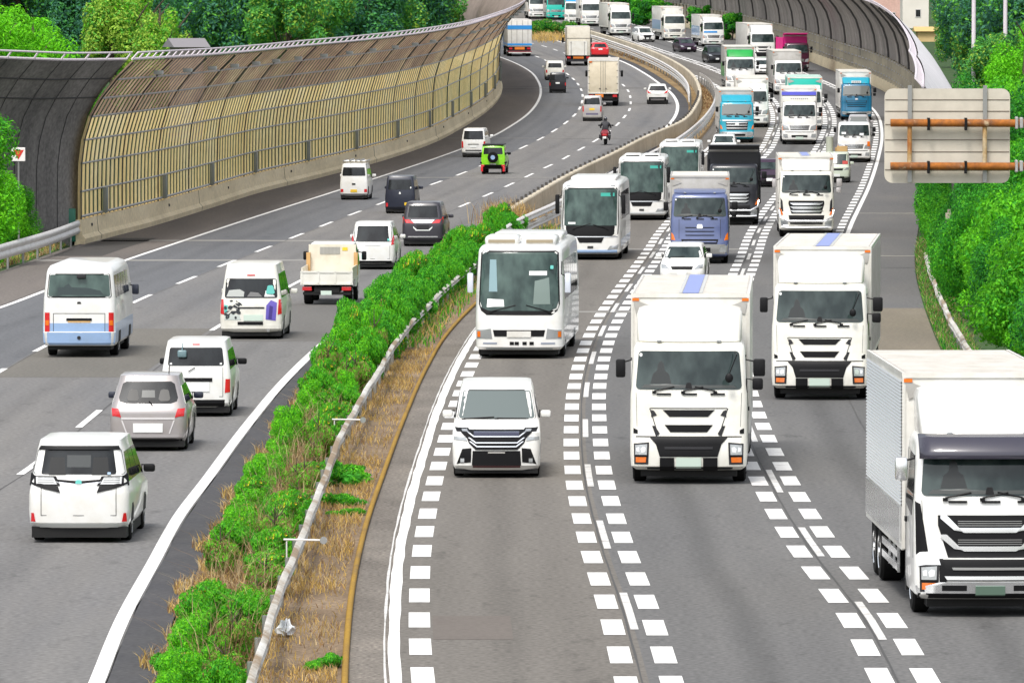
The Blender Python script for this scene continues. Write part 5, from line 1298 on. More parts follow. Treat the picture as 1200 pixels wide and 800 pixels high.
def quads_along(name, line, items, m, dz=.008):
    """items: (Y start, length, offset, width)"""
    vs = []; fs = []
    for (Y, L, o, w) in items:
        n = max(1, int(L/2.5)); b = len(vs)
        for i in range(n+1):
            y = Y+L*i/n
            p = line.P(y, o, dz); vs += [(p.x-w/2, p.y, p.z), (p.x+w/2, p.y, p.z)]
        for i in range(n): fs.append((b+2*i, b+2*i+1, b+2*i+3, b+2*i+2))
    return tag(mesh_obj(name, vs, fs, m), kind='structure')
PER = 17.6
ya = Y_of(737.5)
quads_along('lane_dashes', LC, [(ya+k*PER, PER*.42, 0, .13) for k in range(-3, 54)], PAINTW)
yd = Y_of(749.5)
quads_along('lane_dashes', LD, [(yd+k*PER, PER*.42, 0, .13) for k in range(-3, 54)], PAINTW)
yA = Y_of(412); yB = Y_of(501)
quads_along('lane_dashes', LA, [(yA+k*PER, PER*.43, 0, .17) for k in range(-9, 52)], PAINT)
quads_along('lane_dashes', LB, [(yB+k*PER, PER*.43, 0, .17) for k in range(-7, 52)], PAINT)
SP = PER/3.5
def squares(line, offs, y0):
    it = []
    for k in range(-12, 150):
        Y = y0+k*SP
        if Y < Y0 or Y > 900: continue
        for o in offs: it.append((Y+random.uniform(-.08,.08), SP*.58, o, .345))
    quads_along('speed_reduction_squares', line, it, PAINT)
squares(LC, (-.335, .335), Y_of(744)); squares(LD, (-.335, .335), Y_of(768)); squares(L3, (.40,), Y_of(735)); squares(LE, (-.40,), Y_of(478))
# sealed joints along the lanes and pale joints across the road
def seam(line, off, w, Y0, Y1, m=SEAL, dz=.004):
    o = strip('lane_seam', line, off-w/2, line, off+w/2, Y0, Y1, dz, m, 2.0, jag=.008)
    return o
seam(LA, .06, .034, Y0, 420); seam(LB, .08, .034, Y0, 420); seam(LC, -.10, .034, Y0, 420); seam(LD, -.10, .034, Y0, 420); seam(LE, -1.2, .03, Y0, 300); seam(L1, -.2, .03, Y0, 400)
def cross(la, lb, y, w, m, oa=0, ob=0):
    Y = Y_of(y); vs = []
    for j in range(13):
        t = j/12; X = la.X(Y)+oa+(lb.X(Y)+ob-la.X(Y)-oa)*t; yy = Y+random.uniform(-.25,.25)
        vs += [(X, yy-w/2, gz(Y)+.003), (X, yy+w/2, gz(Y)+.003)]
    tag(mesh_obj('road_joint', vs, [(2*i, 2*i+2, 2*i+3, 2*i+1) for i in range(12)], m), kind='structure')
for y in (282, 305, 162): cross(LBAR, L2, y, 1.6, SEAML)
cross(L1, L2, 208, 2.0, SEAML); cross(LBAR, L2, 103, 3, SEAML)
for y in (300, 250): cross(LE, LSH, y, .7, mat('pale_joint', (.30,.28,.24), .8))
cross(L3, LD, 292, 1.2, SEAML); cross(L3, LD, 365, 1.0, SEAML); cross(LE, LSH, 314, .5, SEAL)
# darker and lighter repair patches
def patch(la, fa, lb, fb, y0, y1, m, name='road_patch', dz=.003):
    a, b = Y_of(y1), Y_of(y0); vs = []
    for Y in frange(a, b, 3):
        xa, xb = la.X(Y), lb.X(Y)
        vs += [(xa+(xb-xa)*fa, Y, gz(Y)+dz), (xa+(xb-xa)*fb, Y, gz(Y)+dz)]
    tag(mesh_obj(name, vs, [(2*i, 2*i+1, 2*i+3, 2*i+2) for i in range(len(vs)//2-1)], m), kind='structure')
patch(L3, .16, LC, .49, 721, 749, noisy('pale_patch', [(.3,(.125,.108,.095)),(.7,(.145,.128,.112))], .5, fine=.12, fine_scale=10))
patch(LB, .02, L2, .98, 356, 400, noisy('mid_patch', [(.3,(.115,.11,.104)),(.7,(.14,.134,.124))], .3, (1,.2,1), fine=.2, fine_scale=10))
patch(LA, .02, LB, .98, 385, 442, noisy('tan_patch', [(.3,(.118,.112,.098)),(.7,(.15,.14,.122))], .3, (1,.2,1), fine=.25, fine_scale=10))
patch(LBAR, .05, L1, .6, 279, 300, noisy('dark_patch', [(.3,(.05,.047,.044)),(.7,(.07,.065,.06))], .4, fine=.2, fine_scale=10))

# ------------------------------------------------------------------ barriers and rails
CONC = noisy('tan_concrete', [(.3,(0.625,0.527,0.345)),(.55,(0.757,0.641,0.428)),(.78,(0.855,0.740,0.527))], .35, (1,.4,1.2), fine=.14, fine_scale=5)
CONCG = noisy('median_concrete', [(.3,(0.413,0.363,0.271)),(.55,(0.522,0.465,0.360)),(.8,(0.605,0.560,0.463))], .3, (1,.4,1.2), fine=.14, fine_scale=5)
RAILW = noisy('weathered_white_rail', [(.34,(.62,.61,.57)),(.50,(.46,.43,.37)),(.58,(.26,.18,.10))], 1.0, (1,.35,1), fine=.15, fine_scale=8, rough=.5)
RAILC = mat('white_rail', (.66,.64,.62), .45, dirt=.2)

def profile_run(line, off, Y0, Y1, prof, step=3.0, flip=1):
    """sweeps (dx, z) points along a line; returns verts, faces with end caps"""
    vs = []; fs = []; n = len(prof); Ys = frange(Y0, Y1, step)
    for Y in Ys:
        x = line.X(Y)+off
        for dx, z in prof: vs.append((x+dx*flip, Y, gz(Y)+z))
    for i in range(len(Ys)-1):
        for j in range(n):
            k = (j+1) % n
            f = (i*n+j, i*n+k, (i+1)*n+k, (i+1)*n+j)
            fs.append(f if flip < 0 else f[::-1])
    fs.append(tuple(range(n))); fs.append(tuple(len(vs)-n+j for j in range(n))[::-1])
    return vs, fs

JERSEY = [(.0,-.05),(.05,.22),(-.10,.38),(-.16,1.02),(-.42,1.02),(-.42,-.05)]
yend = Y_of(286)
b = MB(); b.add(*profile_run(LBAR, 0, yend, Y_of(54), JERSEY, 2.5)); o = b.build('concrete_barrier', CONC)
tag(o, 'tan concrete barrier under the left noise wall', 'barrier')
jp = [(0,-.05),(.062,.22),(-.088,.38),(-.148,1.02),(-.25,1.02),(-.25,-.05)]
for k in range(7):
    Y = yend+6+k*44; b = MB(); b.add(*profile_run(LBAR, 0, Y-.05, Y+.05, jp, .1))
    b.build('barrier_joint', mat('barrier_joint', (.16,.13,.09), .8), o)
for k in range(9):
    Y = yend+4+k*31; x = LBAR.X(Y); b = MB(); b.box(x-.16, x-.09, Y-.3, Y, gz(Y)+.66, gz(Y)+.78)
    b.build('barrier_fitting', mat('barrier_fitting', (.05,.05,.05), .6), o)

MED = [(.18,-.05),(.14,.86),(.10,.92),(-.10,.92),(-.14,.86),(-.18,-.05)]
ym0 = Y_of(280)
b = MB(); b.add(*profile_run(LM, 0, ym0, Y_of(34), MED, 2.5)); o = b.build('median_barrier', CONCG)
tag(o, 'grey-tan concrete median barrier curving between the two carriageways', 'barrier')
for Y in frange(ym0+4, Y_of(122), 4.4):
    x = LM.X(Y)-.12; b = MB(); b.box(x-.07, x+.07, Y-.5, Y+.5, gz(Y)+.915, gz(Y)+1.06)
    b.build('delineator_block', mat('dark_delineator', (.06,.055,.05), .7), o)
jp = [(.183,-.05),(.143,.86),(.10,.923),(-.10,.923),(-.143,.86),(-.183,-.05)]
for Y in frange(ym0+2, Y_of(36), 9):
    b = MB(); b.add(*profile_run(LM, 0, Y-.04, Y+.04, jp, .08)); b.build('barrier_joint', mat('grey_joint', (.24,.20,.14), .8), o)

def wbeam(name, label, line, off, Y0, Y1, side, zc=.62, m=RAILC, post=2.0, rows=1, wig=0.0, group=None, tall=1.0):
    """corrugated rail on posts; side: where the road is (+1 right)"""
    t = empty(name, line.P((Y0+Y1)/2, off), 0, label, 'guardrail', group)
    inv = t.location
    prof = [(0,-.17),(.05,-.13),(.08,-.09),(.05,-.05),(.01,0),(.05,.05),(.08,.09),(.05,.13),(0,.17),(-.02,.17),(-.02,-.17)]
    for r_ in range(rows):
        P = [(dx*side, z*tall+zc+r_*.42) for dx, z in prof]
        vs, fs = profile_run(line, off, Y0, Y1, P, 2.5)
        if wig:
            w = {}
            for i in range(0, len(vs), len(P)):
                d = .05*math.sin(vs[i][1]*.31)+.04*math.sin(vs[i][1]*.83+1)
                for j in range(len(P)): vs[i+j] = (vs[i+j][0]+d*wig, vs[i+j][1], vs[i+j][2]+d*.4*wig)
        vs = [(v[0]-inv.x, v[1]-inv.y, v[2]-inv.z) for v in vs]
        mesh_obj('rail', vs, fs, m, t, 50)
    for Y in frange(Y0+.3, Y1-.3, post):
        x = line.X(Y)+off-side*.10
        b = MB(); b.tube([(x-inv.x, Y-inv.y, gz(Y)-.05-inv.z), (x-inv.x, Y-inv.y, gz(Y)+zc+rows*.42-.46-inv.z)], .05, 8)
        b.build('post', STEEL, t, 40)
    return t
lg = Line([(-60,338),(0,318),(60,299),(97,284)])
wbeam('guardrail', 'white guardrail ending at the left concrete barrier', lg, 0, Y_of(345), Y_of(284), 1, .72, RAILC, 5.0, 1, tall=1.7)
wbeam('guardrail', 'rust-stained white guardrail behind the median shrubs', LG, 0, 84, Y_of(262), 1, .60, RAILW, 4.0, 1, wig=.30, tall=.62)
wbeam('guardrail', 'white double guardrail beside the row of coaches', LG, 0, Y_of(300), Y_of(100), 1, .52, RAILC, 6.0, 2)
wbeam('guardrail', 'white double guardrail on the left-road side of the median barrier', LGL, 0, Y_of(126), Y_of(45), -1, .55, RAILC, 6.0, 2)
wbeam('guardrail', 'rust-stained white guardrail at the foot of the right embankment', LSH, .42, Y_of(560), Y_of(318), -1, .62, RAILW, 4.0, 1, wig=.25, tall=.7)
wbeam('guardrail', 'distant white guardrail in front of the far right hedge', LSH, .6, Y_of(66), Y_of(36), -1, .55, RAILC, 6.0, 1)

# yellow pipe along the median verge
vs, fs = profile_run(LYEL, 0, 76, Y_of(352), [(.052*math.cos(q), .045+.052*math.sin(q)) for q in [i*math.pi/4 for i in range(8)]], 2)
tag(mesh_obj('kerb_pipe', vs, fs, noisy('worn_yellow_paint', [(.35,(.34,.20,.025)),(.6,(.27,.16,.03)),(.75,(.15,.11,.06))], 1.3, (1,.3,1), fine=.2, fine_scale=12), None, 50), 'worn yellow pipe lying along the gravel shoulder of the median', 'pipe')

# delineator arms on the median rail
for i, (x, y) in enumerate(((392, 530), (336, 682))):
    g = ground(x, y); t = empty('delineator', g, 0, ('upper' if i == 0 else 'lower')+' pale delineator arm reaching across the rust-stained median guardrail', 'delineator')
    b = MB(); b.tube([(0,0,0),(0,0,.74)], .014, 8); b.tube([(-.05,0,.74),(.66,-.2,.74)], .018, 8); b.build('arm', RAILC, t, 40)
    b = MB(); b.tube([(.64,-.22,.74),(.64,-.25,.74)], .065, 16); b.build('reflector', LENS, t, 40)
# litter
b = MB(); rng = random.Random(3)
b.ball((0,0,.10), (.14,.2,.11), 14, 9); b.v = [(v[0]*(1+rng.uniform(-.35,.35)), v[1]*(1+rng.uniform(-.35,.35)), max(.0, v[2]*(1+rng.uniform(-.4,.4)))) for v in b.v]
o = b.build('plastic_bag', mat('white_plastic_film', (.7,.72,.74), .4), None); o.location = ground(335, 745); tag(o, 'crumpled white plastic bag caught under the median guardrail', 'bag')

# ------------------------------------------------------------------ noise walls
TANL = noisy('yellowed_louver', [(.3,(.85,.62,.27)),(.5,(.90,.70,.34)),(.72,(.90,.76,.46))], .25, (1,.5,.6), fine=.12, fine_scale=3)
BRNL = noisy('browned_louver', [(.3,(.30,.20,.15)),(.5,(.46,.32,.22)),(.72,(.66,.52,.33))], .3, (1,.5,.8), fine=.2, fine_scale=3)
def see_through(m, f):
    nt = m.node_tree; b = nt.nodes['Principled BSDF']; src = b.inputs['Base Color'].links[0].from_socket
    tr = nt.nodes.new('ShaderNodeBsdfTranslucent'); nt.links.new(src, tr.inputs['Color'])
    ms = nt.nodes.new('ShaderNodeMixShader'); ms.inputs['Fac'].default_value = f
    nt.links.new(b.outputs['BSDF'], ms.inputs[1]); nt.links.new(tr.outputs['BSDF'], ms.inputs[2]); nt.links.new(ms.outputs['Shader'], nt.nodes['Material Output'].inputs['Surface'])
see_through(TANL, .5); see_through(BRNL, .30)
WALLD = noisy('dark_wall_backing', [(.3,(.035,.036,.03)),(.7,(.06,.058,.05))], .3)
WALLB = noisy('weathered_grey_panel', [(.3,(.10,.096,.093)),(.5,(.19,.18,.17)),(.72,(.30,.285,.275))], .35, (1,1,.35), fine=.25, fine_scale=6, detail=10)
WALLI = noisy('dark_concave_panel', [(.3,(0.205,0.184,0.164)),(.5,(0.299,0.268,0.239)),(.72,(0.411,0.367,0.321))], .3, (1,1,.3), fine=.2, fine_scale=3)
WALLO = noisy('brown_outer_panel', [(.3,(.19,.15,.125)),(.6,(.25,.20,.17)),(.8,(.30,.26,.22))], .3, (1,.4,.3), fine=.2, fine_scale=2)
WALLW = noisy('white_outer_panel', [(.3,(.55,.53,.55)),(.7,(.68,.66,.68))], .4, fine=.1, fine_scale=3)
PIPEG = mat('pale_rail_pipe', (.34,.33,.32), .5); POSTD = mat('dark_wall_post', (.05,.055,.045), .6)
TOPR = mat('pale_top_rail', (.62,.56,.60), .5)

WPROF = [(0,0),(0,1.2),(.03,2.4),(.16,3.4),(.46,4.4),(.92,5.2),(1.55,6.0),(2.30,6.75)]
def resample(path, step):
    out = [Vector(path[0])]; acc = 0
    for a, b in zip(path, path[1:]):
        a = Vector(a); b = Vector(b); L = (b-a).length; d = (b-a)/L if L > 0 else a*0; t = step-acc
        while t <= L:
            out.append(a+d*t); t += step
        acc = L-(t-step)
    return out
def normals(P, side):
    N = []
    for i in range(len(P)):
        d = P[min(i+1, len(P)-1)]-P[max(i-1, 0)]; d = Vector((d.x, d.y, 0)).normalized()
        N.append(Vector((d.y, -d.x, 0))*side)
    return N
def taper(Y):
    t = max(0.0, min(1.0, (Y_of(275)-Y)/(Y_of(275)-Y_of(348))))
    return 1-.5*t, 1-.075*t
def sweep(P, N, prof, tp=False):
    vs = []; fs = []; n = len(prof)
    for p, nn in zip(P, N):
        ko, kh = taper(p.y) if tp else (1, 1)
        for dx, z in prof: vs.append(p+nn*dx*ko+Vector((0,0,z*kh)))
    for i in range(len(P)-1):
        for j in range(n-1): fs.append((i*n+j, i*n+j+1, (i+1)*n+j+1, (i+1)*n+j))
    return vs, fs
def prof_tan(prof, off):
    out = []
    for i, (x, z) in enumerate(prof):
        a = prof[max(0, i-1)]; c = prof[min(len(prof)-1, i+1)]; dx, dz = c[0]-a[0], c[1]-a[1]; L = math.hypot(dx, dz)
        out.append((x+dz/L*off, z-dx/L*off))
    return out

# --- left wall
lp = [LBAR.P(Y, -.30, 1.0) for Y in frange(yend+.5, Y_of(54), 3)]
wl = empty('noise_wall', lp[0], 0, 'long left noise wall with yellowed louvers curving over the road', 'noise wall')
def rel(vs, o): return [tuple(Vector(v)-o.location) for v in vs]
P = resample(lp, 2.0); N = normals(P, 1)
PB = [p for p in P if p.y > Y_of(112)]
vs, fs = sweep(PB, normals(PB, 1), prof_tan(WPROF, -.10)); mesh_obj('outer_panel', rel(vs, wl), [f[::-1] for f in fs], WALLO, wl, 40)
P2 = resample(lp, 1.5); N2 = normals(P2, 1)
vs = []; fs = []
for p, q in zip(P2, N2):
    d_ = Vector((-q.y, q.x, 0)); bb = len(vs)
    for dx, z in WPROF: c = p+q*dx+Vector((0,0,z)); vs += [c+d_*.44, c+d_*1.06]
    for j in range(len(WPROF)-1): fs.append((bb+2*j, bb+2*j+1, bb+2*j+3, bb+2*j+2))
mesh_obj('backing_strip', rel(vs, wl), fs, WALLD, wl)
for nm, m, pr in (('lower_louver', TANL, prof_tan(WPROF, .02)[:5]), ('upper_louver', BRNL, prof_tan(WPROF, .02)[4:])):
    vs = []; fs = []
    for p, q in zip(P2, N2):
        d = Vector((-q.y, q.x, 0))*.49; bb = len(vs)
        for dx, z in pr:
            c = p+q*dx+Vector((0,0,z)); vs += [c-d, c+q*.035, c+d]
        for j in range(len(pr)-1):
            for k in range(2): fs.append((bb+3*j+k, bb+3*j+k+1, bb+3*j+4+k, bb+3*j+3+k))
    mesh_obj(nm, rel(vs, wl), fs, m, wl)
b = MB()
for (dx, z) in (prof_tan(WPROF, .09)[i] for i in (1,2,3,4,5,6)):
    b.tube([p+q*dx+Vector((0,0,z))-wl.location for p, q in zip(P, N)], .045, 5)
b.tube([p+q*.12+Vector((0,0,.15))-wl.location for p, q in zip(P, N)], .06, 5)
b.build('rail_pipe', PIPEG, wl, 50)
P3 = resample(lp, 15.0); N3 = normals(P3, 1); pr = prof_tan(WPROF, .11); b = MB()
for p, q in zip(P3, N3): b.tube([p+q*dx+Vector((0,0,z))-wl.location for dx, z in pr], .032, 5)
b.build('wall_post', POSTD, wl, 50)
def top_rail(parent, P, N, prof, m=TOPR, tp=False):
    x, z = prof[-1]; b = MB(); o = parent.location
    K = [taper(p.y) if tp else (1, 1) for p in P]
    A = [p+q*x*k[0]+Vector((0,0,z*k[1]+.06))-o for p, q, k in zip(P, N, K)]; B_ = [p+q*(x*k[0]+.25)+Vector((0,0,z*k[1]+.34))-o for p, q, k in zip(P, N, K)]
    b.tube(A, .06, 6); b.tube(B_, .045, 6)
    for a, c in zip(A, B_): b.tube([a, c], .04, 5)
    b.build('top_rail', m, parent, 50)
P4 = resample(lp, 2.6); top_rail(wl, P4, normals(P4, 1), WPROF)
x, z = prof_tan(WPROF, .25)[6]
for k, (p, q) in enumerate(zip(resample(lp, 12.0), normals(resample(lp, 12.0), 1))):
    if k == 0: continue
    c = p+q*(x+.35)+Vector((0,0,z+.30))-wl.location; b = MB(); b.rbox(c.x-.20, c.x+.20, c.y-.5, c.y+.5, c.z-.09, c.z+.09, .04); b.build('wall_lamp', mat('pale_lamp_housing', (.42,.45,.43), .5), wl, 40)
# utility boxes at the foot
for k, (p, q) in enumerate(zip(resample(lp, 8.0), normals(resample(lp, 8.0), 1))):
    if k % 3 != 1: continue
    c = p+q*.22-wl.location; b = MB(); b.rbox(c.x-.10, c.x+.10, c.y-.5, c.y+.5, c.z+.1, c.z+1.2, .03); b.build('utility_box', mat('grey_utility_box', (.20,.22,.20), .5), wl, 40)

# --- dark wing wall
p0 = lp[0]
wp = [p0+Vector((-.05,.2,0)), p0+Vector((-2.2,-5,0)), p0+Vector((-5.0,-10,.15)), p0+Vector((-8.5,-15,.4)), p0+Vector((-12.5,-20,.6))]
ww = empty('noise_wall', wp[0], 0, 'dark weathered noise wall swinging away at the far left', 'noise wall')
PW = resample(wp, 1.0); NW = normals(PW, -1)
WP0 = [(0,-1.2)]+WPROF[1:]
vs, fs = sweep(PW, NW, WP0); o = mesh_obj('concave_panel', rel(vs, ww), fs, WALLB, ww, 40)
vs, fs = sweep(PW, NW, prof_tan(WP0, -.12)); mesh_obj('outer_panel', rel(vs, ww), fs, WALLB, ww, 40)
b = MB(); pr = prof_tan(WP0, .02)
for p, q in zip(PW[::2], NW[::2]): b.tube([p+q*dx+Vector((0,0,z))-ww.location for dx, z in pr], .015, 4)
for i in (5, 6): b.tube([p+q*pr[i][0]+Vector((0,0,pr[i][1]))-ww.location for p, q in zip(PW, NW)], .03, 4)
b.build('panel_seam', mat('panel_seam', (.05,.05,.05), .7), ww, 50)
top_rail(ww, PW[::2], NW[::2], WP0)
b = MB(); c = p0-ww.location; b.rbox(-.5,-.05,-.8,-.35,-.9,.5,.03); b.build('green_cabinet', mat('dark_green_cabinet', (.02,.16,.10), .5), ww, 40)

# --- right wall
rp = [LWR.P(Y, 0, 0) for Y in frange(Y_of(348), 1090, 4)]
wr_ = empty('noise_wall', rp[0], 0, 'dark concave noise wall sweeping along the right carriageway', 'noise wall')
PR = resample(rp, 2.0); NR = normals(PR, -1)
RPROF = [(0,-.05),(0,1.0)]+[(dx*1.05, 1.0+z) for dx, z in WPROF[1:]]
vs, fs = sweep(PR, NR, RPROF, True); mesh_obj('concave_panel', rel(vs, wr_), [f[::-1] for f in fs], WALLI, wr_, 40)
vs, fs = sweep(PR, NR, prof_tan(RPROF, -.16), True); mesh_obj('outer_panel', rel(vs, wr_), fs, WALLW, wr_, 40)
b = MB(); pr = prof_tan(RPROF, .06)
for p, q in zip(resample(rp, 20.0), normals(resample(rp, 20.0), -1)):
    ko, kh = taper(p.y); b.tube([p+q*dx*ko+Vector((0,0,z*kh))-wr_.location for dx, z in pr[2:]], .12, 5)
b.build('panel_rib', mat('wall_rib', (.06,.056,.052), .7), wr_, 50)
b = MB()
PL = resample(rp, 4.5); NLq = normals(PL, -1)
for p, q in zip(PL, NLq): b.tube([p+q*.10+Vector((0,0,1.0))-wr_.location, p+q*.12+Vector((0,0,2.9))-wr_.location], .30, 4)
b.build('lower_louver', noisy('grey_tan_louver', [(.3,(.28,.26,.21)),(.6,(.40,.36,.27)),(.8,(.52,.45,.31))], .4), wr_)
b = MB()
for z in (1.35, 2.1, 2.8): b.tube([p+q*.26+Vector((0,0,z))-wr_.location for p, q in zip(PR, NR)], .06, 5)
b.build('rail_pipe', PIPEG, wr_, 50)
vs = []; fs = []; bp = [(.30,-.05),(.34,.2),(.22,.95),(0,.97)]
vs, fs = sweep(PR, NR, bp); mesh_obj('concrete_base', rel(vs, wr_), [f[::-1] for f in fs], CONC, wr_, 30)
P5 = resample(rp, 3.0); top_rail(wr_, P5, normals(P5, -1), RPROF, tp=True)
# ------------------------------------------------------------------ plants
LF1 = leafmat('bright_leaf', (.13,.50,.018)); LF2 = leafmat('mid_leaf', (.055,.33,.022)); LF3 = leafmat('dark_leaf', (.016,.15,.028))
LFL = leafmat('lime_leaf', (.17,.58,.012)); LFY = leafmat('yellow_flower', (.70,.60,.03)); LFD = leafmat('dry_leaf', (.30,.21,.09)); LFB = leafmat('blue_green_leaf', (.035,.13,.095))
LFO = leafmat('olive_leaf', (.20,.33,.04)); LFK = leafmat('deep_leaf', (.022,.075,.058))
LT1 = leafmat('wood_leaf', (.075,.30,.075)); LT2 = leafmat('blue_wood_leaf', (.065,.22,.14)); LT3 = leafmat('light_wood_leaf', (.14,.44,.055)); LT4 = leafmat('deep_wood_leaf', (.045,.15,.10)); LT5 = leafmat('yellow_wood_leaf', (.36,.55,.07))  # leaf tones of far trees, lightened to put haze into the colour
BARK = noisy('bark', [(.3,(.05,.038,.028)),(.7,(.10,.08,.06))], 3, fine=.3, fine_scale=12)

def crown_mesh(name, seed, rx, ry, rz, zc, n, leaf, mats, weights, lobes=14, flat=.35, fill=.25, lobe_r=(.28,.5)):
    """thousands of small leaves scattered over lumpy lobes"""
    g = random.Random(seed); vs = []; fs = []; mi = []
    LBS = []
    for k in range(lobes):
        while True:
            d = Vector((g.uniform(-1,1), g.uniform(-1,1), g.uniform(-1,1)))
            if .2 < d.length < 1: break
        q = g.uniform(.45,.85); d = d.normalized()*q
        LBS.append((Vector((d.x*rx, d.y*ry, d.z*rz+zc)), g.uniform(*lobe_r), g.random()))
    tot = sum(l[1]**2 for l in LBS); R_ = (rx+ry+rz)/3
    for c, lr, tone in LBS:
        for i in range(int(n*lr*lr/tot)):
            d = Vector((g.gauss(0,1), g.gauss(0,1), g.gauss(0,1))).normalized()
            rad = lr*(1-fill*g.random()**2*1.2)*g.uniform(.85,1.12)
            p = c+Vector((d.x*rx, d.y*ry, d.z*rz))*rad
            if p.z < .02: continue
            nn = (d+Vector((g.gauss(0,.5), g.gauss(0,.5), g.gauss(0,.5)+flat))).normalized()
            a = nn.orthogonal().normalized(); ang = g.uniform(0, 6.283); bb = nn.cross(a)
            u = a*math.cos(ang)+bb*math.sin(ang); v = nn.cross(u)
            s_ = leaf*g.uniform(.55,1.3); b = len(vs)
            vs += [p-u*s_, p-v*s_*.45+nn*s_*.12, p+u*s_, p+v*s_*.45+nn*s_*.12]
            fs.append((b, b+1, b+2, b+3))
            r_ = g.random()*.62+tone*.38; k = 0
            while k < len(weights)-1 and r_ > weights[k]: k += 1
            mi.append(k)
    me = bpy.data.meshes.new(name); me.from_pydata([tuple(v) for v in vs], [], fs)
    for m in mats: me.materials.append(m)
    me.polygons.foreach_set('material_index', mi); me.update()
    return me

def stem_mesh(name, seed, h, r, nb, spread):
    g = random.Random(seed); b = MB()
    b.tube([(0,0,-.1),(g.uniform(-.05,.05)*h,g.uniform(-.05,.05)*h,h*.5),(g.uniform(-.08,.08)*h,g.uniform(-.08,.08)*h,h)], [r, r*.75, r*.3], 8)
    for k in range(nb):
        a = g.uniform(0, 6.28); z = h*g.uniform(.2,.75); L = spread*g.uniform(.5,1)
        b.tube([(0,0,z),(math.cos(a)*L*.5, math.sin(a)*L*.5, z+h*.12),(math.cos(a)*L, math.sin(a)*L, z+h*.3)], [r*.5, r*.32, r*.12], 6)
    me = b.build(name, BARK).data
    o = [q for q in bpy.data.objects if q.data == me][0]; bpy.data.objects.remove(o)
    return me

ORD = ['first','second','third','fourth','fifth','sixth','seventh','eighth','ninth','tenth','eleventh','twelfth','thirteenth','fourteenth','fifteenth','sixteenth','seventeenth','eighteenth','nineteenth','twentieth','twenty-first','twenty-second','twenty-third','twenty-fourth','twenty-fifth','twenty-sixth','twenty-seventh','twenty-eighth','twenty-ninth','thirtieth']
def plant(kind, cat, loc, crown, stem, label, group, sc=(1,1,1), rz=0.0, stem_name='stem', crown_name='foliage'):
    t = empty(kind, loc, rz, label, cat, group); t.scale = sc
    link(bpy.data.objects.new(crown_name, crown), t)
    if stem: link(bpy.data.objects.new(stem_name, stem), t)
    return t

# --- median shrubs
MV_ = [crown_mesh('foliage', 11, .95, 1.5, .50, .48, 9000, .050, [LF1, LF2, LFY, LFD], [.52,.80,.85,1], 22, lobe_r=(.22,.42)),
       crown_mesh('foliage', 12, .90, 1.6, .62, .60, 9500, .050, [LF1, LFL, LF2, LFY], [.40,.66,.93,1], 22, lobe_r=(.22,.42)),
       crown_mesh('foliage', 13, .80, 1.3, .40, .36, 7000, .048, [LFO, LF1, LFD, LF2], [.30,.55,.85,1], 20, lobe_r=(.22,.42)),
       crown_mesh('foliage', 14, 1.0, 1.7, .78, .80, 11000, .058, [LF2, LF1, LF3], [.50,.80,1], 26, lobe_r=(.22,.40))]
SS = stem_mesh('stem', 5, .9, .035, 6, .6)
names = ['bright green flowering shrub', 'lime-green flowering shrub', 'sparse dry-twigged shrub', 'dense darker shrub']
def ordinal(k): return ORD[k] if k < len(ORD) else ('thirtieth','thirty-first','thirty-second','thirty-third','thirty-fourth','thirty-fifth','thirty-sixth','thirty-seventh','thirty-eighth','thirty-ninth','fortieth','forty-first','forty-second','forty-third','forty-fourth','forty-fifth','forty-sixth','forty-seventh','forty-eighth','forty-ninth','fiftieth','fifty-first','fifty-second','fifty-third','fifty-fourth','fifty-fifth','fifty-sixth','fifty-seventh','fifty-eighth','fifty-ninth','sixtieth','sixty-first','sixty-second','sixty-third','sixty-fourth','sixty-fifth','sixty-sixth','sixty-seventh','sixty-eighth','sixty-ninth','seventieth','seventy-first','seventy-second','seventy-third','seventy-fourth','seventy-fifth','seventy-sixth','seventy-seventh','seventy-eighth','seventy-ninth','eightieth','eighty-first')[k-29]
LX = Line([(238,790),(262,730),(285,668),(292,610),(312,565),(335,515),(362,468),(395,425),(430,388),(470,360),(512,332),(560,303),(605,278)])
def med(Y, t):
    a = L2.X(Y)+1.0; c = LG.X(Y)-.12
    return a+(c-a)*t
g = random.Random(21); Y = 99.0
while Y < 318:
    near = Y < 176
    h = .72 if Y < 150 else .72+.85*min(1, (Y-150)/60)
    for side, t in ((-1, .24), (1, .74)):
        if near and Y > 118 and g.random() < .16: continue
        yy = Y+g.uniform(-.9,.9); x = med(yy, t+g.uniform(-.06,.06))
        v = g.choice([0,1,0,1,2]) if Y < 205 else g.choice([3,3,0])
        if near and side > 0: v = g.choice([2,2,0])
        hh = h*g.uniform(.65,1.2)/(1.0,1.25,.78,1.6)[v]
        wx = (.46 if near else .56)*g.uniform(.75,1.15)
        plant('shrub', 'shrub', (x, yy, gz(yy)), MV_[v], SS, names[v]+' in the '+{-1:'left row', 1:'right row'}[side], 'shrubs in the planted median', (wx, g.uniform(.75,1.0), hh), g.uniform(-.2,.2)+(math.pi if g.random() < .5 else 0))
    Y += 2.5 if near else 2.9
# number the shrubs of each row from the near end so that every label fits one shrub only
rows = {}
for o in bpy.data.objects:
    if o.get('group') == 'shrubs in the planted median': rows.setdefault(o['label'].split(' in the ')[1].split()[0], []).append(o)
for rn, L_ in rows.items():
    L_.sort(key=lambda o: o.location.y)
    for k, o in enumerate(L_):
        o['label'] = '%s, %s from the near end of the %s row in the median' % (o['label'].split(' in the ')[0], ordinal(k), rn)
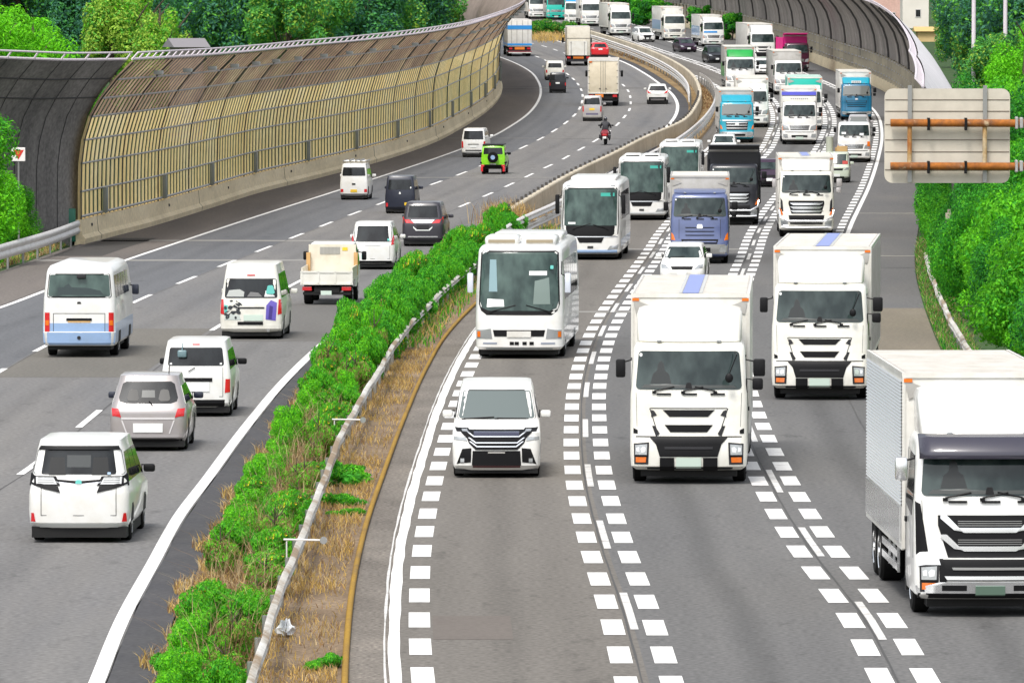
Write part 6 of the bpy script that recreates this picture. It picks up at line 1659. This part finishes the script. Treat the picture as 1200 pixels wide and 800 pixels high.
# weed clumps on the dry verge
WD = crown_mesh('foliage', 31, .5, .9, .22, .16, 2600, .045, [LF1, LF2], [.5,1], 9)
for k, (x, y, s, lab) in enumerate(((402,566,1.15,'bright green weed clump on the dry verge between guardrail and yellow pipe'),(388,592,.6,'small green weed tuft just below the larger weed clump on the verge'),(405,604,.35,'tiny weed sprig near the yellow pipe'),(378,783,.5,'little weed tuft on the golden dry grass at the near end'))):
    o = plant('weed_clump', 'weed', ground(x, y), WD, None, lab, None, (s, s*1.3, s*1.2), k)
# --- dry grass, nobody could count it
def blades(name, n, fn, h, w, mats, seed, lean=.35):
    g = random.Random(seed); vs = []; fs = []; mi = []
    for k in range(n):
        p = fn(g)
        if p is None: continue
        a = g.uniform(0, 6.283); hh = h*g.uniform(.4,1.25); d = Vector((math.cos(a), math.sin(a), 0)); l = Vector((g.gauss(0,lean), g.gauss(0,lean), 0))*hh; b = len(vs)
        vs += [p-d*w, p+d*w, p+l*.45+Vector((0,0,hh*.6))+d*w*.6, p+l*.45+Vector((0,0,hh*.6))-d*w*.6, p+l*1.4+Vector((0,0,hh*.92))]
        fs += [(b, b+1, b+2, b+3), (b+3, b+2, b+4)]; m_ = g.randrange(len(mats)); mi += [m_, m_]
    me = bpy.data.meshes.new(name); me.from_pydata([tuple(v) for v in vs], [], fs)
    for m in mats: me.materials.append(m)
    me.polygons.foreach_set('material_index', mi); me.update()
    return tag(link(bpy.data.objects.new(name, me)), kind='stuff')
GD1 = leafmat('golden_grass', (.62,.42,.13), .4); GD2 = leafmat('straw_grass', (.52,.40,.22), .4); GD3 = leafmat('brown_grass', (.30,.18,.09), .4)
def clumpy(x, y, s): return .5+.5*math.sin(x*2.1*s+math.sin(y*.43*s)*2)*math.cos(y*.31*s+x)
def fn1(g):
    Y = 104+110*g.random()**1.3; xa = LG.X(Y)-.1; xb = LYEL.X(Y)-.12; t = g.random(); x = xa+(xb-xa)*t
    if g.random() > .06+.94*clumpy(x, Y, 1)**2: return None
    return Vector((x, Y, 0))
blades('dry_grass', 26000, fn1, .13, .009, [GD1, GD1, GD3, GD2], 41)
def fn2(g):
    Y = 100+95*g.random(); x = L2.X(Y)+.85+.15*math.sin(Y*1.3)+.15*math.sin(Y*.5)+2.0*g.random()**1.4
    if x > LG.X(Y): return None
    return Vector((x, Y, 0))
blades('dry_grass', 14000, fn2, .24, .012, [GD1, GD2, GD3], 42)
def fn3(g):
    Y = 214+118*g.random(); xa = LG.X(Y)-.4; return Vector((xa-1.2*g.random()+1.2*g.random(), Y, gz(Y)))
blades('dry_grass', 9000, fn3, .30, .02, [GD1, GD2, LF2, LF1], 43)
def fn4(g):
    p = ground(594+g.gauss(0,13), 266+g.gauss(0,4)); return p
blades('tall_dry_grass', 1500, fn4, 1.15, .02, [GD2, GD3, GD1], 44, .14)
def fn5(g):
    Y = 205+110*g.random(); x = LSH.X(Y)+.05+1.0*g.random()
    return Vector((x, Y, 0))
blades('verge_grass', 16000, fn5, .24, .014, [LF2, LF1, LF3, GD3, GD2], 45)
def fn6(g):
    Y = Y_of(128)+ (Y_of(40)-Y_of(128))*g.random(); x = LM.X(Y)+.3+(L3.X(Y)-1.3-LM.X(Y))*g.random()
    return Vector((x, Y, gz(Y)))
blades('dead_grass', 8000, fn6, .22, .05, [GD3, GD2, GD3], 46)
def fn7(g):
    Y = Y_of(330)+(Y_of(288)-Y_of(330))*g.random(); x = lg.X(Y)-.3-1.6*g.random()
    return Vector((x, Y, 0))
blades('verge_grass', 5000, fn7, .22, .02, [GD1, GD3, GD2, LF2], 47)
# twigs among the shrubs
def fn8(g):
    Y = 106+80*g.random(); return Vector((med(Y, .2+.7*g.random()), Y, .1))
blades('dry_twigs', 1700, fn8, .8, .006, [GD2, GD3], 48, .45)

# --- shrubs on the right embankment
RV = [crown_mesh('foliage', 51, 1.7, 2.4, 1.7, 1.6, 30000, .052, [LF1, LF2, LF3], [.42,.86,1], 34, lobe_r=(.2,.38)),
      crown_mesh('foliage', 52, 1.9, 2.6, 1.5, 1.4, 30000, .058, [LFL, LF1, LF2], [.30,.72,1], 34, lobe_r=(.2,.38)),
      crown_mesh('foliage', 53, 1.6, 2.2, 2.0, 1.9, 30000, .052, [LF2, LF3, LF1], [.55,.80,1], 34, lobe_r=(.2,.38))]
RS_ = stem_mesh('stem', 8, 2.4, .07, 8, 1.3)
rn = ['mid-green leafy bush', 'bright lime-green bush', 'dark green bush']
g = random.Random(77)
spots = []
for k, (x, y, v, s) in enumerate(((1142,345,0,.9),(1172,385,2,.9),(1208,425,0,.9),(1240,455,1,.9),(1275,520,1,1.0),(1112,312,0,.85),(1106,285,2,.85),(1104,262,0,.85),(1102,240,2,.9),(1118,352,0,.62),(1113,300,0,1.0),(1108,278,2,.95),(1122,338,2,.75),(1118,300,2,1.0),(1116,325,0,.8),(1150,335,0,1.3),(1190,380,1,1.35),(1235,430,1,1.4),(1270,480,2,1.3),(1135,290,2,1.4),(1180,330,0,1.6),(1225,380,1,1.7),(1130,250,0,1.5),(1170,280,2,1.7),(1215,320,1,1.8),(1260,370,1,1.8),(1160,240,0,1.9),(1205,265,2,2.0),(1250,300,1,2.1),(1135,215,2,1.6),(1180,215,1,2.1),(1225,235,1,2.3))):
    spots.append((x, y, v, s))
spots.sort(key=lambda q: -q[1])
for k, (x, y, v, s) in enumerate(spots):
    p = ground(x, y)
    plant('bush', 'bush', p, RV[v], RS_, '%s on the right embankment, %s counting from the nearest' % (rn[v], ordinal(k)), 'bushes on the right embankment', (s*.85, s, s*g.uniform(.85,1.0)*(1.35 if x < 1126 else 1.0)), g.uniform(-.5,.5)+(3.14 if g.random() < .5 else 0))
p = ground(1131, 354); plant('bush', 'bush', p, RV[2], RS_, 'tall narrow dark green bush beside the lower edge of the road sign', 'bushes on the right embankment', (.62, .8, 1.32), .3)
p = ground(1150, 372); plant('bush', 'bush', p, RV[0], RS_, 'tall mid-green bush right of the tall narrow bush by the road sign', 'bushes on the right embankment', (.7, .8, 1.25), 2.3)
p = ground(1119, 302); plant('bush', 'bush', p, RV[0], RS_, 'slim mid-green bush just under the left half of the road sign', 'bushes on the right embankment', (.5, .6, 1.15), 1.1)
# small bushes at the left guardrail
lv = crown_mesh('foliage', 54, 1.3, 2.0, 2.2, 2.0, 24000, .055, [LFL, LF1, LF2, LF3], [.35,.70,.93,1], 32, lobe_r=(.2,.36))
for k, (x, y, s, lab) in enumerate(((-6,300,.95,'lime-green bush behind the left guardrail, nearest to the picture edge'),(18,291,.62,'lime-green bush behind the left guardrail, beside the dark wall'),(-40,312,1.5,'tall lime-green bush at the far left behind the warning sign'),(8,285,1.5,'bright bush rising behind the triangular warning sign'))):
    p = ground(x, y)
    if k == 3: p = at_depth(-26, 280, Y_of(278)); p.z = 0
    plant('bush', 'bush', p, lv, RS_, lab, 'bushes behind the left guardrail', (s, s, s), k*1.3)
# far hedges by the right wall and median
hv = crown_mesh('foliage', 55, 1.6, 3.0, 1.5, 1.3, 5000, .16, [LF1, LF2, LF3], [.25,.65,1], 24, lobe_r=(.2,.38))
for k, (x, y, s, lab) in enumerate(((752,26,1.2,'far green hedge bush beside the distant white truck, left of three'),(766,30,1.3,'far green hedge bush beside the distant white truck, middle of three'),(740,22,1.4,'far green hedge bush beside the distant white truck, right of three'),(822,38,1.25,'far roadside bush under the right noise wall, left of two'),(858,47,1.2,'far roadside bush under the right noise wall, right of two'))):
    plant('bush', 'bush', ground(x, y), hv, RS_, lab, 'far bushes by the right noise wall', (s, s, s), k)
mv = crown_mesh('foliage', 56, 1.6, 2.6, 1.2, 1.0, 5000, .14, [LFO, LF2, LF3, LF1], [.3,.6,.9,1], 24, lobe_r=(.2,.38))
for k, (x, y, s, lab) in enumerate(((622,40,.7,'olive bush at the far end of the median, leftmost'),(637,41,.8,'olive bush at the far end of the median, second from left'),(652,42,.9,'olive bush at the far end of the median, third from left'),(668,41,.75,'olive bush at the far end of the median, fourth from left'),(681,41,.6,'olive bush at the far end of the median, rightmost'))):
    plant('bush', 'bush', ground(x, y), mv, RS_, lab, 'bushes at the far end of the median', (s, s, s), k)
def fn9(g):
    return ground(640+g.gauss(0,12), 46+g.gauss(0,1.6))
blades('tall_dry_grass', 700, fn9, .8, .05, [GD1, GD2, GD1], 49, .25)

# --- trees
TV = [crown_mesh('crown', 61, 5.0, 5.0, 7.0, 8.0, 30000, .19, [LT1, LT2, LT3, LT4], [.40,.68,.86,1], 50, lobe_r=(.16,.30)),
      crown_mesh('crown', 62, 4.5, 4.5, 6.5, 7.4, 28000, .18, [LT3, LT1, LT5, LT2], [.42,.72,.88,1], 46, lobe_r=(.16,.30)),
      crown_mesh('crown', 63, 3.0, 3.0, 7.5, 8.2, 22000, .17, [LT2, LT1, LT4], [.45,.80,1], 40, lobe_r=(.18,.32)),
      crown_mesh('crown', 64, 3.6, 3.6, 4.2, 6.0, 22000, .125, [LFL, LF1, LF2], [.60,.92,1], 40, lobe_r=(.18,.32)),
      crown_mesh('crown', 65, 2.6, 2.6, 4.6, 5.4, 18000, .14, [LT5, LT3, LFL, LT1], [.52,.76,.90,1], 36, lobe_r=(.18,.32))]
TS = stem_mesh('trunk', 9, 10, .28, 12, 3.2)
tn = ['deep green broad tree', 'mid-green broad tree', 'blue-green conical tree', 'bright lime-green tree', 'yellow-green young tree']
def tree(x, Y, v, s, label, group, zoff=0.0, sx=1.0):
    p = at_depth(x, 50, Y); p.z = gz(Y)+zoff-.1
    return plant('tree', 'tree', p, TV[v], TS, label, group, (s*sx, s*sx, s), (x*1.7) % 6.28, 'trunk', 'crown')
g = random.Random(5)
# left wood behind the wall, the front row
front = [(8,400,3,1.0),(52,405,3,.92),(-40,395,3,1.1),(100,560,2,1.0),(133,540,4,1.05),(158,545,4,.98),(188,520,4,.86),(112,600,1,.9),(222,640,0,.8),(262,600,0,.95),(300,640,0,1.0),(335,560,1,.85),(362,600,1,.95),(392,640,2,1.0),(420,620,0,1.0),(448,660,1,.9),(478,680,0,1.05),(505,700,1,.9)]
back = [(20,700,0,1.25),(75,720,2,1.3),(125,740,1,1.2),(175,740,0,1.25),(225,760,2,1.2),(275,780,0,1.3),(325,760,2,1.25),(375,790,0,1.3),(425,800,2,1.2),(470,820,0,1.3),(515,840,0,1.2),(560,900,1,1.2)]
for row, lab in ((front, 'front row'), (back, 'back row')):
    row = sorted(row)
    for k, (x, Y, v, s) in enumerate(row):
        tree(x, Y, v, s, '%s, %s from left in the %s behind the left noise wall' % (tn[v], ORD[k], lab), 'trees behind the left noise wall', 0 if row[0][1] < 500 and Y < 450 else 0)
mid = [(640,1250,1,1.1),(680,1240,0,1.2),(715,1200,1,1.0),(745,1210,0,1.0),(775,1230,0,1.2),(600,1280,0,1.2),(820,1260,0,1.2),(870,1250,1,1.2)]
for k, (x, Y, v, s) in enumerate(sorted(mid)):
    tree(x, Y, v, s, '%s, %s from left beyond the far end of the road' % (tn[v], ORD[k]), 'trees beyond the far end of the road')
right = [(1168,600,1,1.0),(1152,620,0,.9),(1185,560,0,1.0),(1215,540,0,1.1),(1240,560,2,1.1),(1150,760,0,.95),(1195,720,1,1.2),(1128,800,0,.62),(1240,640,0,1.2),(1178,470,1,.62),(1200,420,3,.78),(1185,440,4,.6),(1228,430,3,.9),(1212,395,3,.62),(960,1150,1,.9),(990,1120,0,.9),(930,1180,0,1.0),(1000,1080,1,.6),(1120,700,1,.55)]
right.sort()
for k, (x, Y, v, s) in enumerate(right):
    tree(x, Y, v, s, '%s, %s from left behind the right noise wall' % (tn[v], ORD[k]), 'trees behind the right noise wall')
# far wood that closes the view
gg = random.Random(9); big = crown_mesh('far_wood', 66, 190, 30, 16, 12, 26000, 1.6, [LF3, LFB, LF2, LFK], [.4,.7,.85,1], 150, lobe_r=(.06,.16))
o = link(bpy.data.objects.new('far_wood', big)); o.location = (20, 1420, 12); tag(o, kind='stuff')
o = link(bpy.data.objects.new('far_wood', big)); o.location = (-150, 1050, 10); o.rotation_euler = (0,0,.5); tag(o, kind='stuff')
o = link(bpy.data.objects.new('far_wood', big)); o.location = (210, 1150, 8); o.rotation_euler = (0,0,-.4); tag(o, kind='stuff')

# ------------------------------------------------------------------ sign gantry, poles, warning sign, houses
PANEL = noisy('sign_back_panel', [(.3,(.47,.43,.36)),(.55,(.54,.50,.42)),(.8,(.58,.53,.46))], .7, (1,1,.6), fine=.06, fine_scale=3, rough=.6)
RUST = noisy('rusty_pipe', [(.30,(.17,.055,.014)),(.5,(.33,.11,.015)),(.62,(.20,.08,.03)),(.70,(.42,.32,.20))], 1.6, (1,1,1), fine=.25, fine_scale=10, rough=.75)
RUSTP = noisy('part_rusted_post', [(.38,(.46,.40,.28)),(.52,(.40,.25,.10)),(.62,(.34,.12,.03))], 1.5, (1,1,.6), fine=.2, fine_scale=9)
YS = 200.0; a = at_depth(1110, 159, YS); kx = depth(YS)/F
t = empty('sign_gantry', (at_depth(1226, 420, YS).x, YS, 0), 0, 'large road sign seen from behind, cream panel on rusty orange pipes', 'road sign')
def gx(px): return at_depth(px, 159, YS).x-t.location.x
def gzz(py): return at_depth(1110, py, YS).z
bm = bmesh.new()
x0, x1, z0, z1, r_ = gx(1036.5), gx(1183.5), gzz(214.5), gzz(104), .22
loop = []
for (cx, cz, s0) in ((x1-r_, z1-r_, 0), (x0+r_, z1-r_, 90), (x0+r_, z0+r_, 180), (x1-r_, z0+r_, 270)):
    for q in range(0, 91, 18): loop.append((cx+r_*math.cos(R(s0+q)), cz+r_*math.sin(R(s0+q))))
n = len(loop); vs = [(x, 0, z) for x, z in loop]+[(x, .06, z) for x, z in loop]
fs = [tuple(range(n)), tuple(range(2*n-1, n-1, -1))]+[(i, (i+1) % n+0, (i+1) % n+n, i+n) for i in range(n)]
sp = mesh_obj('sign_panel', vs, fs, PANEL, t)
b = MB()
for py in (117, 130.5, 146, 164, 178, 199): z = gzz(py); b.box(x0+.02, x1-.02, -.012, .0, z-.012, z+.012)
b.build('panel_seam', mat('panel_gap', (.17,.14,.11), .7), sp)
b = MB()
for px in (1066, 1154):
    b.box(gx(px)-.055, gx(px)+.055, -.10, -.012, gzz(140), z1+.09); b.box(gx(px)-.055, gx(px)+.055, -.10, -.012, z0+.02, gzz(199))
b.build('channel_rib', STEEL, t)
b = MB()
for px in (1065.5, 1153.5): b.tube([(gx(px),-.20,gzz(143)),(gx(px),-.20,gzz(195))], .065, 10)
b.build('support_post', RUSTP, t, 40)
for py in (144, 194.5):
    b = MB(); b.tube([(gx(1043),-.24,gzz(py)),(gx(1226),-.24,gzz(py+.5))], .105, 16); b.build('cross_pipe', RUST, t, 40)
    b = MB()
    for px in (1087.5, 1131): b.rbox(gx(px)-.035, gx(px)+.035, -.38, -.10, gzz(py)-.20, gzz(py)+.14, .01)
    b.build('pipe_clamp', BLACK, t)
    MB().rbox(gx(1190)-.03, gx(1190)+.05, -.42, -.06, gzz(py)-.17, gzz(py)+.17, .03).rbox(gx(1196)-.05, gx(1196)+.05, -.40, -.08, gzz(py)-.15, gzz(py)+.15, .03).build('pipe_flange', PIPEG, t)
b = MB(); b.tube([(0,-.24,-.1),(0,-.24,7.6)], .16, 18); b.build('mast', RUSTP, t, 40)

for k, (px, lab) in enumerate(((1141,'pale lamp pole standing among the trees, left of two'),(1178,'pale lamp pole standing among the trees, right of two'))):
    Y = 470.0+k*8; p = at_depth(px, 60, Y); t = empty('lamp_pole', (p.x, Y, gz(Y)), 0, lab, 'lamp pole', 'lamp poles among the trees')
    b = MB(); b.tube([(0,0,0),(0,0,15)], [.15,.12], 12); b.tube([(0,0,15),(-.3,0,15.6),(-1.6,0,15.9)], .06, 8); b.build('pole', mat('pale_pole', (.62,.56,.60), .4), t, 40)
    b = MB(); b.rbox(-2.3,-1.5,-.15,.15,15.8,16.0,.05); b.build('lamp_head', BOXG, t, 40)

g0 = ground(22, 296); t = empty('warning_sign', g0, 0, 'small square white sign with a red triangle beside the left bushes', 'road sign')
zc = at_depth(22, 181, g0.y).z
b = MB(); b.tube([(0,0,0),(0,0,zc+.3)], .04, 8); b.build('post', STEEL, t, 40)
b = MB(); b.rbox(-.28,.28,-.07,-.04,zc-.28,zc+.28,.02); b.build('sign_panel', mat('sign_white', (.78,.74,.72), .5), t)
b = MB(); b.add([(-.23,-.078,zc+.18),(.23,-.078,zc+.18),(0,-.078,zc-.21)], [(0,2,1),(0,1,2)]); b.build('red_triangle', mat('sign_red', (.60,.03,.02), .5), t)
b = MB(); b.add([(-.05,-.084,zc+.11),(.05,-.084,zc+.11),(.03,-.084,zc+.02),(-.03,-.084,zc+.0)], [(0,3,2,1),(0,1,2,3)]); b.build('yellow_symbol', mat('sign_yellow', (.62,.40,.03), .5), t)

def house(label, px, py, Y, w, d, h, wall, roofm, rh, wins, rz=0.0, name='house'):
    p = at_depth(px, py, Y); t = empty(name, (p.x, Y, p.z), rz, label, 'house')
    b = MB(); b.box(-w/2, w/2, 0, d, -6, h); b.build('wall', wall, t)
    b = MB(); e = .4
    b.add([(-w/2-e,-e,h-.02),(w/2+e,-e,h-.02),(w/2+e,d+e,h-.02),(-w/2-e,d+e,h-.02),(-w/2-e,d/2,h+rh),(w/2+e,d/2,h+rh)], [(0,1,5,4),(2,3,4,5),(0,4,3),(1,2,5),(0,3,2,1)])
    b.build('roof', roofm, t)
    for (x, z, ww, hh) in wins:
        b = MB(); b.box(x-ww/2, x+ww/2, -.06, .02, z, z+hh); f = b.build('window', mat('house_window_frame', (.5,.48,.46), .5), t)
        b = MB(); b.box(x-ww/2+.08, x+ww/2-.08, -.075, -.06, z+.08, z+hh-.08); b.build('pane', GLASSD, f)
    return t
PINK = noisy('pink_render', [(.3,(.52,.33,.28)),(.7,(.60,.40,.34))], .5, fine=.08, fine_scale=4)
house('pink-walled house above the right noise wall', 1040, 34, 930, 8.5, 7, 5.0, PINK, mat('brown_roof', (.18,.10,.08), .8), 2.2, [(-2.6,.7,1.3,1.2),(.3,.9,1.4,1.2),(2.9,.7,1.2,1.3)])
house('cream house with one dark window right of the pink house', 1073, 32, 900, 3.2, 6, 5.0, noisy('cream_render', [(.3,(.62,.58,.52)),(.7,(.70,.66,.60))], .5), mat('grey_roof', (.20,.20,.21), .8), 1.6, [(.3,1.2,.7,1.0)])
house('low ochre-roofed building among trees below the cream house', 1098, 41, 820, 4.2, 5, .4, noisy('ochre_render', [(.3,(.50,.36,.16)),(.7,(.58,.43,.22))], .5), mat('ochre_roof', (.56,.38,.15), .8), .5, [])
house('grey-roofed hut half hidden in the left wood', 224, 57, 470, 1.6, 3.0, .1, mat('hut_wall', (.24,.22,.2), .8), mat('grey_tile_roof', (.20,.19,.20), .8), .55, [], .25, name='hut')

# ------------------------------------------------------------------ camera, light
cam = bpy.data.cameras.new('Camera'); co = bpy.data.objects.new('Camera', cam); COL.objects.link(co)
co.location = (0, 0, HC); co.rotation_euler = (math.pi/2-TH, 0, 0)
cam.sensor_width = 36.0; cam.lens = F/1200*36.0; cam.clip_start = 1.0; cam.clip_end = 9000
S.camera = co
w = bpy.data.worlds.new('World'); S.world = w; w.use_nodes = True
N = w.node_tree.nodes; bg = N['Background']
SUN_EL, SUN_AZ = R(58), R(200)
sky = N.new('ShaderNodeTexSky'); sky.sky_type = 'NISHITA'; sky.sun_disc = False; sky.sun_elevation = SUN_EL; sky.sun_rotation = SUN_AZ; sky.air_density = 1.0; sky.dust_density = 3.0
hs = N.new('ShaderNodeHueSaturation'); hs.inputs['Saturation'].default_value = .30
w.node_tree.links.new(sky.outputs['Color'], hs.inputs['Color']); w.node_tree.links.new(hs.outputs['Color'], bg.inputs['Color'])
bg.inputs['Strength'].default_value = .13
sl = bpy.data.lights.new('Sun', 'SUN'); sl.energy = 1.5; sl.angle = R(14); sl.color = (1, .96, .90)
so = bpy.data.objects.new('Sun', sl); COL.objects.link(so)
# direction towards the sun: azimuth measured from +Y clockwise
dv = Vector((math.sin(SUN_AZ)*math.cos(SUN_EL), math.cos(SUN_AZ)*math.cos(SUN_EL), math.sin(SUN_EL)))
so.rotation_euler = dv.to_track_quat('Z', 'Y').to_euler()
S.view_settings.view_transform = 'Standard'; S.view_settings.look = 'None'; S.view_settings.gamma = 1; S.view_settings.exposure = .88
S.view_settings.use_curve_mapping = False
S.cycles.max_bounces = 6; S.cycles.diffuse_bounces = 3; S.cycles.glossy_bounces = 3; S.cycles.transmission_bounces = 4
